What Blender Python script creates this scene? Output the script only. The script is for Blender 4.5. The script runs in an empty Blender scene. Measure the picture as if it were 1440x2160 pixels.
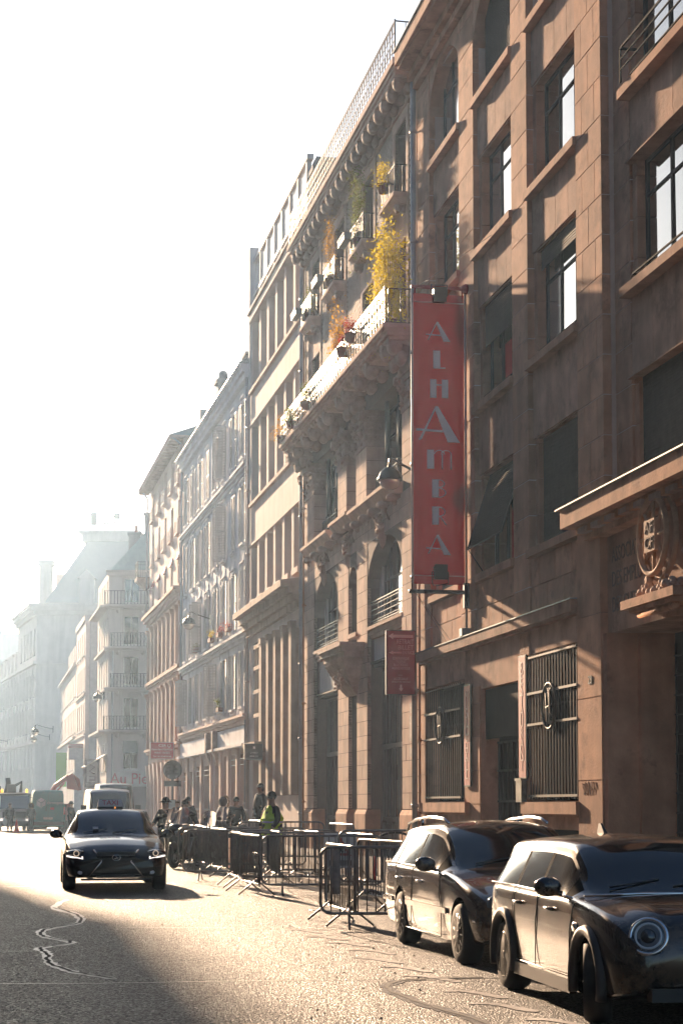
import bpy, bmesh, math, random
from mathutils import Vector, Matrix
random.seed(7)
R = math.radians
SC = bpy.context.scene
COL = SC.collection
# ---------------------------------------------------------------- camera, world, sun, exposure
cam_d = bpy.data.cameras.new('camera')
cam = bpy.data.objects.new('camera', cam_d); COL.objects.link(cam)
cam.location = (0, 0, 1.65); cam.rotation_euler = (R(94.0), 0, 0)
cam_d.sensor_fit = 'VERTICAL'; cam_d.sensor_height = 36; cam_d.lens = 63.333
cam_d.shift_y = 0.1626
cam_d.clip_start = 0.1; cam_d.clip_end = 4000
SC.camera = cam
SUN_AZ, SUN_EL = 17.4, 15.0            # degrees left of +Y, degrees up
wd = bpy.data.worlds.new('World'); SC.world = wd; wd.use_nodes = True
nt = wd.node_tree; nt.nodes.clear()
sky = nt.nodes.new('ShaderNodeTexSky'); sky.sky_type = 'NISHITA'; sky.sun_disc = False
sky.sun_elevation = R(SUN_EL); sky.sun_rotation = R(-SUN_AZ)
sky.air_density = 1.0; sky.dust_density = 1.5; sky.ozone_density = 3.0
bg = nt.nodes.new('ShaderNodeBackground'); bg.inputs['Strength'].default_value = 0.05
wo = nt.nodes.new('ShaderNodeOutputWorld')
nt.links.new(sky.outputs[0], bg.inputs[0]); nt.links.new(bg.outputs[0], wo.inputs[0])
sl = bpy.data.lights.new('sun', 'SUN'); so = bpy.data.objects.new('sun', sl); COL.objects.link(so)
sl.energy = 5.0; sl.angle = R(1.0); sl.color = (1.0, 0.70, 0.46)
sv = Vector((-math.sin(R(SUN_AZ)) * math.cos(R(SUN_EL)), math.cos(R(SUN_AZ)) * math.cos(R(SUN_EL)), math.sin(R(SUN_EL))))
so.rotation_euler = sv.to_track_quat('Z', 'Y').to_euler(); so.location = (-40, 140, 60)
SC.view_settings.view_transform = 'Standard'; SC.view_settings.look = 'None'
SC.view_settings.exposure = 1.62; SC.view_settings.gamma = 1.0; SC.view_settings.use_curve_mapping = False
SC.render.engine = 'CYCLES'
SC.cycles.use_denoising = True
SC.cycles.max_bounces = 5; SC.cycles.diffuse_bounces = 3; SC.cycles.glossy_bounces = 3
SC.cycles.transmission_bounces = 3; SC.cycles.volume_bounces = 0; SC.cycles.transparent_max_bounces = 6
SC.cycles.sample_clamp_indirect = 6.0
SC.cycles.caustics_reflective = False; SC.cycles.caustics_refractive = False

# ---------------------------------------------------------------- materials
MATS = {}
def mat(name, col, rough=0.8, metal=0.0, var=0.12, scale=3.0, bump=0.0, bscale=40.0, streak=0.0, grime=None, spec=0.5, emit=None, rnd=0.0, alpha=None, trans=0.0, coat=0.0):
    if name in MATS: return MATS[name]
    m = bpy.data.materials.new(name); m.use_nodes = True; t = m.node_tree; N = t.nodes; L = t.links
    b = N['Principled BSDF']
    b.inputs['Roughness'].default_value = rough; b.inputs['Metallic'].default_value = metal
    b.inputs['Specular IOR Level'].default_value = spec
    if coat: b.inputs['Coat Weight'].default_value = coat; b.inputs['Coat Roughness'].default_value = 0.04
    if trans: b.inputs['Transmission Weight'].default_value = trans
    c = (*col, 1)
    if emit: b.inputs['Emission Color'].default_value = (*emit[0], 1); b.inputs['Emission Strength'].default_value = emit[1]
    if alpha is not None: b.inputs['Alpha'].default_value = alpha
    if var <= 0 and not streak and not grime and not rnd:
        b.inputs['Base Color'].default_value = c
    else:
        g = N.new('ShaderNodeNewGeometry')
        no = N.new('ShaderNodeTexNoise'); no.inputs['Scale'].default_value = scale; no.inputs['Detail'].default_value = 6; no.inputs['Roughness'].default_value = 0.6
        L.new(g.outputs['Position'], no.inputs['Vector'])
        mr = N.new('ShaderNodeMapRange'); mr.inputs[1].default_value = 0.3; mr.inputs[2].default_value = 0.7
        mr.inputs[3].default_value = 1 - var; mr.inputs[4].default_value = 1 + var
        L.new(no.outputs['Fac'], mr.inputs[0])
        fac = mr.outputs[0]
        if streak:
            mp = N.new('ShaderNodeMapping'); mp.inputs['Scale'].default_value = (1.5, 1.5, 0.16)
            L.new(g.outputs['Position'], mp.inputs[0])
            n2 = N.new('ShaderNodeTexNoise'); n2.inputs['Scale'].default_value = 1.6; n2.inputs['Detail'].default_value = 5
            L.new(mp.outputs[0], n2.inputs['Vector'])
            m2 = N.new('ShaderNodeMapRange'); m2.inputs[1].default_value = 0.42; m2.inputs[2].default_value = 0.72
            m2.inputs[3].default_value = 1.0; m2.inputs[4].default_value = 1 - streak
            L.new(n2.outputs['Fac'], m2.inputs[0])
            mu = N.new('ShaderNodeMath'); mu.operation = 'MULTIPLY'; L.new(fac, mu.inputs[0]); L.new(m2.outputs[0], mu.inputs[1]); fac = mu.outputs[0]
        if rnd:
            oi = N.new('ShaderNodeObjectInfo'); m3 = N.new('ShaderNodeMapRange'); m3.inputs[3].default_value = 1 - rnd; m3.inputs[4].default_value = 1 + rnd
            L.new(oi.outputs['Random'], m3.inputs[0])
            mu = N.new('ShaderNodeMath'); mu.operation = 'MULTIPLY'; L.new(fac, mu.inputs[0]); L.new(m3.outputs[0], mu.inputs[1]); fac = mu.outputs[0]
        vm = N.new('ShaderNodeVectorMath'); vm.operation = 'SCALE'; vm.inputs[0].default_value = col
        L.new(fac, vm.inputs['Scale'])
        out = vm.outputs[0]
        if grime:
            n3 = N.new('ShaderNodeTexNoise'); n3.inputs['Scale'].default_value = grime[2]; n3.inputs['Detail'].default_value = 8; n3.inputs['Roughness'].default_value = 0.7
            L.new(g.outputs['Position'], n3.inputs['Vector'])
            m4 = N.new('ShaderNodeMapRange'); m4.inputs[1].default_value = grime[3]; m4.inputs[2].default_value = grime[3] + 0.12; L.new(n3.outputs['Fac'], m4.inputs[0])
            m5 = N.new('ShaderNodeMath'); m5.operation = 'MULTIPLY'; m5.inputs[1].default_value = grime[1]; L.new(m4.outputs[0], m5.inputs[0])
            mx = N.new('ShaderNodeMix'); mx.data_type = 'RGBA'; mx.inputs[7].default_value = (*grime[0], 1)
            L.new(m5.outputs[0], mx.inputs[0]); L.new(out, mx.inputs[6]); out = mx.outputs[2]
        L.new(out, b.inputs['Base Color'])
    if bump:
        g = N.new('ShaderNodeNewGeometry')
        nb = N.new('ShaderNodeTexNoise'); nb.inputs['Scale'].default_value = bscale; nb.inputs['Detail'].default_value = 5
        L.new(g.outputs['Position'], nb.inputs['Vector'])
        bp = N.new('ShaderNodeBump'); bp.inputs['Strength'].default_value = 1.0; bp.inputs['Distance'].default_value = bump
        L.new(nb.outputs['Fac'], bp.inputs['Height']); L.new(bp.outputs[0], b.inputs['Normal'])
    MATS[name] = m
    return m

# ---------------------------------------------------------------- mesh building
class MB:
    def __init__(s): s.v = []; s.f = []; s.sm = []
    def add(s, vs, fs, smooth=False):
        o = len(s.v); s.v += [tuple(p) for p in vs]; s.f += [tuple(i + o for i in f) for f in fs]; s.sm += [smooth] * len(fs); return s
    def box(s, x0, x1, y0, y1, z0, z1):
        if x0 > x1: x0, x1 = x1, x0
        if y0 > y1: y0, y1 = y1, y0
        if z0 > z1: z0, z1 = z1, z0
        return s.add([(x0,y0,z0),(x1,y0,z0),(x1,y1,z0),(x0,y1,z0),(x0,y0,z1),(x1,y0,z1),(x1,y1,z1),(x0,y1,z1)],
                     [(0,3,2,1),(4,5,6,7),(0,1,5,4),(1,2,6,5),(2,3,7,6),(3,0,4,7)])
    def hexa(s, p): # 8 points: bottom 4 then top 4
        return s.add(p, [(0,3,2,1),(4,5,6,7),(0,1,5,4),(1,2,6,5),(2,3,7,6),(3,0,4,7)])
    def prism(s, poly, a, b, axis='x', smooth=False):
        n = len(poly)
        def P(q, t):
            return (t, q[0], q[1]) if axis == 'x' else ((q[0], t, q[1]) if axis == 'y' else (q[0], q[1], t))
        vs = [P(q, a) for q in poly] + [P(q, b) for q in poly]
        fs = [tuple(range(n))[::-1], tuple(range(n, 2 * n))] + [(i, (i + 1) % n, n + (i + 1) % n, n + i) for i in range(n)]
        return s.add(vs, fs, smooth)
    def tube(s, path, r, n=8, closed=False, r1=None):
        path = [Vector(p) for p in path]; m = len(path); rings = []
        up = Vector((0, 0, 1)); prev = None
        for i, p in enumerate(path):
            if closed: t = path[(i + 1) % m] - path[i - 1]
            else: t = path[min(i + 1, m - 1)] - path[max(i - 1, 0)]
            t.normalize()
            if prev is None:
                a = up if abs(t.z) < 0.95 else Vector((1, 0, 0))
                x = t.cross(a).normalized()
            else:
                x = (prev - t * prev.dot(t)).normalized()
            prev = x; y = t.cross(x)
            rr = r if r1 is None else r + (r1 - r) * i / max(1, m - 1)
            rings.append([p + (x * math.cos(2 * math.pi * k / n) + y * math.sin(2 * math.pi * k / n)) * rr for k in range(n)])
        vs = [q for rg in rings for q in rg]; fs = []
        for i in range(m if closed else m - 1):
            j = (i + 1) % m
            for k in range(n): fs.append((i * n + k, i * n + (k + 1) % n, j * n + (k + 1) % n, j * n + k))
        if not closed: fs += [tuple(range(n))[::-1], tuple(range((m - 1) * n, m * n))]
        return s.add(vs, fs, True)
    def lathe(s, prof, c=(0, 0, 0), n=16, axis='z', smooth=True):
        vs = []
        for r, h in prof:
            for k in range(n):
                a = 2 * math.pi * k / n; x, y = r * math.cos(a), r * math.sin(a)
                q = (x, y, h) if axis == 'z' else ((h, x, y) if axis == 'x' else (x, h, y))
                vs.append((q[0] + c[0], q[1] + c[1], q[2] + c[2]))
        fs = []
        for i in range(len(prof) - 1):
            for k in range(n): fs.append((i * n + k, i * n + (k + 1) % n, (i + 1) * n + (k + 1) % n, (i + 1) * n + k))
        if prof[0][0] > 1e-4: fs.append(tuple(range(n))[::-1])
        if prof[-1][0] > 1e-4: fs.append(tuple(range((len(prof) - 1) * n, len(prof) * n)))
        return s.add(vs, fs, smooth)
    def ball(s, c, rx, ry=None, rz=None, n=12, m=8):
        ry = ry or rx; rz = rz or rx; vs = []; fs = []
        for i in range(m + 1):
            t = math.pi * i / m
            for k in range(n):
                a = 2 * math.pi * k / n
                vs.append((c[0] + rx * math.sin(t) * math.cos(a), c[1] + ry * math.sin(t) * math.sin(a), c[2] + rz * math.cos(t)))
        for i in range(m):
            for k in range(n): fs.append((i * n + k, (i + 1) * n + k, (i + 1) * n + (k + 1) % n, i * n + (k + 1) % n))
        return s.add(vs, fs, True)
    def xf(s, M):
        s.v = [tuple(M @ Vector(p)) for p in s.v]; return s
    def mesh(s, name, m):
        me = bpy.data.meshes.new(name); me.from_pydata(s.v, [], s.f)
        me.polygons.foreach_set('use_smooth', s.sm)
        if m: me.materials.append(m)
        me.update(); return me
    def build(s, name, m, parent=None, loc=None, rot=None, label=None, fix=True):
        me = s.mesh(name, m)
        if fix:
            bm = bmesh.new(); bm.from_mesh(me); bmesh.ops.recalc_face_normals(bm, faces=bm.faces); bm.to_mesh(me); bm.free()
        return link(name, me, parent, loc, rot, label)
def link(name, me, parent=None, loc=None, rot=None, label=None, scale=None):
    o = bpy.data.objects.new(name, me); COL.objects.link(o)
    if parent: o.parent = parent
    if loc: o.location = loc
    if rot: o.rotation_euler = rot
    if scale: o.scale = scale
    if label: o['label'] = label
    return o
def thing(name, label, cat, loc=(0, 0, 0), rz=0, group=None):
    o = bpy.data.objects.new(name, None); COL.objects.link(o); o.empty_display_size = 0.3
    o.location = loc; o.rotation_euler = (0, 0, rz); o['label'] = label; o['category'] = cat
    if group: o['group'] = group
    return o
def tag(o, label, cat, group=None):
    o['label'] = label; o['category'] = cat
    if group: o['group'] = group
    return o
def kids(o): return [c for c in bpy.data.objects if c.parent == o]
def copy_tree(src, loc, rz, label=None):
    tree = {}
    def rec(o, par):
        c = o.copy(); COL.objects.link(c)
        if par: c.parent = par
        for ch in CH.get(o.name, []): rec(ch, c)
        return c
    CH = {}
    for ob in COL.objects:
        if ob.parent: CH.setdefault(ob.parent.name, []).append(ob)
    c = rec(src, None); c.location = loc; c.rotation_euler = (0, 0, rz)
    if label: c['label'] = label
    return c
UNIT = {}
def unit(m):
    if m.name not in UNIT:
        UNIT[m.name] = MB().box(-.5, .5, -.5, .5, -.5, .5).mesh('stone_block', m)
    return UNIT[m.name]
def block(name, m, parent, x0, x1, y0, y1, z0, z1):
    return link(name, unit(m), parent, ((x0 + x1) / 2, (y0 + y1) / 2, (z0 + z1) / 2), scale=(abs(x1 - x0), abs(y1 - y0), abs(z1 - z0)))
# masonry: a list of rectangles cut into courses and stones
def courses(rects, ch, sw, gap=.02, zref=0.0, jit=0.0):
    out = []
    for (u0, u1, z0, z1, n0, n1) in rects:
        k0 = math.floor((z0 - zref) / ch + 1e-6)
        z = zref + k0 * ch; row = k0
        while z < z1 - .03:
            a, b = max(z, z0), min(z + ch, z1)
            if b - a > .05:
                w = u1 - u0; k = max(1, round(w / sw)); st = w / k
                cuts = [u0 + st * i for i in range(k + 1)]
                if row % 2 and k > 1: cuts = [u0] + [u0 + st * (i + .5) for i in range(k)] + [u1]
                for i in range(len(cuts) - 1):
                    if cuts[i + 1] - cuts[i] > .08:
                        j = random.uniform(0, jit)
                        out.append((cuts[i] + (gap / 2 if i else 0), cuts[i + 1] - (gap / 2 if i < len(cuts) - 2 else 0), n0 - j, n1, a + gap / 2, b - gap / 2))
            z += ch; row += 1
    return out
def lay(specs, m, parent, name='stone', limit=290):
    specs = sorted(specs, key=lambda q: q[0] + abs(q[4] - 6) * .3)
    for q in specs[:limit]: block(name, m, parent, *q)
    if specs[limit:]:
        mb = MB()
        for q in specs[limit:]: mb.box(*q)
        o = mb.build(name + 'work' if name == 'stone' else name + '_course', m, parent, fix=False); o['kind'] = 'stuff'
def wall_cells(mb, u0, u1, z0, z1, ops, n0, n1):
    us = sorted({u0, u1} | {min(max(q, u0), u1) for o in ops for q in o[:2]})
    for i in range(len(us) - 1):
        a, b = us[i], us[i + 1]
        if b - a < 1e-4: continue
        cov = sorted([(o[2], o[3]) for o in ops if o[0] < b - 1e-5 and o[1] > a + 1e-5])
        z = z0
        for (c, d) in cov:
            if c > z + 1e-4: mb.box(a, b, n1, n0, z, min(c, z1))
            z = max(z, d)
        if z < z1 - 1e-4: mb.box(a, b, n1, n0, z, z1)
    return mb
def arch_fill(mb, u0, u1, zs, za, ztop, n0, n1, k=14):
    c = (u0 + u1) / 2; a = (u1 - u0) / 2; rise = za - zs
    pts = [(c - a * math.cos(math.pi * i / k), zs + rise * math.sin(math.pi * i / k)) for i in range(k + 1)]
    for i in range(k):
        p, q = pts[i], pts[i + 1]
        mb.hexa([(p[0], n1, p[1]), (q[0], n1, q[1]), (q[0], n0, q[1]), (p[0], n0, p[1]),
                 (p[0], n1, ztop), (q[0], n1, ztop), (q[0], n0, ztop), (p[0], n0, ztop)])
    return mb
def text(name, s, size, m, parent, loc, rot, depth=.004, width=None, align='CENTER', sp=1.0):
    cu = bpy.data.curves.new(name, 'FONT'); cu.body = s; cu.size = size; cu.align_x = align; cu.align_y = 'CENTER'; cu.extrude = depth; cu.space_character = sp; cu.resolution_u = 3
    tmp = bpy.data.objects.new('tmp', cu); COL.objects.link(tmp)
    dg = bpy.context.evaluated_depsgraph_get(); me = bpy.data.meshes.new_from_object(tmp.evaluated_get(dg)); me.name = name
    bpy.data.objects.remove(tmp)
    me.materials.clear(); me.materials.append(m)
    if width:
        xs = [v.co.x for v in me.vertices]; w = max(xs) - min(xs)
        if w > 0:
            k = width / w
            for v in me.vertices: v.co.x *= k
    return link(name, me, parent, loc, rot)
def evald(o):
    dg = bpy.context.evaluated_depsgraph_get(); return bpy.data.meshes.new_from_object(o.evaluated_get(dg))

# materials used all over
WARM = mat('limestone_warm', (.49, .265, .165), .92, var=.26, scale=1.3, bump=.008, bscale=22, streak=.2, rnd=.15, spec=.25, grime=((.15, .075, .05), .6, 1.1, .55))
WARMP = mat('limestone_panel', (.43, .25, .17), .92, var=.25, scale=1.6, bump=.008, bscale=18, streak=.25, rnd=.15, spec=.25, grime=((.13, .065, .045), .65, .9, .53))
MORT = mat('mortar_light', (.55, .42, .34), .95, var=.1, scale=6)
CREAM = mat('limestone_cream', (.60, .43, .335), .92, spec=.25, var=.18, scale=1.5, bump=.004, bscale=25, streak=.2, rnd=.1, grime=((.2, .13, .1), .5, 1.3, .62))
CRMORT = mat('mortar_dark', (.17, .11, .085), .95, var=.1, scale=6)
CARVE = mat('carved_stone', (.42, .30, .24), .9, var=.2, scale=4, bump=.01, bscale=30, streak=.2)
PLAST = mat('render_pinkish', (.62, .51, .46), .9, var=.08, scale=1.2, bump=.003, bscale=30, streak=.12)
WHITEP = mat('render_white', (.66, .64, .63), .9, var=.07, scale=1.2, streak=.15, bump=.002)
PEACH = mat('render_peach', (.64, .47, .40), .9, var=.07, scale=1.2, streak=.12)
ZINC = mat('zinc_roof', (.20, .25, .27), .45, metal=.3, var=.12, scale=1.0, streak=.15)
SLATE = mat('slate_roof', (.12, .15, .18), .55, var=.2, scale=2)
IRON = mat('iron_black', (.018, .016, .016), .45, var=.2, scale=8)
GALV = mat('galvanised_steel', (.20, .175, .16), .34, metal=.85, var=.25, scale=9)
PIPEM = mat('painted_pipe', (.30, .30, .32), .45, var=.15, scale=3, spec=.5)
GLASS = mat('window_glass', (.012, .014, .016), .04, var=0, spec=1.0, coat=1.0)
GLASS.node_tree.nodes['Principled BSDF'].inputs['Coat IOR'].default_value = 1.75
FRAMED = mat('window_frame_dark', (.05, .045, .045), .75, var=.15, spec=.15)
FRAMEW = mat('window_frame_white', (.55, .53, .52), .5, var=.08)
FRAMEG = mat('window_frame_grey', (.22, .21, .21), .5, var=.1)
SHUT = mat('roller_shutter', (.030, .023, .021), .8, var=.3, scale=6, spec=.2)
SHUTW = mat('painted_shutter', (.42, .43, .45), .6, var=.12, scale=3)
WOODD = mat('painted_door', (.16, .13, .12), .6, var=.15, scale=4)
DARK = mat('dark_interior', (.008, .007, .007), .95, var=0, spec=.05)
CHROME = mat('chrome', (.75, .74, .73), .1, metal=1, var=0)
RED = mat('sign_red', (.36, .028, .035), .55, var=.05, scale=2)
WHT = mat('print_white', (.90, .86, .86), .8, var=0, spec=.1)
PINKP = mat('print_pink', (.72, .40, .38), .6, var=0)

BF = {'A': (6.592, 24.0, .19210526), 'B': (2.0303055, 47.7458069, .2013158), 'C': (-1.3563282, 64.568301, .2013158),
      'D': (-3.9969552, 77.685141, .2131579), 'E': (-8.9127804, 100.747037, .2092105)}
def frame(k): x, d, s = BF[k]; return (x, d, 0), math.atan2(1, -s)
def at(k, u, n, z):
    x, d, s = BF[k]; L = math.hypot(1, s); ux, uy = -s / L, 1 / L
    return Vector((x + ux * u - uy * n, d + uy * u + ux * n, z))
SDIR = R(90 + 10.87)       # street direction angle
# haze: one closed box round the camera and the scene
hz = MB().box(-140, 60, -30, 430, -1.2, 46).build('haze', None); hz['kind'] = 'stuff'
hm = bpy.data.materials.new('street_haze'); hm.use_nodes = True
for n_ in list(hm.node_tree.nodes):
    if n_.type != 'OUTPUT_MATERIAL': hm.node_tree.nodes.remove(n_)
pv = hm.node_tree.nodes.new('ShaderNodeVolumePrincipled')
pv.inputs['Color'].default_value = (.48, .71, 1.0, 1); pv.inputs['Density'].default_value = .00036; pv.inputs['Anisotropy'].default_value = .78
hm.node_tree.links.new(pv.outputs[0], [n_ for n_ in hm.node_tree.nodes if n_.type == 'OUTPUT_MATERIAL'][0].inputs['Volume'])
hz.data.materials.append(hm)
# ================================================================ ground
def asphalt():
    m = bpy.data.materials.new('asphalt'); m.use_nodes = True; t = m.node_tree; N = t.nodes; L = t.links; b = N['Principled BSDF']
    g = N.new('ShaderNodeNewGeometry')
    def noise(sc, dt, ro=.6):
        n = N.new('ShaderNodeTexNoise'); n.inputs['Scale'].default_value = sc; n.inputs['Detail'].default_value = dt; n.inputs['Roughness'].default_value = ro; L.new(g.outputs['Position'], n.inputs['Vector']); return n.outputs['Fac']
    def rng(src, a0, a1, b0, b1):
        r = N.new('ShaderNodeMapRange'); r.inputs[1].default_value = a0; r.inputs[2].default_value = a1; r.inputs[3].default_value = b0; r.inputs[4].default_value = b1; L.new(src, r.inputs[0]); return r.outputs[0]
    def op(o, x, y):
        q = N.new('ShaderNodeMath'); q.operation = o
        for i, k in enumerate((x, y)):
            if isinstance(k, float): q.inputs[i].default_value = k
            else: L.new(k, q.inputs[i])
        return q.outputs[0]
    vo = N.new('ShaderNodeTexVoronoi'); vo.inputs['Scale'].default_value = 56; L.new(g.outputs['Position'], vo.inputs['Vector'])
    sp = N.new('ShaderNodeSeparateColor'); L.new(vo.outputs['Color'], sp.inputs[0])
    cr = N.new('ShaderNodeValToRGB'); e = cr.color_ramp.elements
    e[0].position = .0; e[0].color = (.012, .0115, .012, 1); e[1].position = 1.0; e[1].color = (.20, .185, .175, 1)
    x = e.new(.55); x.color = (.034, .032, .031, 1); x = e.new(.82); x.color = (.07, .065, .061, 1)
    L.new(sp.outputs[0], cr.inputs[0])
    k = op('MULTIPLY', rng(noise(.45, 5), .3, .7, .38, .80), rng(noise(5, 8, .75), .35, .68, .8, 1.2))
    vm = N.new('ShaderNodeVectorMath'); vm.operation = 'SCALE'; L.new(cr.outputs[0], vm.inputs[0]); L.new(k, vm.inputs['Scale']); L.new(vm.outputs[0], b.inputs['Base Color'])
    L.new(rng(sp.outputs[1], 0, 1, .36, .85), b.inputs['Roughness'])
    h = op('ADD', op('MULTIPLY', sp.outputs[2], .6), op('MULTIPLY', vo.outputs['Distance'], -18.0))
    bp = N.new('ShaderNodeBump'); bp.inputs['Strength'].default_value = .6; bp.inputs['Distance'].default_value = .0022
    L.new(h, bp.inputs['Height']); L.new(bp.outputs[0], b.inputs['Normal'])
    b.inputs['Specular IOR Level'].default_value = .30
    return m
ASPH = asphalt()
def sheet(name, poly, z, m, kind='structure'):
    o = MB().add([(x, y, z) for x, y in poly], [tuple(range(len(poly)))]).build(name, m)
    if kind: o['kind'] = kind
    return o
sheet('ground', [(-1500, -300), (1500, -300), (1500, 2500), (-1500, 2500)], -.02, mat('far_ground', (.09, .085, .08), .9))
sheet('road', [(-60, -25), (30, -25), (30, 425), (-135, 425), (-135, 110)], 0, ASPH)
def kl(d): return 6.45 - .1921 * d               # kerb line X at depth d
KM = mat('kerb_granite', (.30, .26, .235), .75, var=.25, scale=14, bump=.003, rnd=.15)
PAVE = mat('pavement_asphalt', (.13, .115, .105), .8, var=.25, scale=7, bump=.003, bscale=60)
pv_b = MB()
pts = [(-20, kl(-20)), (60, kl(60)), (118, kl(118) - .6)]
pv_b.add([(kl(-20) + .3, -20, .12), (12, -20, .12), (12, 24, .12), (3.9, 46, .12), (-12.4, 119.5, .12), (kl(118) + .3 - .6, 118.5, .12), (kl(60) + .3, 60, .12),
          (kl(-20) + .3, -20, 0), (kl(60) + .3, 60, 0), (kl(118) - .3, 118.5, 0)], [(0, 1, 2, 3, 4, 5, 6)])
pav = pv_b.build('pavement', PAVE); pav['kind'] = 'structure'
L_ = math.hypot(1, .1921)
for i in range(118):
    d = 12 + i * .9
    if d > 117: break
    o = block('kerb_stone', KM, pav, 0, .3, 0, .885, -.05, .125)
    o.location = (kl(d) + .15, d, .04 + random.uniform(-.004, .004)); o.rotation_euler = (0, 0, math.atan(.1921))
gt = MB().add([(kl(10) - .32, 10, .004), (kl(10), 10, .004), (kl(118), 118, .004), (kl(118) - .32, 118, .004)], [(0, 1, 2, 3)]).build('gutter', mat('gutter_stone', (.085, .075, .068), .5, var=.4, scale=5, bump=.004, bscale=30)); gt['kind'] = 'structure'
# pavement of the far left-hand side, cross street beyond
lp = MB().add([(-3.4, -20, .12), (-3.4 - .192 * 75, 55, .12), (-3.4 - .192 * 75 - 3.6, 55, .12), (-7, -20, .12)], [(0, 1, 2, 3)]).build('pavement', PAVE); lp['kind'] = 'structure'
# tar crack, joints, worn paint
TAR = mat('crack_sealant', (.10, .092, .088), .42, var=.3, scale=10, bump=.004, bscale=20)
CRK = mat('crack_dark', (.012, .011, .01), .9, var=0)
PAINT = mat('worn_road_paint', (.40, .36, .33), .55, var=.35, scale=9, bump=.004, bscale=45, grime=((.07, .065, .06), .85, 9, .5))
def ribbon(mb, path, w, z, jag=.03, sub=8, seed=1):
    rnd = random.Random(seed); P = []; n = len(path)
    for i in range(n - 1):
        a, b, c, d = path[max(i - 1, 0)], path[i], path[i + 1], path[min(i + 2, n - 1)]
        for k in range(sub):
            t = k / sub
            f = lambda q: .5 * (2 * b[q] + (c[q] - a[q]) * t + (2 * a[q] - 5 * b[q] + 4 * c[q] - d[q]) * t * t + (3 * b[q] - a[q] - 3 * c[q] + d[q]) * t ** 3)
            P.append((f(0) + rnd.uniform(-jag, jag), f(1) + rnd.uniform(-jag, jag)))
    P.append(path[-1]); vs = []; ww = w
    for i, p in enumerate(P):
        q = P[min(i + 1, len(P) - 1)]; r = P[max(i - 1, 0)]
        t = Vector((q[0] - r[0], q[1] - r[1], 0)); t.normalize(); nn = Vector((-t.y, t.x, 0))
        ww = ww * .7 + .3 * w * rnd.uniform(.55, 1.5); k = ww * (.3 if i in (0, len(P) - 1) else 1)
        vs += [(p[0] + nn.x * k, p[1] + nn.y * k, z), (p[0] - nn.x * k, p[1] - nn.y * k, z)]
    mb.add(vs, [(2 * i, 2 * i + 1, 2 * i + 3, 2 * i + 2) for i in range(len(P) - 1)])
c1 = [(-4.75, 31.5), (-4.6, 29.0), (-3.98, 27.2), (-3.66, 25.3), (-3.9, 24.0), (-3.75, 22.8), (-3.23, 21.7), (-3.45, 20.9), (-3.25, 20.1), (-3.05, 19.0), (-2.67, 17.96), (-2.13, 17.2)]
c2 = [(1.35, 17.35), (.58, 17.05), (.42, 16.2), (.7, 15.0), (1.05, 13.9), (1.3, 12.6)]
m_ = MB(); ribbon(m_, c1, .06, .0045, .022, seed=3); ribbon(m_, c2, .07, .0045, .022, seed=5); o = m_.build('crack_sealant', TAR); o['kind'] = 'structure'
m_ = MB(); ribbon(m_, c1[1:], .02, .0085, .02, seed=4); ribbon(m_, c2, .022, .0085, .015, seed=6); ribbon(m_, [(.6, 17.1), (1.9, 16.9)], .012, .0085, .01, seed=8)
o = m_.build('road_crack', CRK); o['kind'] = 'structure'
m_ = MB()
ribbon(m_, [(-9, 17.0), (-3.1, 16.75), (-1, 17.0), (2.2, 17.35)], .014, .0045, .008, seed=9); ribbon(m_, [(-8, 20.4), (-3.2, 20.45)], .012, .0045, .006, seed=10)
ribbon(m_, [(-3.0, 24.4), (4, 23.6)], .012, .0045, .006, seed=11); ribbon(m_, [(-9, 36.2), (-5.6, 36.4)], .03, .0045, .006, seed=12)
o = m_.build('road_joint', mat('joint_tar', (.17, .155, .14), .4, var=.3, scale=8)); o['kind'] = 'structure'
for i, (x, y) in enumerate([(-.75, 23.7), (-.45, 22.5), (-.2, 21.5), (.08, 20.4), (.12, 19.3), (.38, 18.3), (.6, 17.3), (.9, 15.9), (1.05, 14.9), (1.4, 13.8)]):
    m_ = MB(); ribbon(m_, [(x, y + .18), (x + .22, y + .12), (x + .5, y - .42)], .055, .006, .012, seed=20 + i); o = m_.build('road_marking', PAINT); o['kind'] = 'structure'
PATCH = ASPH.copy(); PATCH.name = 'asphalt_patch'
for n_ in PATCH.node_tree.nodes:
    if n_.type == 'VALTORGB':
        for e_ in n_.color_ramp.elements: e_.color = (e_.color[0] * .62, e_.color[1] * .62, e_.color[2] * .64, 1)
for q in ([(-1.9, 19.2), (-.9, 19.0), (-1.3, 22.4), (-2.3, 22.5)], [(-6.2, 24.2), (-4.9, 24.0), (-5.3, 26.3), (-6.6, 26.4)], [(-1.6, 26.6), (-.95, 26.5), (-1.9, 31.6), (-2.5, 31.6)]): sheet('road_patch', q, .0022, PATCH)
# manhole and debris by the barriers
m_ = MB().lathe([(.0, .012), (.33, .012), (.36, .006), (.36, 0)], (-.15, 28.4, 0), 24)
tag(m_.build('manhole_cover', mat('cast_iron', (.05, .045, .04), .5, metal=.5, bump=.006, bscale=30)), 'round iron manhole cover in the asphalt beside the barriers', 'manhole')
db = MB()
for i in range(160):
    d = random.uniform(14, 40); x = kl(d) - 3.5 + random.uniform(-1.2, 3.2); s = random.uniform(.004, .014)
    if d < 24: x = random.uniform(-.4, 1.0)
    db.hexa([(x - s, d - s, .001), (x + s, d - s * .7, .001), (x + s * .8, d + s, .001), (x - s * .9, d + s, .001), (x - s * .5, d - s * .5, s), (x + s * .4, d - s * .5, s * .8), (x + s * .5, d + s * .5, s), (x - s * .4, d + s * .6, s * .7)])
o = db.build('debris', mat('grit', (.20, .16, .13), .9), fix=False); o['kind'] = 'stuff'

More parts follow.
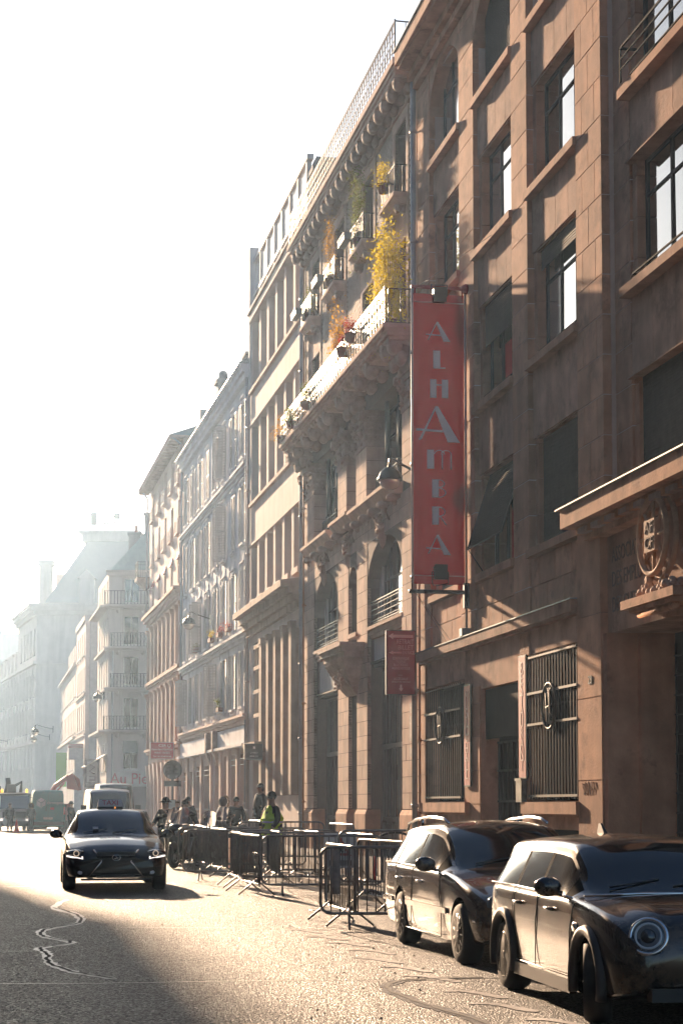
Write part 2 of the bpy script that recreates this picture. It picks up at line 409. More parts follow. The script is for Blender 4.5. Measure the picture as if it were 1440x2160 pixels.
# ================================================================ shared building pieces
CURT = mat('glass_over_curtain', (.22, .21, .20), .12, var=.25, scale=3, spec=1.0, coat=1.0)
CURT.node_tree.nodes['Principled BSDF'].inputs['Coat IOR'].default_value = 1.8
PR = random.Random(99)
def window(par, u0, u1, z0, z1, n, nv=2, nh=(.72,), fm=None, fw=.06, depth=.06, name='window', panes=True, label=None):
    fm = fm or FRAMED; mb = MB()
    mb.box(u0, u1, n, n - depth, z0, z0 + fw).box(u0, u1, n, n - depth, z1 - fw, z1).box(u0, u0 + fw, n - .001, n - depth, z0 + fw, z1 - fw).box(u1 - fw, u1, n - .001, n - depth, z0 + fw, z1 - fw)
    us = [u0 + (u1 - u0) * i / nv for i in range(nv + 1)]; zs = [z0] + [z0 + (z1 - z0) * h for h in nh] + [z1]
    for q in us[1:-1]: mb.box(q - fw / 2, q + fw / 2, n - .002, n - depth, z0 + fw, z1 - fw)
    for q in zs[1:-1]: mb.box(u0 + fw, u1 - fw, n - .004, n - depth, q - fw * .4, q + fw * .4)
    w = mb.build(name, fm, par, fix=False, label=label)
    if panes:
        for i in range(nv):
            for j in range(len(zs) - 1):
                p = block('pane', CURT if PR.random() < (.22 if par.name == 'stone_building' else .12 if par.name == 'shuttered_building' else .35) else GLASS, w, us[i] + .01, us[i + 1] - .01, n - depth * .55, n - depth * .8, zs[j] + .01, zs[j + 1] - .01)
                p.rotation_euler = (random.uniform(-.004, .004), 0, random.uniform(-.006, .006))
    else:
        block('pane', GLASS, w, u0 + .01, u1 - .01, n - depth * .55, n - depth * .8, z0 + .01, z1 - .01)
    return w
def roller(par, u0, u1, z0, z1, n, tilt=0.0):
    k = int((z1 - z0) / .055); mb = MB(); st = (z1 - z0) / k
    for i in range(k):
        a = z0 + i * st; q0 = n + tilt * (1 - (a - z0) / (z1 - z0)); q1 = n + tilt * (1 - (a + st - z0) / (z1 - z0))
        mb.hexa([(u0, q0 - .012, a), (u1, q0 - .012, a), (u1, q0 + .012, a), (u0, q0 + .012, a), (u0, q1 - .016, a + st), (u1, q1 - .016, a + st), (u1, q1 + .002, a + st), (u0, q1 + .002, a + st)])
    s = mb.build('roller_shutter', SHUT, par, fix=False); return s
def pipe(par, u, n, z0, z1, r=.06, m=None, name='downpipe', clamps=4):
    mb = MB().tube([(u, n, z0), (u, n, z1)], r, 10)
    for i in range(clamps):
        z = z0 + (z1 - z0) * (i + .5) / clamps; mb.lathe([(r + .02, z - .05), (r + .022, z + .05)], (u, n, 0), 10)
        mb.box(u - .02, u + .02, n - .14, n, z - .02, z + .02)
    return mb.build(name, m or PIPEM, par)
def railing(par, u0, u1, n, z0, z1, step=.12, m=None, name='railing', style='bars', ends=0.0, r=.009):
    mb = MB(); m = m or IRON
    mb.box(u0, u1, n - .018, n + .018, z1 - .03, z1).box(u0, u1, n - .012, n + .012, z0, z0 + .025)
    k = max(2, int((u1 - u0) / step))
    for i in range(k + 1):
        u = u0 + (u1 - u0) * i / k
        if style == 'bars': mb.box(u - r, u + r, n - r, n + r, z0, z1 - .02)
        elif style == 'horiz':
            if i < k and i == 0:
                for q in range(4): mb.box(u0, u1, n - .008, n + .008, z0 + (z1 - z0) * (q + .5) / 4.2, z0 + (z1 - z0) * (q + .5) / 4.2 + .016)
            if i % 6 == 0: mb.box(u - r, u + r, n - r, n + r, z0, z1 - .02)
        elif style == 'weave':
            w = (u1 - u0) / k * .5
            if i < k:
                c = u + w
                for q in range(4):
                    zz = z0 + .05 + (z1 - z0 - .12) * q / 4; hh = (z1 - z0 - .12) / 4
                    mb.box(c - w * .95 + (w * .5 if q % 2 else 0), c - w * .95 + (w * .5 if q % 2 else 0) + .03, n - .006, n + .006, zz, zz + hh)
                    mb.box(c - w, c + w, n - .01, n + .01, zz + hh - .018, zz + hh)
            mb.box(u - r * .6, u + r * .6, n - r, n + r, z0, z1 - .02)
        elif style == 'scroll':
            mb.box(u - r, u + r, n - r, n + r, z0, z1 - .02)
            if i < k:
                c = u + (u1 - u0) / k / 2; w = (u1 - u0) / k * .42; h = z1 - z0
                for cz, sg in ((z0 + h * .32, 1), (z0 + h * .7, -1)):
                    mb.tube([(c + sg * w * math.cos(a) * (1 - a * .06), n, cz + h * .2 * math.sin(a) * (1 - a * .06)) for a in [q * .7 for q in range(9)]], .008, 3)
    if ends:
        for u in (u0, u1):
            mb.box(u - .015, u + .015, n - ends, n, z1 - .03, z1).box(u - .012, u + .012, n - ends, n, z0, z0 + .025)
            q = n - ends
            while q < n: mb.box(u - r, u + r, q - r, q + r, z0, z1 - .02); q += step
            mb.box(u - .02, u + .02, n - .02, n + .02, z0, z1 + .03)
    return mb.build(name, m, par, fix=False)
SCROLL = None
def scroll_mesh(m):
    mb = MB().box(-.13, .13, -.0, .62, .02, .16)
    mb.lathe([(0, -.14), (.15, -.14), (.17, -.11), (.17, .11), (.15, .14), (0, .14)], (0, .44, .0), 14, 'x')
    mb.lathe([(0, -.12), (.12, -.12), (.14, -.09), (.14, .09), (.12, .12), (0, .12)], (0, .16, -.10), 12, 'x')
    mb.lathe([(0, -.145), (.05, -.145), (.05, .145), (0, .145)], (0, .44, .0), 10, 'x')
    return mb.mesh('bracket', m)
def leaves(center, r, n, size, m, seed=0, flat=.9, droop=0, name='foliage', parent=None, shell=.3):
    rnd = random.Random(seed); mb = MB()
    cl = [(Vector((rnd.gauss(0, .45) * r[0], rnd.gauss(0, .45) * r[1], rnd.uniform(-1, 1) * r[2])), rnd.uniform(.25, .5)) for _ in range(max(4, n // 60))]
    for i in range(n):
        c, k = rnd.choice(cl)
        p = Vector(center) + c + Vector((rnd.gauss(0, 1) * r[0] * k, rnd.gauss(0, 1) * r[1] * k, rnd.gauss(0, 1) * r[2] * k))
        a = rnd.uniform(0, 6.28); b = rnd.uniform(-1.2, .6); s = size * rnd.uniform(.6, 1.3)
        d = Vector((math.cos(a) * math.cos(b), math.sin(a) * math.cos(b), math.sin(b))); sd = Vector((-math.sin(a), math.cos(a), rnd.uniform(-.4, .4))) * .28
        mb.add([p, p + d * s * .5 + sd * s, p + d * s, p + d * s * .5 - sd * s], [(0, 1, 2, 3)])
    return mb.build(name, m, parent, fix=False)
def leafmat(name, col):
    m = mat(name, col, .6, var=.35, scale=5)
    if not m.get('done'):
        t = m.node_tree; b = t.nodes['Principled BSDF']; tr = t.nodes.new('ShaderNodeBsdfTranslucent'); tr.inputs[0].default_value = (col[0] * 1.6, col[1] * 1.5, col[2], 1)
        mx = t.nodes.new('ShaderNodeMixShader'); mx.inputs[0].default_value = .5; out = [q for q in t.nodes if q.type == 'OUTPUT_MATERIAL'][0]
        t.links.new(b.outputs[0], mx.inputs[1]); t.links.new(tr.outputs[0], mx.inputs[2]); t.links.new(mx.outputs[0], out.inputs['Surface']); m['done'] = 1
    return m
LYEL = leafmat('leaf_yellow', (.44, .37, .035)); LORG = leafmat('leaf_orange', (.44, .26, .035)); LGRN = leafmat('leaf_green', (.13, .15, .03)); LRED = leafmat('leaf_red', (.25, .03, .02))
POT = mat('pot_terracotta', (.22, .09, .06), .8)

# ================================================================ building A : the warm stone hall
loc, rz = frame('A')
A = thing('stone_building', 'warm brown cut-stone building on the right with rolled-down shutters and barred ground-floor windows', 'building', loc, rz)
UA = 24.12
bays = {'b1': (3.0, 8.35), 'b2': (10.7, 13.98), 'b3': (15.15, 18.35), 'b4': (19.7, 22.75)}
rows = [(7.02, 9.37), (11.03, 13.37), (14.73, 17.03), (18.43, 20.75)]
ops = []
for b, (a, c) in bays.items():
    for r, (z0, z1) in enumerate(rows):
        if b == 'b1' and r == 0: z0 = 7.0
        ops.append((a, c, z0, z1))
core = MB(); wall_cells(core, 9.2, UA, 5.55, 22.3, [q for q in ops if q[0] > 9], -.15, -.62); wall_cells(core, 1, 9.2, 7.0, 22.3, [q for q in ops if q[0] < 9], -.30, -.62)
core.build('wall', MORT, A, fix=False)
MB().box(.5, UA, -13, -1.3, 0, 22.3).box(.5, UA, -1.3, -.5, 20.9, 22.3).build('building_core', mat('side_wall', (.36, .26, .2), .9), A, fix=False)
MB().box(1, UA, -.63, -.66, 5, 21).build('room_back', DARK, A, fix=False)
specs = []
piers = [(9.2, 10.7), (13.98, 15.15), (18.35, 19.7), (22.75, UA)]
pc = MB()
for (a, c) in piers:
    z0 = 5.62 if a > 10 else 7.3
    pc.box(a + .015, c - .015, -.015, -.2, z0, 22.3)
    specs += courses([(a, c, z0, 22.2, 0, -.17)], .76, 1.15 if c - a < 1.4 else .8, .022, zref=.14, jit=.004)
pc.box(8.36, 9.2, -.265, -.6, 7.3, 22.3).box(1.0, 2.99, -.02, -.3, 7.3, 22.3)
specs += courses([(8.35, 9.19, 7.3, 22.2, -.25, -.45), (1.0, 3.0, 7.3, 22.2, 0, -.2)], .76, 1.4, .022, zref=.14)
pc.build('pier_core', MORT, A, fix=False)
# stones between sills and ledge, over the ground floor
specs += courses([(13.98, 15.15, 5.62, 5.63, 0, 0)], .7, 1)
for (a, c) in ((10.72, 13.97), (15.16, 18.34), (19.71, 22.74)): specs += courses([(a, c, 5.63, 6.8, -.04, -.2)], .6, 1.1, .022, zref=5.6, jit=.004)
lay(specs, WARM, A, limit=290)
# spandrel panels, recessed between the piers
for b, (a, c) in bays.items():
    off = -.25 if b == 'b1' else 0
    for (z0, z1) in ((9.37, 10.83), (13.37, 14.53), (17.03, 18.23)):
        k = 4 if b != 'b1' else 5; w = (c - a) / k
        for i in range(k): block('panel', WARMP, A, a + i * w + .008, a + (i + 1) * w - .008, -.11 + off * .6, -.2 + off * .6, z0 + .002, z1)
        MB().box(a, c, -.16, -.62 , z0 + .0, z0 - .03).build('lintel', WARMP, A, fix=False)
    for r, (z0, z1) in enumerate(rows):
        if b == 'b1' and r == 0: continue
        q = .02 if b != 'b1' else -.08
        MB().hexa([(a - .06, -.5, z0 - .2), (c + .01, -.5, z0 - .2), (c + .01, .06 + q, z0 - .2), (a - .06, .06 + q, z0 - .2), (a - .06, -.5, z0), (c + .01, -.5, z0), (c + .01, .06 + q, z0 - .03), (a - .06, .06 + q, z0 - .03)]).build('window_sill', WARM, A, fix=False)
# window jamb stones (far jamb faces the camera)
js = []
for b, (a, c) in bays.items():
    off = -.1 if b == 'b1' else 0
    for (z0, z1) in rows[: 3]:
        js += courses([(c - .23, c - .001, z0, z1, (-.155 if not off else -.305), -.42 + off)], .76, .4, .02, zref=.14)
jm = MB()
for q in js: jm.box(*q[:2], q[2], q[3], q[4], q[5])
o = jm.build('jamb_stonework', WARM, A, fix=False); o['kind'] = 'stuff'
# arched heads of the top row
ar = MB(); pier_top = MB()
for b in ('b2', 'b3', 'b4'):
    a, c = bays[b]; arch_fill(ar, a + .0, c - .0, 19.75, 20.85, 21.0, -.02, -.45)
    wall_cells(ar, a, c, 21.0, 22.3, [], -.02, -.3)
ar.build('arch_head', WARM, A, fix=False)
for b, (a, c) in bays.items():
    off = -.12 if b == 'b1' else 0; N0 = -.30 + off
    for r, (z0, z1) in enumerate(rows):
        if r == 3: z1 = 20.85
        if r == 0 or (b == 'b3' and r == 3):
            if b == 'b3' and r == 0:
                s = roller(A, a + .04, c - .32, z0 + .55, z1, -.3, tilt=.55)
                s['label'] = 'dark roller shutter propped outwards as an awning'
                MB().tube([(c - .33, -.3, z1 - .1), (c - .33, .27, z0 + .55), (a + .05, .27, z0 + .55), (a + .05, -.3, z1 - .1)], .02, 6).tube([(c - .33, .25, z0 + .55), (c - .33, -.1, z0 + .05)], .012, 5).build('shutter_arm', IRON, A)
                window(A, a + .03, c - .31, z0 + .02, z1 - .02, -.42, 3)
            else: roller(A, a + .03, c - .24, z0 + .01, z1 - .005, N0 + .04)
            continue
        w = window(A, a + .03, c - .24, z0 + .02, z1 - .02, N0 - .04, 3 if b != 'b1' else 4, (.70,), FRAMED, .065)
        if b != 'b4': MB().box(a + .02, c - .33, -.17, -.14, z0 + .14, z0 + .17).box(a + .02, c - .33, -.17, -.14, z0 + .04, z0 + .07).box(c - .36, c - .33, -.38, -.14, z0 + .14, z0 + .17).build('guard_rail', mat('iron_matt', (.015, .013, .013), .9, spec=.1, var=0), A, fix=False)
        if b == 'b2' and r == 1: roller(A, a + .05, c - .33, z1 - .45, z1 - .005, N0 + .08)
        if b == 'b3' and r == 1: roller(A, a + .05, c - .33, z1 - 1.0, z1 - .005, N0 + .1)
        if b == 'b1' and r == 2: MB().box(a, c - .3, .0, .03, z0 + .62, z0 + .66).box(a, c - .3, .0, .03, z0 + .42, z0 + .44).box(a, c - .3, 0, .03, z0 + .22, z0 + .24).box(c - .33, c - .29, -.3, .03, z0 + .62, z0 + .66).box(c - .33, c - .29, 0, .03, z0, z0 + .66).build('guard_rail', mat('iron_matt', (.015, .013, .013), .9, spec=.1, var=0), A, fix=False)
# cornice
MB().box(.5, UA - .1, 0, .16, 20.95, 21.15).box(.5, UA - .1, 0, .3, 21.15, 21.35).box(.5, UA - .45, -.02, .72, 21.42, 21.78).box(.5, UA - .4, 0, .62, 21.35, 21.42).box(.5, UA - .1, -.5, .5, 21.78, 21.95).build('cornice', WARM, A, fix=False)
MB().box(.5, UA - .4, -.2, .76, 21.79, 21.82).build('cornice_flashing', ZINC, A, fix=False)
# ledge over the ground floor
MB().box(10.7, 23.75, -.1, .17, 5.37, 5.60).box(10.7, 23.75, -.1, .10, 5.31, 5.37).build('ledge', WARMP, A, fix=False)
MB().box(10.7, 23.76, -.1, .19, 5.602, 5.625).build('ledge_flashing', ZINC, A, fix=False)
# ground floor
g = MB(); gops = [(10.72, 14.05, 1.72, 4.8), (14.75, 18.0, .0, 4.32), (19.5, 23.3, 1.72, 4.66), (10.95, 13.9, .45, 1.15)]
wall_cells(g, 10.70, UA, .0, 5.31, gops, -.04, -.5); g.build('ground_floor_wall', WARMP, A, fix=False)
gs = courses([(14.06, 14.74, 1.75, 5.3, -.0, -.1), (18.02, 19.45, 0.12, 4.4, -.0, -.1), (23.32, UA, .12, 5.3, .0, -.1)], .78, 1.4, .02, zref=.1, jit=.003)
for q in gs: block('stone', WARM, A, *q)
for (a, c) in ((10.66, 14.35), (18.95, 23.6)):
    MB().box(a, c, -.4, .12, 1.46, 1.70).box(a, c, -.4, .07, 1.40, 1.46).build('window_sill', WARM, A, fix=False)
for q in ((10.72, 14.05, -.42, -.46, 1.7, 4.8), (19.5, 23.3, -.42, -.46, 1.7, 4.66), (10.95, 13.9, -.3, -.34, .4, 1.2)): MB().box(*q).build('window_backing', DARK, A, fix=False)
for q in ((10.78, 14.0, 1.75, 4.75), (19.55, 23.25, 1.75, 4.62)):
    w = window(A, *q, -.34, 3, (.66,), mat('matt_frame', (.02, .017, .016), .9, spec=.1))
    for c_ in kids(w): c_.data = unit(DARK)
BRM = mat('grille_bar', (.06, .045, .035), .55, var=.2, scale=6, spec=.3)
def grille(a, c, z0, z1, nb):
    gr = MB().box(a, c, .02, .05, z0 + .04, z0 + .09).box(a, c, .02, .05, z1 - .07, z1 - .03).box(a - .04, c + .04, .035, .065, 3.28, 3.33).box(a - .04, c + .04, .035, .065, 3.93, 3.98).build('window_grille', BRM, A, fix=False)
    bm_ = MB().box(-.009, .009, -.009, .009, -.5, .5).mesh('bar', BRM)
    for i in range(nb):
        u = a + .06 + (c - a - .12) * i / (nb - 1); link('bar', bm_, gr, (u, .02, (z0 + z1) / 2), scale=(1, 1, z1 - z0))
    cu = (a + c) / 2 + .05; rg = MB()
    rg.tube([(cu + .46 * math.cos(t), .085, 3.63 + .46 * math.sin(t)) for t in [2 * math.pi * k / 28 for k in range(28)]], .028, 6, closed=True)
    rg.tube([(cu + .22, .085, 3.95), (cu + .12, .085, 3.32), (cu + .05, .085, 3.3)], .016, 5).tube([(cu + .02, .085, 4.0), (cu - .02, .085, 3.6), (cu - .05, .085, 3.28)], .016, 5).tube([(cu - .2, .085, 4.0), (cu - .05, .085, 3.95), (cu - .08, .085, 3.5), (cu - .25, .085, 3.4)], .016, 5).tube([(cu + .22, .085, 3.6), (cu - .2, .085, 3.66)], .014, 5)
    rg.build('monogram_ring', BRM, gr)
grille(10.78, 13.98, 1.76, 4.76, 17); grille(19.6, 23.2, 1.76, 4.6, 18)
# ticket entrance door between the two grilles
dr = MB().box(14.75, 18.0, -.46, -.5, 0, 4.32).box(14.75, 18.0, -.14, -.18, 3.15, 4.30).build('entrance_door', mat('dark_bronze', (.022, .017, .015), .9, var=.2, spec=.1), A, fix=False)
dm = MB()
for i in range(9): dm.box(14.8 + i * .38, 14.84 + i * .38, -.40, -.45, .1, 3.1)
for z in (.35, 1.0, 1.7, 2.4, 3.05): dm.box(14.78, 17.98, -.405, -.45, z, z + .05)
dm.build('door_lattice', mat('bronze_bar', (.03, .022, .018), .7, spec=.2), A, fix=False)
# portal : pilaster, lettered wall, lintel, deep doorway
MB().box(9.36, 10.70, -.2, .03, 0, 6.82).build('portal_pilaster', WARMP, A, fix=False)
ps = courses([(9.345, 10.715, .1, 6.8, .045, -.1)], 1.55, 1.6, .02, zref=.55)
for q in ps: block('stone', WARM, A, *q)
MB().box(1.0, 9.35, -.6, -.10, 4.8, 7.0).build('portal_lintel', WARMP, A, fix=False)
MB().box(9.15, 9.36, -.6, .0, 0, 4.8).box(9.02, 9.36, -1.25, -.6, 0, 4.8).box(9.0, 9.36, -1.3, -1.25, 0, 4.8).build('portal_jamb', WARM, A, fix=False)
for z in (1.55, 3.15): MB().box(9.0, 9.13, -1.24, -.61, z, z + 1.57).build('stone', WARM, A, fix=False)
MB().box(1, 9.05, -1.3, -.6, 4.8, 5.0).build('portal_soffit', WARMP, A, fix=False)
MB().box(1, 9.0, -1.27, -1.35, 0, 4.8).build('portal_door', mat('door_nearly_black', (.014, .011, .011), .6), A, fix=False)
pm = MB()
for i in range(22): pm.box(8.9 - i * .36, 8.87 - i * .36, -1.22, -1.26, .2, 4.6)
for i in range(12): pm.box(1.2, 8.95, -1.225, -1.265, .4 + i * .36, .43 + i * .36)
pm.build('door_lattice', IRON, A, fix=False)
TXT = mat('carved_letter', (.17, .115, .09), .9, var=.1)
for s, z, w in (('ASSOCIATION', 6.21, 1.95), ('DES EMPLOYÉS', 5.76, 2.05), ('DES CHEMINS', 5.29, 1.85)):
    o = text('carved_lettering', s, .40, TXT, A, (9.08 - w / 2, -.095, z), (R(90), 0, R(180)), .006, w)
# canopy cornice over the portal
MB().box(1, 10.25, -.1, .52, 6.86, 7.22).box(1, 9.95, -.1, .30, 6.72, 6.86).box(1, 9.9, -.1, .18, 6.60, 6.72).build('canopy', WARM, A, fix=False)
MB().box(1, 10.4, -.1, .58, 7.225, 7.25).build('canopy_flashing', mat('lead_edge', (.30, .25, .21), .6, metal=.2), A, fix=False)
for i in range(9): block('frieze_block', CARVE, A, 9.7 - i * .75, 9.3 - i * .75, .2, .36, 6.70, 6.80)
# railway-wheel relief
em = MB(); cu, cz, cn = 5.95, 6.12, .30
em.tube([(cu + .64 * math.cos(t), cn, cz + .64 * math.sin(t)) for t in [2 * math.pi * k / 40 for k in range(40)]], .052, 8, closed=True)
em.tube([(cu + .72 * math.cos(t), cn - .14, cz + .72 * math.sin(t)) for t in [2 * math.pi * k / 40 for k in range(40)]], .05, 8, closed=True)
for k in range(8):
    t = math.pi * k / 4 + .0; em.tube([(cu, cn - .02, cz), (cu + .64 * math.cos(t), cn - .02, cz + .64 * math.sin(t))], .032, 5)
em.box(cu - .24, cu + .24, cn - .05, cn + .06, cz - .27, cz + .27)
em = em.build('wheel_emblem', mat('emblem_stone', (.42, .26, .16), .85, var=.2, scale=6, bump=.004), A)
text('emblem_letters', 'AF', .27, TXT, em, (cu, cn + .062, cz + .13), (R(90), 0, R(180)), .012, .40); text('emblem_letters', 'CF', .27, TXT, em, (cu, cn + .062, cz - .13), (R(90), 0, R(180)), .012, .40)
MB().box(4.55, 7.0, -.1, .5, 4.97, 5.12).box(4.75, 6.8, -.1, .42, 4.90, 4.97).tube([(4.9, .3, 4.86), (6.6, .3, 4.86)], .06, 8).build('emblem_shelf', WARM, A)
sc_ = MB()
for i in range(70): sc_.ball((random.uniform(5.15, 6.75), random.uniform(.08, .34), 5.14 + abs(random.gauss(0, .13))), random.uniform(.03, .08), n=6, m=4)
for i in range(50): sc_.ball((random.choice((5.0, 6.9)) + random.gauss(0, .06), random.uniform(-.05, .12), random.uniform(5.15, 6.8)), random.uniform(.03, .07), n=6, m=4)
sc_.build('carved_garland', CARVE, A, fix=False)['kind'] = 'stuff'
for s, u, z, h in (('28', 9.95, 3.98, .22),): text('house_number', s, h, IRON, A, (u, .052, z), (R(90), 0, R(180)), .008)
gf = MB(); gp = []
for k in range(44): gp.append((10.45 - k * .019 + .03 * math.sin(k * 1.7), .05, 1.95 + .11 * math.sin(k * .8) + .04 * math.sin(k * 2.3)))
gf.tube(gp, .004, 3).build('graffiti', mat('spray_dark', (.09, .06, .05), .8, var=0), A)
# fittings at the corner of A and B
pipe(A, 24.0, .14, .1, 21.3, .075, PIPEM, clamps=7)
pipe(A, 23.62, .09, .1, 13.0, .03, mat('copper_pipe', (.35, .16, .08), .4, metal=.4), 'cable_pipe', 6)

def tr_(m, col, f=.45):
    t = m.node_tree; b = t.nodes['Principled BSDF']; tr = t.nodes.new('ShaderNodeBsdfTranslucent'); tr.inputs[0].default_value = (*col, 1)
    mx = t.nodes.new('ShaderNodeMixShader'); mx.inputs[0].default_value = f; out = [q for q in t.nodes if q.type == 'OUTPUT_MATERIAL'][0]
    t.links.new(b.outputs[0], mx.inputs[1]); t.links.new(tr.outputs[0], mx.inputs[2]); t.links.new(mx.outputs[0], out.inputs['Surface'])
# ---------------------------------------------------------------- ALHAMBRA banner
p = at('A', 18.95, 0, 0)
bn = thing('hanging_banner', 'tall red vertical banner reading ALHAMBRA on steel arms', 'banner', tuple(p), frame('A')[1])
ST = mat('black_steel', (.03, .022, .022), .4, metal=.4, var=.1)
RF = mat('banner_fabric', (.44, .014, .020), .85, var=.06, scale=3)
fb = MB(); K = 14
vs = []
for i in range(K + 1):
    z = 6.86 + (13.86 - 6.86) * i / K
    for j in range(5): vs.append((.014 * math.sin(i * .9 + j * 1.3) + .005 * math.sin(i * 2.3), .09 + 1.24 * j / 4, z))
fb.add(vs, [(i * 5 + j, i * 5 + j + 1, (i + 1) * 5 + j + 1, (i + 1) * 5 + j) for i in range(K) for j in range(4)], True)
tr_(RF, (.55, .02, .03), .2); fo = fb.build('fabric', RF, bn); sm_ = fo.modifiers.new('thickness', 'SOLIDIFY'); sm_.thickness = .008
MB().tube([(0, .02, 14.02), (0, 1.38, 14.02)], .045, 8).lathe([(.12, .0), (.13, .05), (.06, .16)], (0, 0, 14.02), 12, 'y').tube([(0, 1.29, 14.02), (0, 1.29, 13.85)], .02, 6).tube([(0, .13, 14.02), (0, .13, 13.85)], .02, 6).build('top_arm', RED, bn)
MB().tube([(0, .02, 6.68), (0, 1.45, 6.68)], .05, 8).tube([(0, 1.38, 6.60), (0, 1.38, 6.95)], .015, 6).box(-.06, .06, -.02, .12, 6.3, 6.9).tube([(0, .18, 6.68), (0, .18, 6.86)], .012, 6).build('bottom_arm', ST, bn)
MB().tube([(0, .05, 5.72), (0, .05, 14.1)], .03, 6).box(-.12, .12, 0, .2, 5.63, 5.82).build('mast', mat('mast_grey', (.30, .29, .28), .35, metal=.7), bn)
wr = MB()
for q in ((.3, 0, 1.6), (-.8, 0, 2.0)): wr.tube([(0, 1.3, 6.66), (q[2], .02, 5.66)], .006, 4)
for q in (-2.6, 1.8): wr.tube([(0, 1.2, 14.03), (q, .02, 14.6)], .006, 4)
wr.build('guy_wire', IRON, bn)
for z, s in ((13.78, -1), (7.12, 1)):
    sp = MB().box(-.28, -.10, .60, .87, z - .16, z + .16).tube([(-.19, .54, z + s * .02), (-.19, .54, z - s * .26), (0, .8, z - s * .30)], .014, 5).tube([(-.19, .93, z + s * .02), (-.19, .93, z - s * .26), (0, .85, z - s * .30)], .014, 5).box(-.30, -.28, .58, .89, z - .18, z + .18)
    for k in range(5): sp.box(-.27, -.12, .87, .895, z - .14 + k * .06, z - .12 + k * .06)
    sp.build('spotlight', ST, bn)
# letters drawn as flat shapes in (x across, z up), x from -0.5..0.5
def poly_letter(mb, polys, cx, cz, w, h):
    for pl in polys:
        P2 = [(cx + x * w, cz + y * h) for x, y in pl]; n = len(P2)
        vs = [(-.052, .71 - q[0], q[1]) for q in P2] + [(-.042, .71 - q[0], q[1]) for q in P2]
        mb.add(vs, [tuple(range(n)), tuple(range(n, 2 * n))[::-1]] + [(i, (i + 1) % n, n + (i + 1) % n, n + i) for i in range(n)])
def arcp(cx, cy, r0, r1, a0, a1, k=12, sy=1.0):
    o_ = [(cx + r1 * math.cos(R(a0 + (a1 - a0) * i / k)), cy + sy * r1 * math.sin(R(a0 + (a1 - a0) * i / k))) for i in range(k + 1)]
    i_ = [(cx + r0 * math.cos(R(a0 + (a1 - a0) * i / k)), cy + sy * r0 * math.sin(R(a0 + (a1 - a0) * i / k))) for i in range(k + 1)]
    return [[o_[i], o_[i + 1], i_[i + 1], i_[i]] for i in range(k)]
GA = [[(-.06, .5), (0, .5), (.5, -.5), (.22, -.5), (-.06, .36)], [(-.06, .5), (-.06, .40), (-.38, -.45), (-.44, -.45)], [(-.5, -.14), (.1, -.17), (.12, -.23), (-.5, -.20)]]
GL = [[(-.42, .5), (.08, .5), (.08, -.5), (-.42, -.5)], [(.08, -.43), (.45, -.43), (.45, -.5), (.08, -.5)]]
GH = [[(-.5, .5), (-.15, .5), (-.15, -.5), (-.5, -.5)], [(.15, .5), (.5, .5), (.5, -.5), (.15, -.5)], [(-.15, .24), (.15, .24), (.15, .17), (-.15, .17)]]
GM = [[(-.5, .5), (-.22, .5), (-.22, -.5), (-.5, -.5)]] + arcp(-.0, .28, .18, .22, 0, 180, 12) + arcp(.28, .28, .18, .22, 0, 180, 12) + [[(.18, .28), (.10 + .0, .28), (.06 + .04, -.5), (.16, -.5)][:0] or [(.09, .3), (.14, .3), (.14, -.5), (.09, -.5)], [(.45, .28), (.5, .28), (.5, -.5), (.45, -.5)]]
GB = [[(-.5, .5), (-.05, .5), (-.05, -.5), (-.5, -.5)]] + arcp(-.05, .27, .34, .42, -90, 90, 12, .55) + arcp(-.05, -.23, .42, .5, -90, 90, 12, .55)
GR = [[(-.5, .5), (-.05, .5), (-.05, -.5), (-.5, -.5)]] + arcp(-.05, .22, .38, .46, -90, 90, 12, .6) + [[(-.02, -.02), (.06, -.02), (.5, -.5), (.40, -.5)]]
BH = 13.86 - 6.86
def bz(y): return 13.86 - (y - 625) / (1237 - 625) * BH
for nm, gl, yt, yb, w, cx in (('A', GA, 685, 726, .60, .02), ('L', GL, 746, 784, .34, 0), ('H', GH, 807, 846, .44, .0), ('A', GA, 864, 939, 1.06, .03), ('M', GM, 956, 996, .60, .0), ('B', GB, 1018, 1056, .36, 0), ('R', GR, 1075, 1113, .36, 0), ('A', GA, 1134, 1176, .60, .03)):
    mb = MB(); poly_letter(mb, gl, -cx, (bz(yt) + bz(yb)) / 2, w, bz(yt) - bz(yb)); mb.build('letter', WHT, bn)
for y in (644, 1220): MB().box(-.046, -.036, .10, 1.32, bz(y) - .012, bz(y) + .012).build('banner_stripe', PINKP, bn, fix=False)

# ---------------------------------------------------------------- ticket sign, strip signs
p = at('A', 23.95, 0, 0)
sg = thing('projecting_sign', 'dark red projecting sign reading RETRAIT BILLET with white arrows', 'sign', tuple(p), frame('A')[1])
MB().box(-.05, .05, .14, .92, 4.55, 6.22).build('sign_panel', mat('sign_dark_red', (.30, .014, .028), .45, var=.05), sg, fix=False)
MB().box(-.06, .06, .13, .15, 4.54, 6.23).box(-.06, .06, .90, .93, 4.54, 6.23).box(-.06, .06, .15, .90, 4.53, 4.55).box(-.06, .06, .15, .90, 6.22, 6.24).build('sign_frame', ST, sg, fix=False)
MB().tube([(0, 0, 6.1), (0, .14, 6.1)], .02, 6).tube([(0, 0, 4.68), (0, .14, 4.68)], .02, 6).build('sign_bracket', ST, sg)
TR = (R(90), 0, R(-90))                          # text that faces the camera side of a perpendicular sign
mb = MB()
def arrow(mb, tipn, z, ln, h, m0=-.058):
    mb.add([(m0, tipn, z), (m0, tipn - .12, z + h), (m0, tipn - .12, z + h * .45), (m0, tipn - ln, z + h * .45), (m0, tipn - ln, z - h * .45), (m0, tipn - .12, z - h * .45), (m0, tipn - .12, z - h)], [(0, 1, 2, 3, 4, 5, 6)])
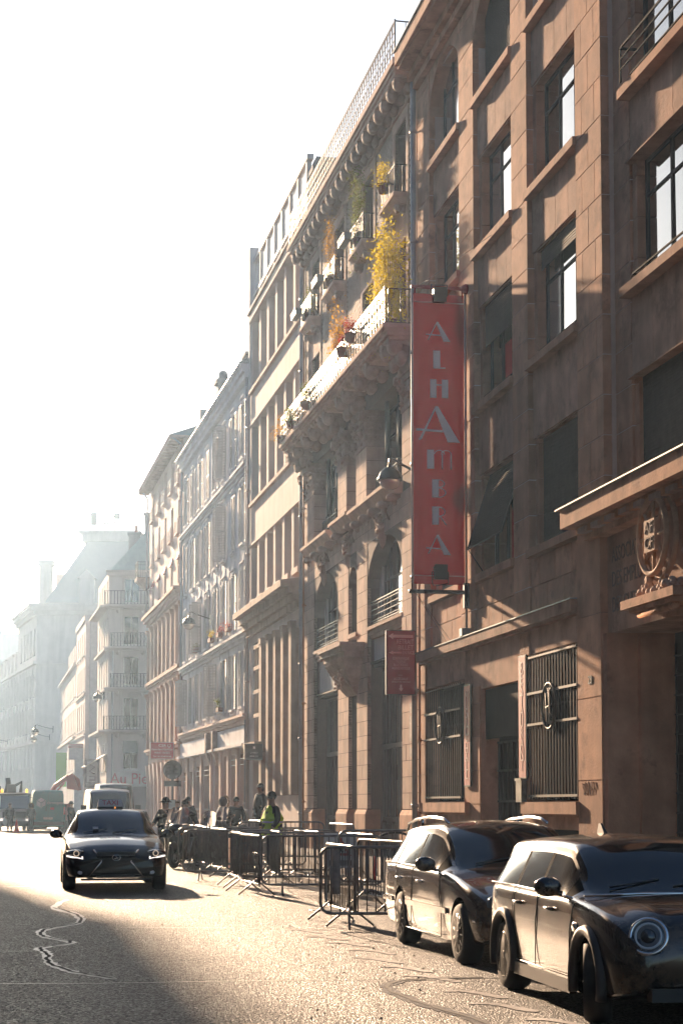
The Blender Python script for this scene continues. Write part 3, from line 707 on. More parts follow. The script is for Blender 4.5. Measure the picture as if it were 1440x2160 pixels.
arrow(mb, .86, 6.08, .66, .085); arrow(mb, .86, 5.645, .36, .05)
mb.add([(-.058, .53, 4.62), (-.058, .59, 4.70), (-.058, .555, 4.70), (-.058, .555, 4.80), (-.058, .505, 4.80), (-.058, .505, 4.70), (-.058, .47, 4.70)], [(0, 1, 2, 3, 4, 5, 6)])
mb.box(-.06, -.055, .49, .60, 5.045, 5.055)
mb.build('sign_arrow', PINKP, sg, fix=False)
for s, n_, z, h, w, al in (('RETRAIT', .415, 5.93, .14, .46, 0), ('BILLET', .40, 5.78, .14, .41, 0), ('EN FACE', .325, 5.645, .10, .31, 0), ('CONTREMARQUE', .53, 5.49, .075, .44, 0), ('TICKETAC', .53, 5.40, .075, .27, 0), ('BILLETRÉDUC', .53, 5.32, .075, .38, 0), ('AGENCE KIOSQUE', .53, 5.23, .075, .48, 0), ('ACCÈS SALLE', .53, 4.95, .075, .38, 0), ('UN BILLET PAR PERSONNE', .53, 4.87, .045, .5, 0)):
    text('sign_lettering', s, h * 1.25, PINKP, sg, (-.056, n_, z), TR, .002, w)
def strip(u, z0, z1, s, lab, dim):
    p = at('A', u, .0, 0); t = thing('vertical_sign', lab, 'sign', tuple(p), frame('A')[1])
    MB().box(-.25, .25, .012, .06, z0, z1).build('sign_panel', mat('strip_red_%d' % dim, (.40, .03, .03) if dim else (.40, .015, .02), .5, var=.1), t, fix=False)
    MB().box(-.27, .27, .012, .055, z0 - .03, z0 + .0).box(-.27, .27, .012, .055, z1, z1 + .03).box(-.30, -.26, .012, .055, z0, z1).build('sign_frame', ST, t, fix=False)
    n = len(s)
    for i, c in enumerate(s):
        if c != ' ': text('letter', c, .34, PINKP, t, (0, .064, z1 - .25 - (z1 - z0 - .5) * i / (n - 1)), (R(90), 0, R(180)), .003)
    return t
strip(14.4, 2.22, 4.78, 'RESTAURANT', 'faded red vertical strip sign reading RESTAURANT beside the large grille', 1)
strip(18.95, 2.1, 4.45, 'MUSIC-HALL', 'red vertical strip sign reading MUSIC-HALL beside the smaller grille', 0)
pb = thing('wall_post', 'short grey metal cabinet post under the RESTAURANT sign', 'box', tuple(at('A', 14.42, .08, 1.7)), frame('A')[1])
MB().box(-.2, .2, -.06, .06, 0, .45).box(-.23, .23, -.08, .08, .45, .50).build('casing', GALV, pb, fix=False)
# ================================================================ building B : balcony building with carved brackets
loc, rz = frame('B')
B = thing('balcony_building', 'cream stone apartment building with long iron balcony, carved brackets and arched ground-floor bays', 'building', loc, rz)
UB = 17.16
MB().box(-.2, UB, -13, -1.2, 0, 22.0).build('building_core', MATS['side_wall'], B, fix=False)
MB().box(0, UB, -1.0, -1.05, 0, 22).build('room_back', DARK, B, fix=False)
bayL, bayR, nic = (10.85, 15.2), (1.85, 6.4), (7.9, 9.2)
w = MB()
wall_cells(w, 0, UB, 0.1, 10.35, [(10.85, 15.2, 0, 9.5), (1.85, 6.4, 0, 9.5), (7.9, 9.2, 0, 9.15)], -.015, -.55)
arch_fill(w, 10.85, 15.2, 8.15, 9.42, 9.5, -.015, -.55); arch_fill(w, 1.85, 6.4, 8.15, 9.42, 9.5, -.015, -.55); arch_fill(w, 7.9, 9.2, 8.5, 9.08, 9.15, -.015, -.55)
w.box(7.9, 9.2, -.42, -.56, .1, 9.2)
# first floor piers and upper wall
for (a, c) in ((0, 1.8), (6.5, 8.0), (9.5, 10.9), (15.2, UB)): w.box(a + .01, c - .01, -.015, -.62, 10.35, 13.6)
w.box(8.0, 9.5, -.42, -.6, 10.35, 13.6)
w.box(0, UB, -.05, -.7, 13.6, 14.5)
upc = [(1.2, 2.6), (5.4, 7.0), (9.8, 11.5), (14.1, 15.6)]
uo = [(a, c, z0, z1) for (a, c) in upc for (z0, z1) in ((14.55, 17.35), (18.65, 20.75))]
wall_cells(w, 0, UB, 14.5, 22.0, uo, -.03, -.5)
w.build('wall', CRMORT, B, fix=False)
sp = []
for (a, c) in ((0, 1.85), (6.4, 7.9), (9.2, 10.85), (15.2, UB)):
    sp += courses([(a, c, 1.52, 9.5, 0, -.12)], .44, 1.0, .016, zref=1.52, jit=.006)
sp += courses([(0, UB, 9.5, 10.3, 0, -.1)], .44, 1.1, .016, zref=1.52, jit=.005)
for (a, c) in ((0, 1.8), (6.5, 8.0), (9.5, 10.9), (15.2, UB)): sp += courses([(a, c, 10.72, 12.5, 0, -.12)], .44, 1.6, .016, zref=1.52, jit=.004)
lay(sp, CREAM, B, limit=285)
# jamb stones of bays (the far jamb faces the camera)
jm = MB()
for (c, z1, dn) in ((15.2, 8.2, .5), (6.4, 8.2, .5), (9.2, 8.5, .4)):
    for q in courses([(c - .03, c - .0, .2, z1, -.02, -dn)], .44, 1, .016, zref=1.52): jm.box(c - .012, c + .01, q[2], q[3], q[4], q[5])
for c in (10.9, 17.16, 8.0):
    pass
for (c, dn) in ((6.5, .6), (9.5, .4), (15.2, .6)):
    for q in courses([(c, c + .1, 10.4, 12.5, -.02, -dn)], .44, 1, .016, zref=1.52): jm.box(c - .012, c + .01, q[2], q[3], q[4], q[5])
o = jm.build('jamb_stonework', CREAM, B, fix=False); o['kind'] = 'stuff'
for (a, c) in ((0, 1.85), (6.4, 7.9), (9.2, 10.85), (15.2, UB)):
    MB().box(a - .03, c + .03, -.4, .075, .1, 1.36).hexa([(a - .03, -.4, 1.36), (c + .03, -.4, 1.36), (c + .03, .075, 1.36), (a - .03, .075, 1.36), (a, -.4, 1.5), (c, -.4, 1.5), (c, .01, 1.5), (a, .01, 1.5)]).build('plinth', WARM, B, fix=False)
# bays : door, sign panel, sill, arched window
for (a, c), zd in ((bayL, 5.3), (bayR, 5.75)):
    d = MB(); n = -.5
    d.box(a, c, n - .06, n - .1, .1, zd)
    us = [a + (c - a) * k / 4 for k in range(5)]
    for q in us: d.box(q - .06, q + .06, n + .03, n - .06, .1, zd)
    for z, h in ((.12, .18), (1.15, .12), (3.3, .14), (zd - .1, .1)): d.box(a, c, n + .04, n - .06, z, z + h)
    for k in range(4):
        for q in (.3, .7): d.box(us[k] + (us[k + 1] - us[k]) * q - .025, us[k] + (us[k + 1] - us[k]) * q + .025, n + .01, n - .06, 1.3, zd - .1)
    dd = d.build('shop_door', WOODD, B, fix=False)
    for k in range(4):
        block('pane', GLASS, dd, us[k] + .08, us[k + 1] - .08, n - .02, n - .05, 1.3, 3.28); block('pane', GLASS, dd, us[k] + .08, us[k + 1] - .08, n - .02, n - .05, 3.46, zd - .12)
        block('door_panel', WOODD, dd, us[k] + .14, us[k + 1] - .14, n, n - .05, .38, 1.08)
    MB().box(a, c, -.2, -.5, zd, zd + .1).box(a, c, -.10, -.5, zd + .1, zd + .16).build('door_hood', FRAMED, B, fix=False)
    MB().box(a, c, -.22, -.5, zd + .16, 6.6).build('fascia_panel', WHITEP, B, fix=False)
    MB().box(a, c, -.05, -.5, 6.72, 6.86).box(a, c, -.1, -.5, 6.6, 6.72).box(a, c, .02, -.5, 6.86, 6.96).build('window_sill', CREAM, B, fix=False)
    window(B, a + .15, c - .3, 7.0, 9.4, -.46, 5, (.55,), FRAMEG, .06)
    MB().box(c - .32, c, -.4, -.5, 6.96, 9.4).build('inner_jamb', WHITEP, B, fix=False)
    railing(B, a + .05, c - .05, -.12, 7.05, 7.72, .14, IRON, 'guard_rail', 'horiz')
text('fascia_lettering', 'MODE', .5, mat('letter_grey', (.3, .28, .27), .8), B, (13.0, -.215, 6.15), (R(90), 0, R(180)), .004)
MB().box(7.88, 9.22, -.3, .05, 6.85, 6.98).build('niche_sill', CREAM, B, fix=False)
window(B, 8.0, 9.0, 7.1, 8.9, -.40, 1, (), FRAMED, .05)
# big corbel shelf between the bays
cb = MB()
for k, (pn, z0, z1, ex) in enumerate(((.78, 6.44, 6.56, .1), (.70, 6.30, 6.44, .04), (.60, 6.12, 6.30, -.05))): cb.box(6.8 - ex, 10.3 + ex, -.02, pn, z0, z1)
for k in range(9):
    t = k / 8; cb.hexa([(7.1 + t * .7, -.1, 6.12 - (k + 1) * .12), (10.0 - t * .7, -.1, 6.12 - (k + 1) * .12), (10.0 - t * .7, .52 * (1 - t) ** .8 + .04, 6.12 - (k + 1) * .12), (7.1 + t * .7, .52 * (1 - t) ** .8 + .04, 6.12 - (k + 1) * .12),
                         (7.08 + t * .7, -.1, 6.12 - k * .12), (10.02 - t * .7, -.1, 6.12 - k * .12), (10.02 - t * .7, .58 * (1 - max(0, t - .1)) ** .8 + .05, 6.12 - k * .12), (7.08 + t * .7, .58 * (1 - max(0, t - .1)) ** .8 + .05, 6.12 - k * .12)])
cb.build('corbel_shelf', CARVE, B, fix=False)
gb = MB()
for i in range(60): gb.ball((random.uniform(7.7, 9.5), random.uniform(.25, .5), random.uniform(5.3, 6.05)), random.uniform(.04, .09), n=6, m=4)
gb.build('carved_garland', CARVE, B, fix=False)['kind'] = 'stuff'
# console sills under the first-floor windows
SCM = scroll_mesh(CARVE)
def ballbr(u, z, n=.22):
    return MB().ball((u, n, z - .12), .15, .17, .13, 10, 7).lathe([(.0, z - .36), (.06, z - .32), (.09, z - .2)], (u, n * .7, 0), 8).box(u - .1, u + .1, -.02, n, z - .12, z).build('console', CARVE, B)
for (a, c, z) in ((10.95, 15.6, 10.58), (7.7, 10.5, 10.66), (1.75, 7.45, 10.58)):
    MB().box(a, c, -.5, .42, z - .06, z + .04).hexa([(a + .04, -.1, z - .3), (c - .04, -.1, z - .3), (c - .04, .2, z - .3), (a + .04, .2, z - .3), (a + .01, -.1, z - .06), (c - .01, -.1, z - .06), (c - .01, .38, z - .06), (a + .01, .38, z - .06)]).build('window_sill', CREAM, B, fix=False)
    k = max(2, round((c - a) / 1.15))
    for i in range(k): ballbr(a + .35 + (c - a - .7) * i / (k - 1), z - .28)
for u, z in ((13.1, 10.0), (4.1, 10.0), (9.0, 10.05)):
    m_ = MB()
    for i in range(30): m_.ball((u + random.gauss(0, .16), random.uniform(.02, .2), z - random.uniform(0, .6)), random.uniform(.03, .09), n=6, m=4)
    m_.tube([(u + .02, .05, z), (u + .5, .05, z + .05), (u + .9, .05, z - .25)], .03, 5).tube([(u - .02, .05, z), (u - .5, .05, z + .05), (u - .9, .05, z - .25)], .03, 5)
    m_.lathe([(0, z - 1.0), (.1, z - .8), (.13, z - .4), (.05, z - .2)], (u, .04, 0), 8)
    m_.build('cartouche', CARVE, B, fix=False)
# pilaster capitals
def capital(a, c, z0=12.5, z1=13.6):
    m_ = MB(); h = z1 - z0
    for k in range(6):
        t = k / 6; e = .03 + .16 * t ** 1.6; m_.box(a - e, c + e, -.6, e, z0 + h * t, z0 + h * (t + .16))
    for i in range(22):
        t = random.random(); u = random.uniform(a, c); m_.ball((u, .06 + .16 * t, z0 + .12 + t * h * .72), random.uniform(.04, .085), n=6, m=4)
    for i in range(14):
        t = random.random(); m_.ball((a - .04 - .1 * t, random.uniform(-.5, .05), z0 + .12 + t * h * .72), random.uniform(.04, .08), n=6, m=4)
    for u in (a - .02, c + .02): m_.lathe([(0, -.1), (.13, -.1), (.13, .1), (0, .1)], (u, .12, z1 - .2), 10, 'y')
    m_.build('capital', CARVE, B, fix=False)
for (a, c) in ((0, 1.8), (6.5, 8.0), (9.5, 10.9), (15.2, UB)): capital(a, c)
# first floor windows
for (a, c) in ((1.82, 6.48), (10.92, 15.18)):
    window(B, a, c, 10.6, 13.55, -.66, 4, (.72,), FRAMED, .08)
    MB().tube([(a + 1.5, -.3, 10.6), (a + 1.5, -.3, 13.55)], .07, 8).tube([(a + 3.1, -.3, 10.6), (a + 3.1, -.3, 13.55)], .07, 8).ball((a + 1.5, -.3, 11.5), .1).ball((a + 3.1, -.3, 11.5), .1).build('iron_column', IRON, B)
    railing(B, a + .05, c - .05, -.3, 10.7, 11.5, .16, IRON, 'guard_rail')
# ---- balcony
bal = MB().box(.05, 17.1, -.1, .93, 14.46, 14.58).box(.1, 17.05, -.1, .86, 14.38, 14.46).box(.14, 17.0, -.1, .78, 14.28, 14.38).box(.2, 16.95, -.1, .62, 14.18, 14.28).build('balcony', CREAM, B, fix=False)
k = 0; bpos = [.5, 1.3, 6.7, 7.7, 9.8, 10.6, 15.5, 16.6, 3.4, 4.9, 12.3, 13.7]
for u in sorted(bpos):
    link('bracket', SCM, B, (u, 0, 14.04), scale=(1.5, 1.15, 1.25)); 
    if u not in (3.4, 4.9, 12.3, 13.7): link('bracket', SCM, B, (u, .0, 13.72), scale=(1.5, .72, 1.1))
for i in range(34): block('dentil', CREAM, B, .3 + i * .5, .55 + i * .5, .62, .70, 14.19, 14.28)
BRAS = mat('wrought_iron_gilt', (.12, .09, .05), .38, metal=.7, var=.2, scale=8)
railing(bal, .12, 17.0, .86, 14.60, 15.55, .34, BRAS, 'balcony_railing', 'weave', ends=.78, r=.014)
# ---- upper wall: brickwork between dressed strips
BRK = mat('yellow_brick', (.42, .32, .25), .85, var=.18, scale=9, grime=((.25, .17, .12), .5, 1.5, .55))
bk = MB()
def inop(u0, u1, z0, z1):
    for (a, c) in upc:
        if u1 > a - .28 and u0 < c + .28: return True
    return False
zz = 14.62; r_ = 0
while zz < 20.95:
    u = .42 + (.11 if r_ % 2 else 0)
    while u < 16.8:
        if not inop(u, u + .2, zz, zz + .06):
            j = random.uniform(0, .008); bk.box(u, u + .207, -.1, -.012 + j, zz, zz + .068)
        u += .22
    zz += .08; r_ += 1
o = bk.build('brickwork', BRK, B, fix=False); o['kind'] = 'stuff'
dz = MB()
for (a, c) in upc:
    for (q0, q1) in ((a - .26, a), (c, c + .26)):
        z = 14.6
        while z < 21.2: e = .03 if int(z / .33) % 2 else 0; dz.box(q0 - (e if q0 < a else 0), q1 + (e if q1 > c else 0), -.1, .012, z + .006, z + .324); z += .33
    for z0, z1 in ((17.35, 18.2), (20.75, 21.4)): dz.box(a - .26, c + .26, -.1, .018, z0, z1)
dz.box(0, .40, -.1, .012, 14.6, 21.4).box(16.85, UB, -.1, .012, 14.6, 21.4)
o = dz.build('dressed_stonework', CREAM, B, fix=False); o['kind'] = 'stuff'
BLND = mat('louvred_blind', (.46, .45, .43), .7, var=.05)
for i, (a, c) in enumerate(upc):
    for r, (z0, z1) in enumerate(((14.55, 17.35), (18.65, 20.75))):
        window(B, a + .02, c - .02, z0 + .02, z1, -.36, 2, (.7,), FRAMEW, .06)
        if (i + r) % 2 == 0 or i == 0:
            sh = MB()
            z = z0 + .1
            while z < z1 - .1: sh.hexa([(c - .75, -.30, z), (c - .06, -.30, z), (c - .06, -.33, z), (c - .75, -.33, z), (c - .75, -.31, z + .05), (c - .06, -.31, z + .05), (c - .06, -.35, z + .05), (c - .75, -.35, z + .05)]); z += .06
            sh.build('louvred_blind', BLND, B, fix=False)
    MB().box(a - .2, c + .2, -.4, .42, 18.42, 18.54).hexa([(a - .1, -.1, 18.24), (c + .1, -.1, 18.24), (c + .1, .25, 18.24), (a - .1, .25, 18.24), (a - .16, -.1, 18.42), (c + .16, -.1, 18.42), (c + .16, .38, 18.42), (a - .16, .38, 18.42)]).build('window_sill', CREAM, B, fix=False)
    for q in (a + .1, c - .1): link('bracket', SCM, B, (q, 0, 18.14), scale=(.7, .5, .7))
    railing(B, a - .1, c + .1, .34, 18.56, 19.35, .13, IRON, 'guard_rail', 'bars', ends=.34)
    MB().box(a - .05, c + .05, -.02, .0, 17.5, 18.05).build('panel', CREAM, B, fix=False)
# ---- crowning cornice and terrace railing
MB().box(-.0, 17.1, -.1, .66, 21.72, 21.90).box(.05, 17.05, -.1, .60, 21.60, 21.72).box(.1, 17.0, -.1, .55, 21.48, 21.60).box(0, UB, -.1, .06, 21.05, 21.2).build('cornice', CREAM, B, fix=False)
for i in range(21): link('bracket', SCM, B, (.45 + i * .81, 0, 21.33), scale=(1.0, .88, 1.05))
railing(B, .05, 17.0, .58, 21.92, 22.95, .30, IRON, 'terrace_railing', 'weave', ends=.6, r=.011)
MB().box(0, UB, -.3, -4, 21.9, 22.0).box(0, UB, -3.0, -9, 22.0, 25.2).build('attic', ZINC, B, fix=False)
MB().hexa([(0.3, -1.2, 22), (UB - .2, -1.2, 22), (UB - .2, -6, 22), (.3, -6, 22), (.3, -2.3, 24.4), (UB - .2, -2.3, 24.4), (UB - .2, -6, 24.4), (.3, -6, 24.4)]).build('roof', SLATE, B)
for u, z in ((2.2, 23.1), (6.6, 23.2), (17.0, 24.9)):
    if u < 10: MB().box(u - .7, u + .7, -.75, -2.5, 22, z + .1).box(u - .8, u + .8, -.62, -2.5, z + .1, z + .25).build('dormer', CREAM, B, fix=False)
MB().box(16.35, 17.3, -.25, -3.6, 22.0, 24.7).box(16.28, 17.36, -.15, -3.7, 24.55, 24.75).box(16.35, 17.3, -.3, -3.6, 24.75, 25.1).build('chimney', mat('chimney_stone', (.32, .28, .26), .9, streak=.3), B, fix=False)
pipe(B, 16.98, .13, 0, 21.3, .075, PIPEM, clamps=8)
pipe(B, 16.72, .09, 0, 21.0, .035, MATS['copper_pipe'], 'cable_pipe', 6)

# ---- plants on the balcony and the window sills
def pot_plant(u, n, z, r, cnt, m, lab, cat='potted plant', pot=.16, sz=.07, stems=6, grp=None, seed=0):
    t = thing('potted_plant', lab, cat, tuple(at('B', u, n, z)), frame('B')[1], grp)
    MB().lathe([(0, 0), (pot * .7, 0), (pot, pot * 1.5), (pot * 1.08, pot * 1.5), (pot * 1.08, pot * 1.7), (pot * .9, pot * 1.7), (pot * .9, pot * 1.5), (0, pot * 1.5)], n=12).build('pot', POT, t)
    leaves((0, 0, pot * 1.6 + r[2] * .9), r, cnt, sz, m, seed, parent=t)
    st = MB(); rnd = random.Random(seed)
    for i in range(stems):
        x, y = rnd.uniform(-1, 1) * r[0], rnd.uniform(-1, 1) * r[1]; st.tube([(0, 0, pot), (x * .3, y * .3, pot + r[2] * .6), (x, y, pot + r[2] * rnd.uniform(1.1, 1.9))], .008, 4)
    st.build('stem', mat('plant_stem', (.2, .14, .05), .8), t)
    return t
pot_plant(1.5, .40, 14.6, (1.0, .33, 1.15), 5200, LYEL, 'large golden yellow bamboo filling the near end of the long balcony', seed=1, sz=.10, stems=16, pot=.25)
pot_plant(3.1, .5, 14.6, (.5, .25, .75), 1100, LYEL, 'shorter yellow-green shrub behind the tall bamboo on the balcony', seed=2, sz=.08, stems=8)
pot_plant(8.1, .55, 14.6, (.6, .25, .95), 1700, LORG, 'orange autumn shrub halfway along the long balcony', seed=3, sz=.08, stems=10, pot=.22)
pot_plant(4.3, .95, 15.1, (.25, .16, .22), 420, LRED, 'red flowering plant in a pot hung on the balcony rail', seed=4, sz=.07)
pot_plant(5.6, .95, 15.0, (.3, .18, .2), 420, LRED, 'dark red trailing plant on the rail below the third window', seed=5, sz=.07)
pot_plant(11.6, .97, 14.7, (.22, .14, .32), 380, LGRN, 'green trailing plant in the balcony rail past the orange shrub', seed=6, sz=.07)
pot_plant(14.2, 1.0, 14.6, (.36, .2, .26), 620, LGRN, 'round green plant hung outside the far part of the balcony rail', seed=7, sz=.08)
pot_plant(16.8, .9, 14.6, (.32, .22, .35), 480, LORG, 'wispy orange plant at the far end of the balcony', seed=8, sz=.06)
pot_plant(2.3, .42, 18.9, (.34, .22, .36), 650, LYEL, 'yellow-green plant in a pot on the nearest upper window ledge', seed=9, sz=.06)
pot_plant(6.3, .3, 18.6, (.42, .22, 1.0), 1500, LGRN, 'tall green climbing plant filling the second upper window', seed=10, sz=.07)
pot_plant(10.6, .3, 18.6, (.38, .2, .9), 1100, LORG, 'feathery golden plant standing at the third upper window', seed=11, sz=.06)
pot_plant(14.8, .25, 18.6, (.3, .2, .5), 420, LGRN, 'thin green plant at the farthest upper window', seed=12, sz=.06)
for u, lab in ((7.2, 'grey planter box hooked on the second upper window railing'), (11.7, 'long dark planter box on the third upper window railing'), (15.8, 'green-topped planter box on the farthest upper window railing')):
    o = MB().box(-.5, .5, .0, .22, 0, .22).box(-.52, .52, -.02, .24, .19, .22).box(-.4, .4, .22, .225, .03, .06).build('planter_box', mat('planter_grey', (.13, .15, .16), .6), None, tuple(at('B', u, .42, 18.95)), (0, 0, frame('B')[1]))
    tag(o, lab, 'planter')

# ================================================================ building C : ribbed concrete front
loc, rz = frame('C')
Cb = thing('concrete_building', 'pinkish concrete-ribbed office building with vertical fins and a projecting ledge', 'building', loc, rz)
UC = 13.2
MB().box(0, UC + .1, -12, -1.0, 0, 23.0).build('building_core', PLAST, Cb, fix=False)
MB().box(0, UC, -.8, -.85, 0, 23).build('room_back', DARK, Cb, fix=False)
w = MB(); rowsC = [(10.35, 12.7), (14.55, 17.95), (19.5, 22.55)]
wu = [(.5 + i * 2.12, .5 + i * 2.12 + 1.62) for i in range(6)]
co = [(.35, UC - .55, z0, z1) for z0, z1 in rowsC]
wall_cells(w, 0, UC, 8.6, 23.0, co, 0, -.5); w.build('wall', PLAST, Cb, fix=False)
for r, (z0, z1) in enumerate(rowsC):
    for (a, c) in wu:
        MB().box(c, c + .5 if c + .5 < UC - .5 else UC - .5, -.55 if r else -.6, -.05 if r else .0, z0, z1).build('fin', PLAST, Cb, fix=False)
        if c < UC - .4: window(Cb, a, c, z0 + .02, z1, -.42, 2, (.72,) if r else (.5,), FRAMEW, .06)
    if r: MB().box(.2, UC - .4, -.5, .14, z0 - .14, z0).build('sill_band', CREAM, Cb, fix=False)
MB().box(0, UC - .1, -.1, .12, 22.56, 22.9).box(0, UC - .1, -.1, .2, 22.9, 23.0).build('cornice_band', PLAST, Cb, fix=False)
MB().box(0, UC - .1, -.1, .08, 17.96, 18.1).box(0, UC - .1, -.1, .07, 12.71, 12.82).build('string_course', PLAST, Cb, fix=False)
for (a, c) in wu: MB().box(a + .1, c - .15, -.1, .13, 10.12, 10.33).build('sill_block', PLAST, Cb, fix=False)
CLED = mat('limestone_weathered', (.44, .31, .235), .9, var=.2, scale=1.4, streak=.3, bump=.004)
MB().hexa([(.45, -.1, 9.55), (13.0, -.1, 9.55), (13.0, .78, 9.55), (.45, .78, 9.55), (.45, -.1, 9.9), (13.0, -.1, 9.9), (13.0, .78, 9.78), (.45, .78, 9.78)]).box(.3, 13.1, -.1, .52, 9.3, 9.55).box(.3, 13.1, -.1, .35, 9.05, 9.3).box(.3, 13.1, -.1, .18, 8.8, 9.05).build('canopy_ledge', CLED, Cb, fix=False)
# tall columns below
w = MB(); w.box(0, UC, -.0, -.5, 8.45, 8.62); w.box(0, .45, 0, -.5, 0, 8.45); w.box(UC - 1.1, UC, 0, -.5, 0, 8.45); w.box(.45, 8.8, -.1, -.5, 0, 2.0); w.box(0.45, 8.8, -.05, -.5, 8.2, 8.45); w.box(8.8, UC - 1.1, -.02, -.5, 3.95, 4.3); w.build('lower_wall', PLAST, Cb, fix=False)
for i in range(5):
    u = .9 + i * 1.78
    MB().box(u + 1.0, u + 1.55, -.5, .14, 2.02, 8.45).box(u + .95, u + 1.6, -.5, .18, 8.2, 8.45).build('column', CLED, Cb, fix=False)
    window(Cb, u - .2 if i else .46, u + 1.0, 2.05, 8.2, -.36, 2, (.2, .4, .6, .8), PLAST, .08)
MB().box(8.95, UC - 1.1, -.3, -.36, 4.3, 8.45).build('bay_back', DARK, Cb, fix=False)
lt = MB()
for z in (5.3, 6.3, 7.3, 8.2): lt.box(8.95, UC - 1.15, .02, -.2, z, z + .16)
for k in range(5): lt.box(9.3 + k * .6, 9.38 + k * .6, .0, -.18, 4.3, 8.4)
lt.build('stone_lattice', CLED, Cb, fix=False)
MB().box(9.0, UC - 1.1, -.40, -.5, .1, 3.95).build('entrance_door', WOODD, Cb, fix=False)
MB().box(9.0, UC - .9, -.1, .42, 4.02, 4.22).build('door_hood', CLED, Cb, fix=False)
m_ = MB().box(4.4, 5.3, -.095, -.06, .5, .95).build('vent_grille', FRAMED, Cb, fix=False)
# attic with terrace frames
TF = mat('terrace_frame', (.60, .55, .52), .7, var=.05, streak=.1)
f = MB()
f.box(0, UC + .2, -.35, -.1, 23.75, 23.9).box(0, UC + .2, -.35, -.1, 25.3, 25.48)
for i in range(8): f.box(.2 + i * 1.85, .38 + i * 1.85, -.3, -.12, 23.0, 25.3)
f.build('terrace_frame', TF, Cb, fix=False)
for i in range(7): block('terrace_panel', WHITEP, Cb, .4 + i * 1.85, 2.03 + i * 1.85, -.16, -.22, 23.02, 23.74); 
for i in range(7): block('terrace_glass', mat('pale_glass', (.6, .65, .68), .1, var=0, spec=1.0, alpha=.25), Cb, .4 + i * 1.85, 2.03 + i * 1.85, -.18, -.19, 23.92, 25.28)
MB().box(UC - .1, UC + .25, -1.6, .06, 19.5, 26.0).build('end_wall', WHITEP, Cb, fix=False)
pipe(Cb, 13.22, .10, 0, 19.4, .06, mat('pinkish_pipe', (.42, .34, .32), .5), clamps=7)
# dark hanging shop sign
t = thing('projecting_sign', 'small square black projecting sign above the narrow doorway', 'sign', tuple(at('C', 8.9, 0, 0)), frame('C')[1])
MB().box(-.05, .05, .1, .80, 3.45, 4.12).build('sign_panel', mat('sign_black', (.012, .013, .018), .35, var=0), t, fix=False)
MB().box(-.06, .06, .80, .85, 3.45, 4.12).tube([(0, 0, 3.8), (0, .12, 3.8)], .02, 6).build('sign_frame', GALV, t, fix=False)
for s, z, w_ in (('LYSEO', 3.74, .30), ('HOTEL SPA', 3.60, .34)): text('sign_lettering', s, .07, WHT, t, (-.056, .45, z), TR, .002, w_)
MB().box(-.058, -.052, .40, .49, 3.90, 4.0).build('sign_emblem', WHT, t, fix=False)
# ================================================================ building D : white shuttered building
loc, rz = frame('D')
D = thing('shuttered_building', 'white plaster building with rows of slatted shutters over old shopfronts', 'building', loc, rz)
UD = 23.5
WD = mat('plaster_white', (.74, .76, .80), .9, var=.08, scale=1.2, streak=.14)
MB().box(0, UD, -11, -.9, 0, 20.8).build('building_core', WD, D, fix=False)
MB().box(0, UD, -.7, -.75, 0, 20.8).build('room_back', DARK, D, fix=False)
rD = [(5.95, 8.45), (9.5, 12.1), (13.2, 15.8), (17.05, 19.55)]
cD = [1.65 + 2.88 * i for i in range(8)]
w = MB(); wall_cells(w, 0, UD, 5.3, 20.8, [(c - .5, c + .5, a, b) for c in cD for a, b in rD], 0, -.4); w.build('wall', WD, D, fix=False)
MB().box(0, UD, -.1, .35, 20.55, 20.8).box(0, UD, -.1, .22, 20.3, 20.55).box(0, UD, -.1, .45, 20.8, 20.9).build('cornice', WD, D, fix=False)
MB().box(0, UD, -.1, .5, 20.9, 20.96).hexa([(0, .45, 20.96), (UD, .45, 20.96), (UD, -5, 20.96), (0, -5, 20.96), (0, -1.4, 21.9), (UD, -1.4, 21.9), (UD, -5, 22.6), (0, -5, 22.6)]).build('roof', ZINC, D, fix=False)
for z in (16.5, 9.1, 5.45): MB().box(0, UD, -.1, .28, z, z + .12).box(0, UD, -.1, .2, z - .14, z).box(0, UD, -.1, .1, z - .3, z - .14).build('string_course', WD if z > 6 else PEACH, D, fix=False)
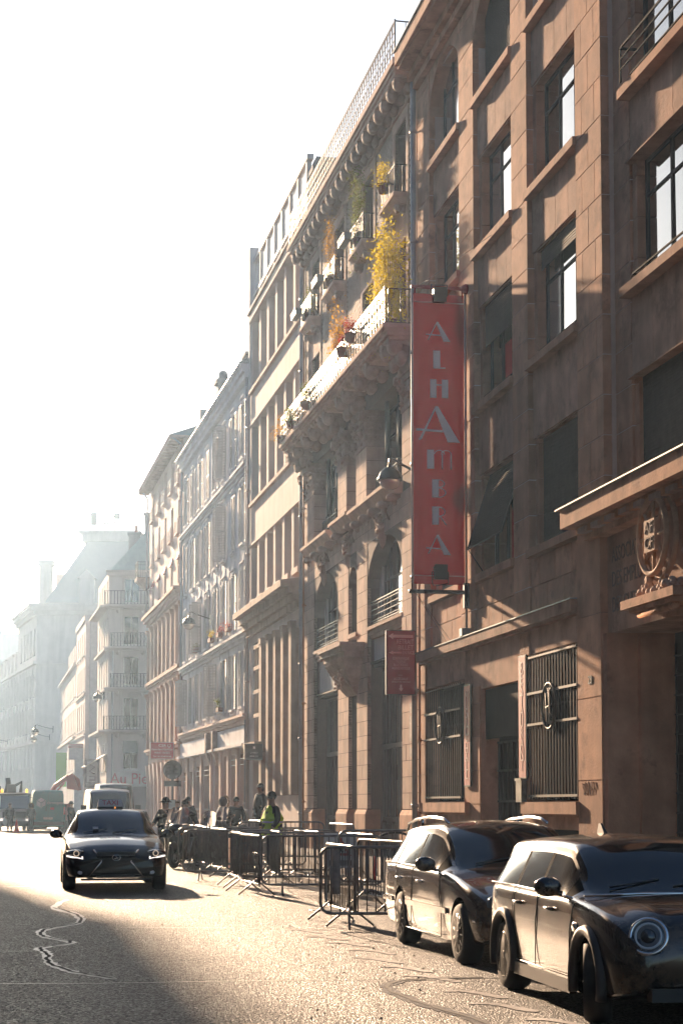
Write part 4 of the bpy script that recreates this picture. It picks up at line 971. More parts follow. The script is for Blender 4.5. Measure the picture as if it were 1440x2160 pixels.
# vertical strips and small framed panels
for i in range(9):
    u = .2 + 2.88 * i
    for z0, z1 in ((5.6, 8.8), (9.25, 16.2), (16.65, 20.2)): MB().box(min(u, UD - .15) - .14, min(u, UD - .15) + .14, -.05, .03, z0, z1).build('pilaster_strip', WD, D, fix=False)
def shutter_mesh():
    mb = MB().box(0, .045, -.02, .02, 0, 2.5).box(.455, .5, -.02, .02, 0, 2.5)
    for z in (0, 1.22, 2.45): mb.box(.045, .455, -.02, .02, z, z + .06)
    z = .08
    while z < 2.42:
        mb.hexa([(.045, -.016, z), (.455, -.016, z), (.455, -.010, z - .0), (.045, -.010, z), (.045, .010, z + .045), (.455, .010, z + .045), (.455, .018, z + .045), (.045, .018, z + .045)]); z += .075
    return mb.mesh('shutter', SHUTW)
SHM = shutter_mesh()
random.seed(11)
for i, c in enumerate(cD):
    for r, (a, b) in enumerate(rD):
        h = (b - a) / 2.5
        window(D, c - .49, c + .49, a, b, -.25, 2, (.7,), FRAMEW, .05, name='window')
        st = random.random()
        if (i, r) in ((2, 2), (3, 0), (2, 3)): st = .99
        for sd in (-1, 1):
            ang = 0
            if st > .93: ang = R(80) * sd if sd > 0 else R(95)
            elif .12 < st < .22: # closed over the window
                link('shutter', SHM, D, (c - .5 if sd < 0 else c, .03, a), scale=(1, 1, h)); continue
            x = c - .5 if sd < 0 else c + .5
            if sd > 0: link('shutter', SHM, D, (x + .01, .03, a), (0, 0, ang if ang > 0 else random.uniform(0, .1)), scale=(1, 1, h))
            else: link('shutter', SHM, D, (x - .01, .03, a), (0, 0, math.pi - random.uniform(0, .1) if st <= .93 else R(95)), scale=(1, 1, h))
        MB().box(c - .6, c + .6, -.05, .16, a - .1, a).box(c - .5, c + .5, -.05, .1, a - .18, a - .1).build('window_sill', WD, D, fix=False)
        if r: MB().box(c - .62, c + .62, -.05, .12, b + .22, b + .3).box(c - .56, c + .56, -.05, .05, b + .05, b + .22).build('window_hood', WD, D, fix=False)
    for z in (12.35, 16.0 - .02): block('panel', WD, D, c - .35, c + .35, -.02, .04, z, z + .42)
# flower boxes (things of their own)
for i, (ci, z, m, lab) in enumerate(((1, 9.55, LRED, 'window box of reddish flowers on the shuttered building, nearest'), (2, 9.55, LRED, 'window box of pink and green flowers, second along the shuttered building'), (3, 9.55, LYEL, 'window box with bright yellow flowers on the shuttered building'), (5, 9.55, LGRN, 'window box of faded flowers, farthest along the shuttered building'), (2, 6.0, LGRN, 'low green window plant between open shutters above the shopfront'))):
    t = thing('window_box', lab, 'flower box', tuple(at('D', cD[ci], .12, z)), frame('D')[1])
    MB().box(-.42, .42, 0, .22, 0, .2).build('box', POT, t); leaves((0, .12, .35), (.38, .14, .2), 260, .08, m, 40 + i, parent=t)
# shopfronts
sh = MB(); wall_cells(sh, 0, UD, .1, 5.15, [(.5, 2.3, .9, 3.9), (3.2, 5.0, .9, 3.9), (5.9, 7.4, .1, 3.9), (8.9, 10.4, .1, 4.1), (12.0, 14.2, .9, 3.6), (15.4, 17.2, .9, 3.6), (18.4, 20.0, .1, 3.4), (21, 22.8, .9, 3.4)], 0, -.4); sh.build('shopfront_wall', PEACH, D, fix=False)
for (a, c, z0, z1) in ((.5, 2.3, .9, 3.9), (3.2, 5.0, .9, 3.9), (5.9, 7.4, .1, 3.9), (8.9, 10.4, .1, 4.1), (12.0, 14.2, .9, 3.6), (15.4, 17.2, .9, 3.6), (18.4, 20.0, .1, 3.4), (21, 22.8, .9, 3.4)):
    window(D, a, c, z0, z1, -.22, 2, (.75,), FRAMEG, .07, name='shop_window')
    if z0 > .5: MB().box(a, c, -.03, .03, z0 + .25, z0 + .28).box(a, c, -.03, .03, z0 + .5, z0 + .53).box(a, c, -.03, .03, z1 - .5, z1 - .47).box(a, c, -.03, .03, z1 - .25, z1 - .22).build('window_bar', FRAMEW, D, fix=False)
for u in (.2, 2.75, 5.45, 7.9, 11.2, 14.8, 17.8, 20.5, 23.2):
    MB().box(u - .22, u + .22, -.02, .12, .1, 4.1).box(u - .28, u + .28, -.02, .2, 4.1, 4.3).box(u - .27, u + .27, -.02, .17, .1, .7).build('pilaster', PEACH, D, fix=False)
MB().box(0, 9.9, -.02, .1, 4.3, 5.1).box(0, UD, -.02, .3, 4.18, 4.3).box(11.8, UD, -.02, .1, 4.3, 5.0).build('shop_fascia', WD, D, fix=False)
for u in (9.0, 11.4): MB().box(u - .2, u + .2, 0, .35, 4.2, 5.15).hexa([(u - .18, 0, 3.5), (u + .18, 0, 3.5), (u + .18, .1, 3.5), (u - .18, .1, 3.5), (u - .2, 0, 4.2), (u + .2, 0, 4.2), (u + .2, .35, 4.2), (u - .2, .35, 4.2)]).build('bracket', CARVE, D, fix=False)
pipe(D, 23.3, .12, 5.5, 20.5, .06, PIPEM, clamps=6); pipe(D, .12, .12, 0, 20.3, .06, PIPEM, clamps=6)
# chimneys and party wall above
CHM = mat('chimney_render', (.30, .28, .28), .9, streak=.25)
m_ = MB().box(4.0, 5.0, -.5, -3.2, 20.9, 22.4).box(3.9, 5.1, -.4, -3.3, 22.3, 22.45); m_.build('chimney', CHM, D, fix=False)
PT_ = mat('chimney_pot', (.36, .16, .12), .8)
for k in range(3): MB().lathe([(.16, 0), (.13, .6), (.15, .62), (.1, .62)], (4.5, -1.0 - k * .8, 22.45), 10).build('chimney_pot', PT_, D)
MB().lathe([(.12, 21), (.12, 23.4), (.22, 23.4), (.22, 23.6)], (.7, -.9, 0), 8).build('chimney_flue', GALV, D)
m_ = MB().box(12.6, 13.5, -.4, -2.2, 20.9, 23.2).box(12.5, 13.6, -.3, -2.3, 23.0, 23.2); m_.build('chimney_stack', CHM, D, fix=False)
for k in range(3): MB().lathe([(.26, 0), (.22, .4), (.14, .5), (.1, .5)], (13.05, -.7 - k * .6, 23.2), 10).build('chimney_pot', CHM, D)

# ================================================================ building E : peach building with classical base
loc, rz = frame('E')
E_ = thing('arcaded_building', 'tall peach building with overhanging eaves above an orange pilastered base with arches', 'building', loc, rz)
UE = 18.7
ORG = mat('ochre_stone', (.50, .30, .22), .9, var=.12, scale=1.5, streak=.2, bump=.004)
MB().box(0, UE, -12, -.9, 0, 22.6).build('building_core', mat('grey_gable', (.36, .40, .41), .9, streak=.15), E_, fix=False)
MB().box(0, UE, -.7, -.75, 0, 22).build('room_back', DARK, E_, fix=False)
cE = [1.9 + 3.6 * i for i in range(5)]; rE = [(14.35, 16.1), (17.2, 19.2), (20.1, 21.95)]
w = MB(); wall_cells(w, 0, UE, 13.8, 22.6, [(c - .6, c + .6, a, b) for c in cE for a, b in rE], 0, -.4); w.build('upper_wall', PEACH, E_, fix=False)
BALM = mat('pale_balconette', (.55, .52, .50), .5)
for c in cE:
    for r, (a, b) in enumerate(rE):
        window(E_, c - .58, c + .58, a, b, -.28, 2, (), FRAMEW, .05)
        if r:
            railing(E_, c - .7, c + .7, .18, a, a + .75, .35, BALM, 'balconette', 'scroll', ends=.18)
            MB().box(c - .75, c + .75, -.05, .22, a - .12, a).build('window_sill', PEACH, E_, fix=False)
        elif True: MB().hexa([(c - .6, 0, 15.75), (c + .6, 0, 15.75), (c + .6, .16, 15.7), (c - .6, .16, 15.7), (c - .6, 0, 16.15), (c + .6, 0, 16.15), (c + .6, .03, 16.15), (c - .6, .03, 16.15)]).build('awning', mat('awning_red', (.35, .05, .05), .8), E_, fix=False)
MB().hexa([(-.1, -.1, 22.35), (UE + .1, -.1, 22.35), (UE + .1, .75, 22.35), (-.1, .75, 22.35), (-.1, -.1, 22.5), (UE + .1, -.1, 22.5), (UE + .1, .8, 22.5), (-.1, .8, 22.5)]).build('eaves', mat('eave_boards', (.40, .30, .26), .8), E_, fix=False)
for i in range(24): block('rafter_end', CARVE, E_, .2 + i * .8, .32 + i * .8, .05, .74, 22.22, 22.34)
MB().hexa([(-.1, .82, 22.5), (UE + .1, .82, 22.5), (UE + .1, -6, 22.5), (-.1, -6, 22.5), (-.1, -5, 24.6), (UE + .1, -5, 24.6), (UE + .1, -6, 24.6), (-.1, -6, 24.6)]).box(-.1, 0, -.9, -7, 22.6, 24.0).build('roof', ZINC, E_, fix=False)
MB().box(0, UE, -.1, .55, 13.75, 13.95).box(0, UE, -.1, .4, 13.55, 13.75).box(0, UE, -.1, .2, 13.35, 13.55).build('cornice', ORG, E_, fix=False)
MB().box(0, UE, -.1, .3, 9.35, 9.55).box(0, UE, -.1, .2, 9.2, 9.35).build('string_course', ORG, E_, fix=False)
MB().box(0, UE, -.1, .3, 5.05, 5.2).box(0, UE, -.1, .15, 4.85, 5.05).build('string_course', ORG, E_, fix=False)
w = MB(); lo = []
cL = [1.2 + 2.3 * i for i in range(8)]
for c in cL: lo += [(c - .65, c + .65, 5.5, 8.9), (c - .65, c + .65, 9.9, 13.2), (c - .72, c + .72, .3, 4.5)]
wall_cells(w, 0, UE, 0, 13.6, lo, 0, -.5)
for c in cL:
    arch_fill(w, c - .72, c + .72, 3.5, 4.4, 4.5, 0, -.5); arch_fill(w, c - .65, c + .65, 8.2, 8.85, 8.9, 0, -.5)
w.build('lower_wall', ORG, E_, fix=False)
for c in cL:
    window(E_, c - .65, c + .65, 5.5, 8.9, -.4, 2, (.5,), FRAMED, .06, panes=False); window(E_, c - .65, c + .65, 9.9, 13.2, -.4, 2, (.5,), FRAMED, .06, panes=False)
    window(E_, c - .72, c + .72, .3, 4.5, -.42, 2, (.6,), FRAMED, .06, name='arched_window', panes=False)
for i in range(9):
    u = min(UE - .2, max(.25, .05 + 2.3 * i))
    for z0, z1 in ((5.25, 8.9), (9.6, 13.1)):
        pl = MB().box(u - .2, u + .2, 0, .16, z0, z1 - .45)
        for k in range(4): pl.box(u - .2 - .03 * k, u + .2 + .03 * k, 0, .16 + .04 * k, z1 - .45 + k * .11, z1 - .34 + k * .11)
        pl.ball((u - .2, .2, z1 - .15), .09, n=6, m=5).ball((u + .2, .2, z1 - .15), .09, n=6, m=5); pl.build('pilaster', ORG, E_, fix=False)
    MB().hexa([(u - .2, 0, 3.0), (u + .2, 0, 3.0), (u + .2, .12, 3.0), (u - .2, .12, 3.0), (u - .42, 0, 4.2), (u + .42, 0, 4.2), (u + .42, .2, 4.2), (u - .42, .2, 4.2)]).box(u - .2, u + .2, 0, .12, .1, 3.0).build('arcade_pier', PEACH, E_, fix=False)
pipe(E_, .12, .14, 0, 22.0, .07, mat('pink_pipe', (.5, .33, .29), .5), clamps=8); pipe(E_, UE - .1, .2, 14.1, 22.0, .06, PIPEM, clamps=4)
MB().tube([(UE - .1, .2, 22.0), (UE - .1, .5, 22.35), (UE - .1, .75, 22.4)], .06, 6).tube([(.12, .14, 22.0), (.12, .5, 22.3), (.12, .75, 22.4)], .06, 6).build('gutter_spout', PIPEM, E_)
# corner balcony seen past the end
MB().box(UE - .1, UE + 1.5, -.1, .85, 13.9 + 2.6, 14.1 + 2.6).hexa([(UE - .1, 0, 16.0), (UE + 1.4, 0, 16.0), (UE + 1.4, .25, 16.0), (UE - .1, .25, 16.0), (UE - .1, 0, 16.5), (UE + 1.5, 0, 16.5), (UE + 1.5, .8, 16.5), (UE - .1, .8, 16.5)]).build('corner_balcony', CARVE, E_, fix=False)
railing(E_, UE - .1, UE + 1.45, .8, 16.7, 17.75, .3, IRON, 'balcony_railing', 'scroll', ends=.8)

# CSR sign, hung on the pink pipe between D and E
t = thing('projecting_sign', 'red sign reading CSR Centre Santé République hung above the round traffic sign', 'sign', tuple(at('E', .15, 0, 0)), frame('E')[1])
MB().box(-.05, .05, .45, 1.72, 4.2, 5.1).build('sign_panel', mat('sign_csr', (.40, .035, .05), .5, var=0), t, fix=False)
MB().box(-.06, .06, .42, .45, 4.17, 5.13).box(-.06, .06, 1.72, 1.76, 4.17, 5.13).box(-.06, .06, .45, 1.72, 5.1, 5.13).box(-.06, .06, .45, 1.72, 4.17, 4.2).tube([(0, -.1, 5.11), (0, .44, 5.11)], .02, 6).tube([(0, -.1, 4.22), (0, .44, 4.22)], .02, 6).build('sign_frame', FRAMEW, t, fix=False)
for s, n_, z, h, w_ in (('CSR', 1.08, 4.93, .17, .42), ('Centre Santé République', 1.085, 4.71, .12, 1.16), ('Médical - Dentaire', 1.085, 4.53, .12, .86), ('Tél : 01.42.45.25.08', 1.085, 4.32, .10, 1.0)): text('sign_lettering', s, h, WHT, t, (-.056, n_, z), TR, .002, w_)
MB().tube([(-.057, .70 + .08 * math.cos(a), 4.93 + .08 * math.sin(a)) for a in [R(120 + k * 30) for k in range(11)]], .01, 4).build('sign_emblem', WHT, t)

# ================================================================ wall lamps
LAMPM = mat('lamp_black', (.02, .02, .022), .3, metal=.3, var=0)
OPAL = mat('opal_glass', (.75, .72, .68), .12, var=0, spec=.8, trans=.5)
def wall_lamp(base, rzz, reach, lab, s=1.0, drop=.25):
    t = thing('wall_lamp', lab, 'street lamp', base, rzz, 'wall lamps along the street')
    MB().tube([(0, 0, 0), (0, reach * .55, .18), (0, reach * .9, .34), (0, reach, .30), (0, reach, .12)], .028 * s, 6).box(-.06, .06, -.02, .04, -.3, .25).build('arm', LAMPM, t)
    MB().lathe([(.05, .16), (.06, .08), (.16, .05), (.27, -.06), (.32, -.2), (.34, -.24), (.34, -.28), (.30, -.28)], (0, reach, 0), 20).lathe([(.0, .2), (.05, .16)], (0, reach, 0), 8).build('lamp_shade', LAMPM, t)
    MB().lathe([(.29, -.28), (.27, -.38), (.2, -.48), (.1, -.53), (0, -.545)], (0, reach, 0), 20).build('lamp_globe', OPAL, t)
    return t
wall_lamp(tuple(at('B', .25, .02, 10.6)), frame('B')[1], .68, 'black domed wall lamp with clear glass bowl beside the red banner', 1.3)
wall_lamp(tuple(at('D', 11.8, .02, 10.85)), frame('D')[1], 1.1, 'dark wall lamp on a curved arm on the white shuttered building')

# ================================================================ far buildings
def facade(P, X, u0, u1, z0, z1, cols, rows_, wm, fm, ww=1.1, dep=.25, name='wall', frames=True, sill=True):
    w = MB(); wall_cells(w, u0, u1, z0, z1, [(c - ww / 2, c + ww / 2, a, b) for c in cols for a, b in rows_], 0, -.35)
    if X: w.xf(X)
    w.build(name, wm, P, fix=False)
    g_ = MB().box(-.5, .5, -.01, .01, 0, 1).mesh('pane', GLASS) if 'pane_far' not in MATS else None
    for c in cols:
        for a, b in rows_:
            f = MB(); f.box(c - ww / 2, c - ww / 2 + .07, -dep, -dep + .06, a, b).box(c + ww / 2 - .07, c + ww / 2, -dep, -dep + .06, a, b).box(c - .03, c + .03, -dep, -dep + .055, a, b).box(c - ww / 2, c + ww / 2, -dep, -dep + .05, b - .07, b).box(c - ww / 2, c + ww / 2, -dep, -dep + .05, a, a + .07)
            if sill: f.box(c - ww / 2 - .1, c + ww / 2 + .1, -.05, .12, a - .12, a)
            if X: f.xf(X)
            fo_ = f.build('window', fm, P, fix=False)
            g2 = MB().box(c - ww / 2, c + ww / 2, -dep - .04, -dep - .01, a, b)
            if X: g2.xf(X)
            g2.build('pane', GLASS, fo_, fix=False)
def rel(P_loc, P_rz, loc, rz):
    return (Matrix.Translation(P_loc) @ Matrix.Rotation(P_rz, 4, 'Z')).inverted() @ Matrix.Translation(loc) @ Matrix.Rotation(rz, 4, 'Z')
PALE = mat('pale_stone_far', (.52, .47, .46), .9, var=.06, scale=1, streak=.12)
# F : corner building facing the camera
fl, fr = Vector((-9.0, 132.0, 0)), math.pi
Fb = thing('corner_building', 'pale corner building with four iron balconies and a green mansard roof, shop lettering below', 'building', tuple(fl), fr)
MB().box(0, 8.1, -11, -.6, 0, 18.8).build('building_core', PALE, Fb, fix=False)
colsF = [6.45, 3.4]; rowsF = [(4.2, 6.2), (7.25, 9.5), (10.35, 12.5), (13.35, 15.5), (16.45, 18.3)]
facade(Fb, None, 0, 8.1, 0.0, 18.8, colsF, rowsF, PALE, FRAMEW, 1.15)
X = rel(fl, fr, Vector((-17.1, 132, 0)), math.atan2(1, -.21))
facade(Fb, X, .35, 11, 0, 18.8, [1.6, 4.0, 6.4, 8.8], rowsF, PALE, FRAMEW, 1.0)
SCF = scroll_mesh(PALE)
for k, z in enumerate((7.1, 10.2, 13.2, 16.3)):
    MB().box(0, 8.4, -.1, .75, z - .14, z).box(0, 8.3, -.1, .4, z - .3, z - .14).build('balcony', PALE, Fb, fix=False)
    railing(Fb, .3, 8.35 if k in (0, 3) else 7.85, .7, z, z + 1.0, .24, IRON, 'balcony_railing', 'scroll' if k < 3 else 'bars', ends=.6, r=.02)
    for u in (.8, 2.5, 4.6, 5.6, 7.4): link('bracket', SCF, Fb, (u, 0, z - .4), scale=(.8, .8, .8))
    q = MB().box(0, 11, -.1, .7 if k in (0, 3) else .3, z - .16, z); q.xf(X); q.build('balcony', PALE, Fb, fix=False)
for u in (.6, 2.4, 4.3, 5.5, 7.3): MB().box(u - .16, u + .16, 0, .1, 6.9, 18.4).build('pilaster', PALE, Fb, fix=False)
MB().box(0, 8.25, -.1, .3, 18.5, 18.75).box(0, 8.3, -.1, .45, 18.75, 18.85).build('cornice', PALE, Fb, fix=False)
GRN = mat('copper_green_roof', (.20, .28, .28), .55, var=.1, streak=.1)
MB().hexa([(0, -.1, 18.85), (8.1, -.1, 18.85), (8.1, -10, 18.85), (0, -10, 18.85), (0, -1.6, 22.0), (5.6, -1.6, 22.0), (5.6, -9, 22.0), (0, -9, 22.0)]).build('mansard_roof', GRN, Fb)
MB().box(1.0, 2.4, 0, -2.0, 18.85, 20.8).build('dormer', PALE, Fb, fix=False); window(Fb, 1.1, 2.3, 19.0, 20.6, .05, 2, (), FRAMEW, .06, name='dormer_window')
MB().box(3.5, 4.7, .0, -1.5, 18.85, 20.6).box(3.4, 4.8, .1, -1.5, 20.6, 20.75).build('dormer', PALE, Fb, fix=False); window(Fb, 3.6, 4.6, 19.0, 20.5, .06, 2, (), FRAMEW, .06, name='dormer_window')
for u, z1, w_ in ((3.4, 23.6, 2.4), (6.1, 22.1, .9)):
    MB().box(u, u + w_, -2.6, -3.8, 18.9, z1).box(u - .08, u + w_ + .08, -2.5, -3.9, z1 - .2, z1).build('chimney', CHM, Fb, fix=False)
    for k in range(3 if w_ > 1 else 1): MB().lathe([(.13, 0), (.1, .6), (.14, .62)], (u + .4 + k * .75, -3.2, z1), 8).build('chimney_pot', PT_, Fb)
MB().box(0, 8.15, -.05, .25, 2.95, 4.0).build('shop_fascia', mat('fascia_pale', (.5, .46, .45), .8), Fb, fix=False)
MB().box(0, 8.15, -.05, .18, 0, 2.95).build('shopfront', mat('shopfront_mauve', (.17, .12, .13), .6, var=.1), Fb, fix=False)
text('shop_lettering', 'Au Pied de', 1.15, mat('letter_crimson', (.40, .05, .07), .6, var=0), Fb, (5.55, .29, 3.5), (R(90), 0, R(180)), .03, 4.6)
text('shop_lettering', 'RHONE', .4, WHT, Fb, (3.2, .20, 2.3), (R(90), 0, R(180)), .01, .8)
MB().hexa([(5.95, .05, 5.55), (6.95, .05, 5.55), (6.95, .45, 5.4), (5.95, .45, 5.4), (5.95, .05, 6.3), (6.95, .05, 6.3), (6.95, .08, 6.3), (5.95, .08, 6.3)]).build('window_awning', mat('awning_grey', (.12, .13, .14), .8), Fb, fix=False)
pp = MB().tube([(7.75, .25, 0), (7.75, .25, 13.0)], .07, 6); pp.build('downpipe', PIPEM, Fb)
q = MB().hexa([(0.3, 0, 5.3), (4.5, 0, 5.3), (4.5, 1.6, 4.35), (.3, 1.6, 4.35), (.3, 0, 5.4), (4.5, 0, 5.4), (4.5, 1.65, 4.42), (.3, 1.65, 4.42)]); q.xf(X)
tag(q.build('shop_awning', mat('awning_cream', (.62, .56, .5), .8), None, tuple(fl), (0, 0, fr)), 'cream slanted shop awning at the side of the corner building', 'awning')
t = thing('projecting_sign', 'tall dark framed sign with a white emblem under the cream awning', 'sign', (-18.35, 133.0, 0), 0)
MB().box(-.55, .55, -.08, .08, 2.9, 5.0).build('sign_panel', mat('sign_mauve', (.10, .05, .06), .5, var=0), t, fix=False)
MB().box(-.38, .38, -.10, -.085, 3.3, 4.8).build('sign_face', mat('sign_face_grey', (.45, .40, .40), .6, var=0), t, fix=False)
MB().tube([(-.2, -.12, 4.6), (.2, -.12, 4.4), (-.2, -.12, 4.1), (.2, -.12, 3.9)], .04, 5).tube([(-.2, -.12, 3.7), (.2, -.12, 3.7), (.2, -.12, 3.45), (-.2, -.12, 3.45)], .04, 5).build('sign_emblem', mat('sign_mauve', (.1, .05, .06)), t)
wall_lamp((-17.35, 131.6, 11.2 - 1.6), R(150), .8, 'grey lamp hanging before the corner building balconies', 1.2)
# G : pinkish block with a blank gable
gl, gz = Vector((-21.35, 150, 0)), math.atan2(1, -.21)
Gb = thing('gabled_building', 'narrow pinkish building with a plain grey side wall beside the corner building', 'building', tuple(gl), gz)
GP = mat('pink_render_far', (.56, .45, .42), .9, var=.05, streak=.1)
MB().box(0, 12, -10, -.4, 0, 17.0).box(-.05, 12.1, -10, .1, 17.0, 17.5).build('building_core', mat('gable_grey', (.44, .40, .41), .9, streak=.08), Gb, fix=False)
facade(Gb, None, 0, 12, 0, 17.0, [1.5, 4.2, 6.9, 9.6], [(1.2, 3.6), (4.6, 6.6), (7.9, 10.2), (11.2, 13.2), (14.2, 16.2)], GP, FRAMEW, 1.1)
for z in (4.0, 7.4, 10.8): MB().box(0, 12, -.02, .12, z, z + .14).build('string_course', GP, Gb, fix=False)
MB().box(.2, 1.6, .1, 1.3, 5.4, 6.6).box(.4, 1.2, .05, .8, .5, 5.4).build('shop_canopy', mat('canopy_white', (.6, .58, .58), .6), Gb, fix=False)
MB().box(-.02, .2, .1, 1.35, 6.35, 6.7).build('shop_trim', mat('trim_red', (.3, .06, .06), .6), Gb, fix=False)
hl, hz_ = Vector((-24.0, 163, 0)), math.atan2(1, -.20)
Hb = thing('low_building', 'lower whitish building with a green shop sign farther down the street', 'building', tuple(hl), hz_)
MB().box(0, 34, -9, -.4, 0, 14.6).hexa([(0, .1, 14.6), (34, .1, 14.6), (34, -6, 14.6), (0, -6, 14.6), (0, -2, 17.0), (34, -2, 17.0), (34, -6, 17.0), (0, -6, 17.0)]).build('building_core', PALE, Hb, fix=False)
facade(Hb, None, 0, 34, 0, 14.6, [1.6 + 3.1 * i for i in range(10)], [(1.2, 3.6), (4.9, 7.0), (8.2, 10.4), (11.5, 13.6)], PALE, FRAMEW, 1.1)
for z in (4.3, 7.6, 14.3): MB().box(0, 34, -.02, .3, z, z + .2).build('string_course', PALE, Hb, fix=False)
MB().box(-.3, 5.0, -3.2, -7, 0, 21.5).build('blank_tower_wall', mat('blank_wall', (.60, .58, .57), .9, var=.04), Hb, fix=False)
for i in range(5): MB().box(6 + i * 3, 7.4 + i * 3, -.2, -1.2, 14.6, 16.6).build('dormer', PALE, Hb, fix=False)
t = thing('projecting_sign', 'bright green vertical shop sign hanging far down the street', 'sign', (-24.6, 158.5, 0), 0)
MB().box(-.45, .45, -.06, .06, 3.2, 6.2).build('sign_panel', mat('sign_green', (.16, .42, .06), .6, var=0), t, fix=False); MB().box(.45, 1.6, -.03, .03, 5.6, 5.66).build('sign_bracket', IRON, t, fix=False)
for q, lab in (((-24.3, 152, 8.0), 'small hazy lamp in front of the pinkish building'), ((-27.5, 170, 8.0), 'small hazy lamp before the low whitish building'), ((-37.0, 200, 8.6), 'faint hazy lamp at the far left edge')): wall_lamp(q, R(100), 1.5, lab, 1.3)
# I : big palace-like building with a slate mansard
il, iz = Vector((-24.5, 212, 0)), math.pi
Ib = thing('palace_building', 'large hazy stone palace building with cornice and steep slate mansard roof', 'building', tuple(il), iz)
UI = 11.4
MB().box(0, UI, -30, -.5, 0, 24.5).build('building_core', PALE, Ib, fix=False)
facade(Ib, None, 0, UI, 0, 24.5, [2.0, 5.0], [(2, 6), (10.2, 13.2), (14.4, 17.2), (19.4, 22.4)], PALE, FRAMEG, 1.3)
X = rel(il, iz, Vector((-35.9, 212, 0)), math.atan2(1, -.308))
facade(Ib, X, .3, 60, 0, 24.5 if False else 18.3, [2.5 + 3.0 * i for i in range(19)], [(2, 6), (10.2, 13.2), (14.4, 17.2)], PALE, FRAMEG, 1.3)
facade(Ib, X, .3, 18, 18.3, 24.5, [2.5 + 3.0 * i for i in range(5)], [(19.4, 22.6)], PALE, FRAMEG, 1.3)
for (z, n_, h) in ((8.8, .35, .3), (18.2, .4, .35), (24.5, .7, .5), (24.0, .4, .5), (25.0, .9, .35)):
    MB().box(0, UI + n_, -.1, n_, z, z + h).build('cornice' if z > 20 else 'string_course', PALE, Ib, fix=False)
    q = MB().box(0, 60 if z < 20 else 18, -.1, n_, z, z + h); q.xf(X); q.build('cornice' if z > 20 else 'string_course', PALE, Ib, fix=False)
q1 = courses([(7.4, UI + .06, .3, 8.7, .06, -.1)], .62, 1.3, .05) + courses([(9.3, UI + .06, 9.2, 18.0, .06, -.1)], .62, 2.2, .05) + courses([(9.3, UI + .06, 18.6, 23.9, .06, -.1)], .62, 2.2, .05)
for q in q1: block('stone', PALE, Ib, *q)
q2 = MB()
for (a_, c_) in ((.0, 1.5),) + tuple((1.5 + 3.0 * i + 1.9, 1.5 + 3.0 * i + 2.6) for i in range(12)):
    for q in courses([(a_, c_, .3, 8.7, .12, -.1), (a_, c_, 9.2, 18.0, .12, -.1)], .62, 3, .06): q2.box(*q)
q2.xf(X); o = q2.build('pier_stonework', PALE, Ib, fix=False); o['kind'] = 'stuff'
SLF = mat('slate_far', (.22, .24, .27), .6, var=.05)
MB().hexa([(0, -.6, 25.35), (UI - .6, -.6, 25.35), (UI - .6, -16, 25.35), (0, -16, 25.35), (0, -3.0, 33.2), (UI - 5.4, -3.0, 33.2), (UI - 5.4, -13, 33.2), (0, -13, 33.2)]).build('mansard_roof', SLF, Ib)
MB().box(-.2, UI - 4.8, -2.7, -13.2, 33.2, 34.2).box(-.4, UI - 4.4, -2.5, -13.4, 34.2, 34.5).build('roof_platform', PALE, Ib, fix=False)
for (a_, c_) in ((1.2, 3.4), (4.8, 6.6)): MB().box(a_, c_, -.4, -2.4, 25.35, 28.4).prism([(a_ - .2, 28.4), (c_ + .2, 28.4), ((a_ + c_) / 2, 29.5)], -.3, -2.4, 'y').box(a_ + .4, c_ - .4, -.36, -.4, 25.8, 28.0).build('dormer', PALE, Ib, fix=False)
MB().box(UI - 1.0, UI + .4, -3.5, -5.0, 25.0, 30.4).box(UI - 1.2, UI + .6, -3.3, -5.2, 30.4, 31.0).build('chimney', PALE, Ib, fix=False)
MB().box(UI - 3.4, UI - 1.2, -6, -8, 25.0, 29.6).build('chimney', PALE, Ib, fix=False)
m_ = MB()
for u in (3.4, 4.6, 5.8): m_.tube([(u, -8, 34.5), (u, -8, 37.2)], .07, 5)
m_.tube([(2.6, -8, 37.0), (6.5, -8, 37.3)], .09, 5).tube([(3.0, -8, 36.3), (6.2, -8, 36.0)], .09, 5).box(2.8, 3.4, -8.2, -7.8, 36.7, 37.4).box(5.6, 6.3, -8.2, -7.8, 36.0, 37.5); m_.build('roof_antenna', IRON, Ib)
q = MB().hexa([(18, -.5, 18.6), (60, -.5, 18.6), (60, -8, 18.6), (18, -8, 18.6), (18, -3, 23), (60, -3, 23), (60, -8, 23), (18, -8, 23)]); q.xf(X); q.build('roof', SLF, Ib)
for i in range(9):
    q = MB().box(19 + i * 4, 20.6 + i * 4, -.2, -2, 18.6, 21.0).box(18.8 + i * 4, 20.8 + i * 4, 0, -2, 21.0, 21.2); q.xf(X); q.build('dormer', PALE, Ib, fix=False)
# J : pale block closing the view at the left
jl, jz = Vector((-58, 330, 0)), math.pi
Jb = thing('distant_building', 'very pale distant building block at the left edge of the view', 'building', tuple(jl), jz)
MB().box(0, 30, -12, -.5, 0, 33).box(5, 8, -3, -5, 33, 37).build('building_core', PALE, Jb, fix=False)
facade(Jb, None, 0, 30, 0, 33, [3 + 4 * i for i in range(7)], [(2 + 4.6 * k, 5 + 4.6 * k) for k in range(6)], PALE, FRAMEG, 1.6)
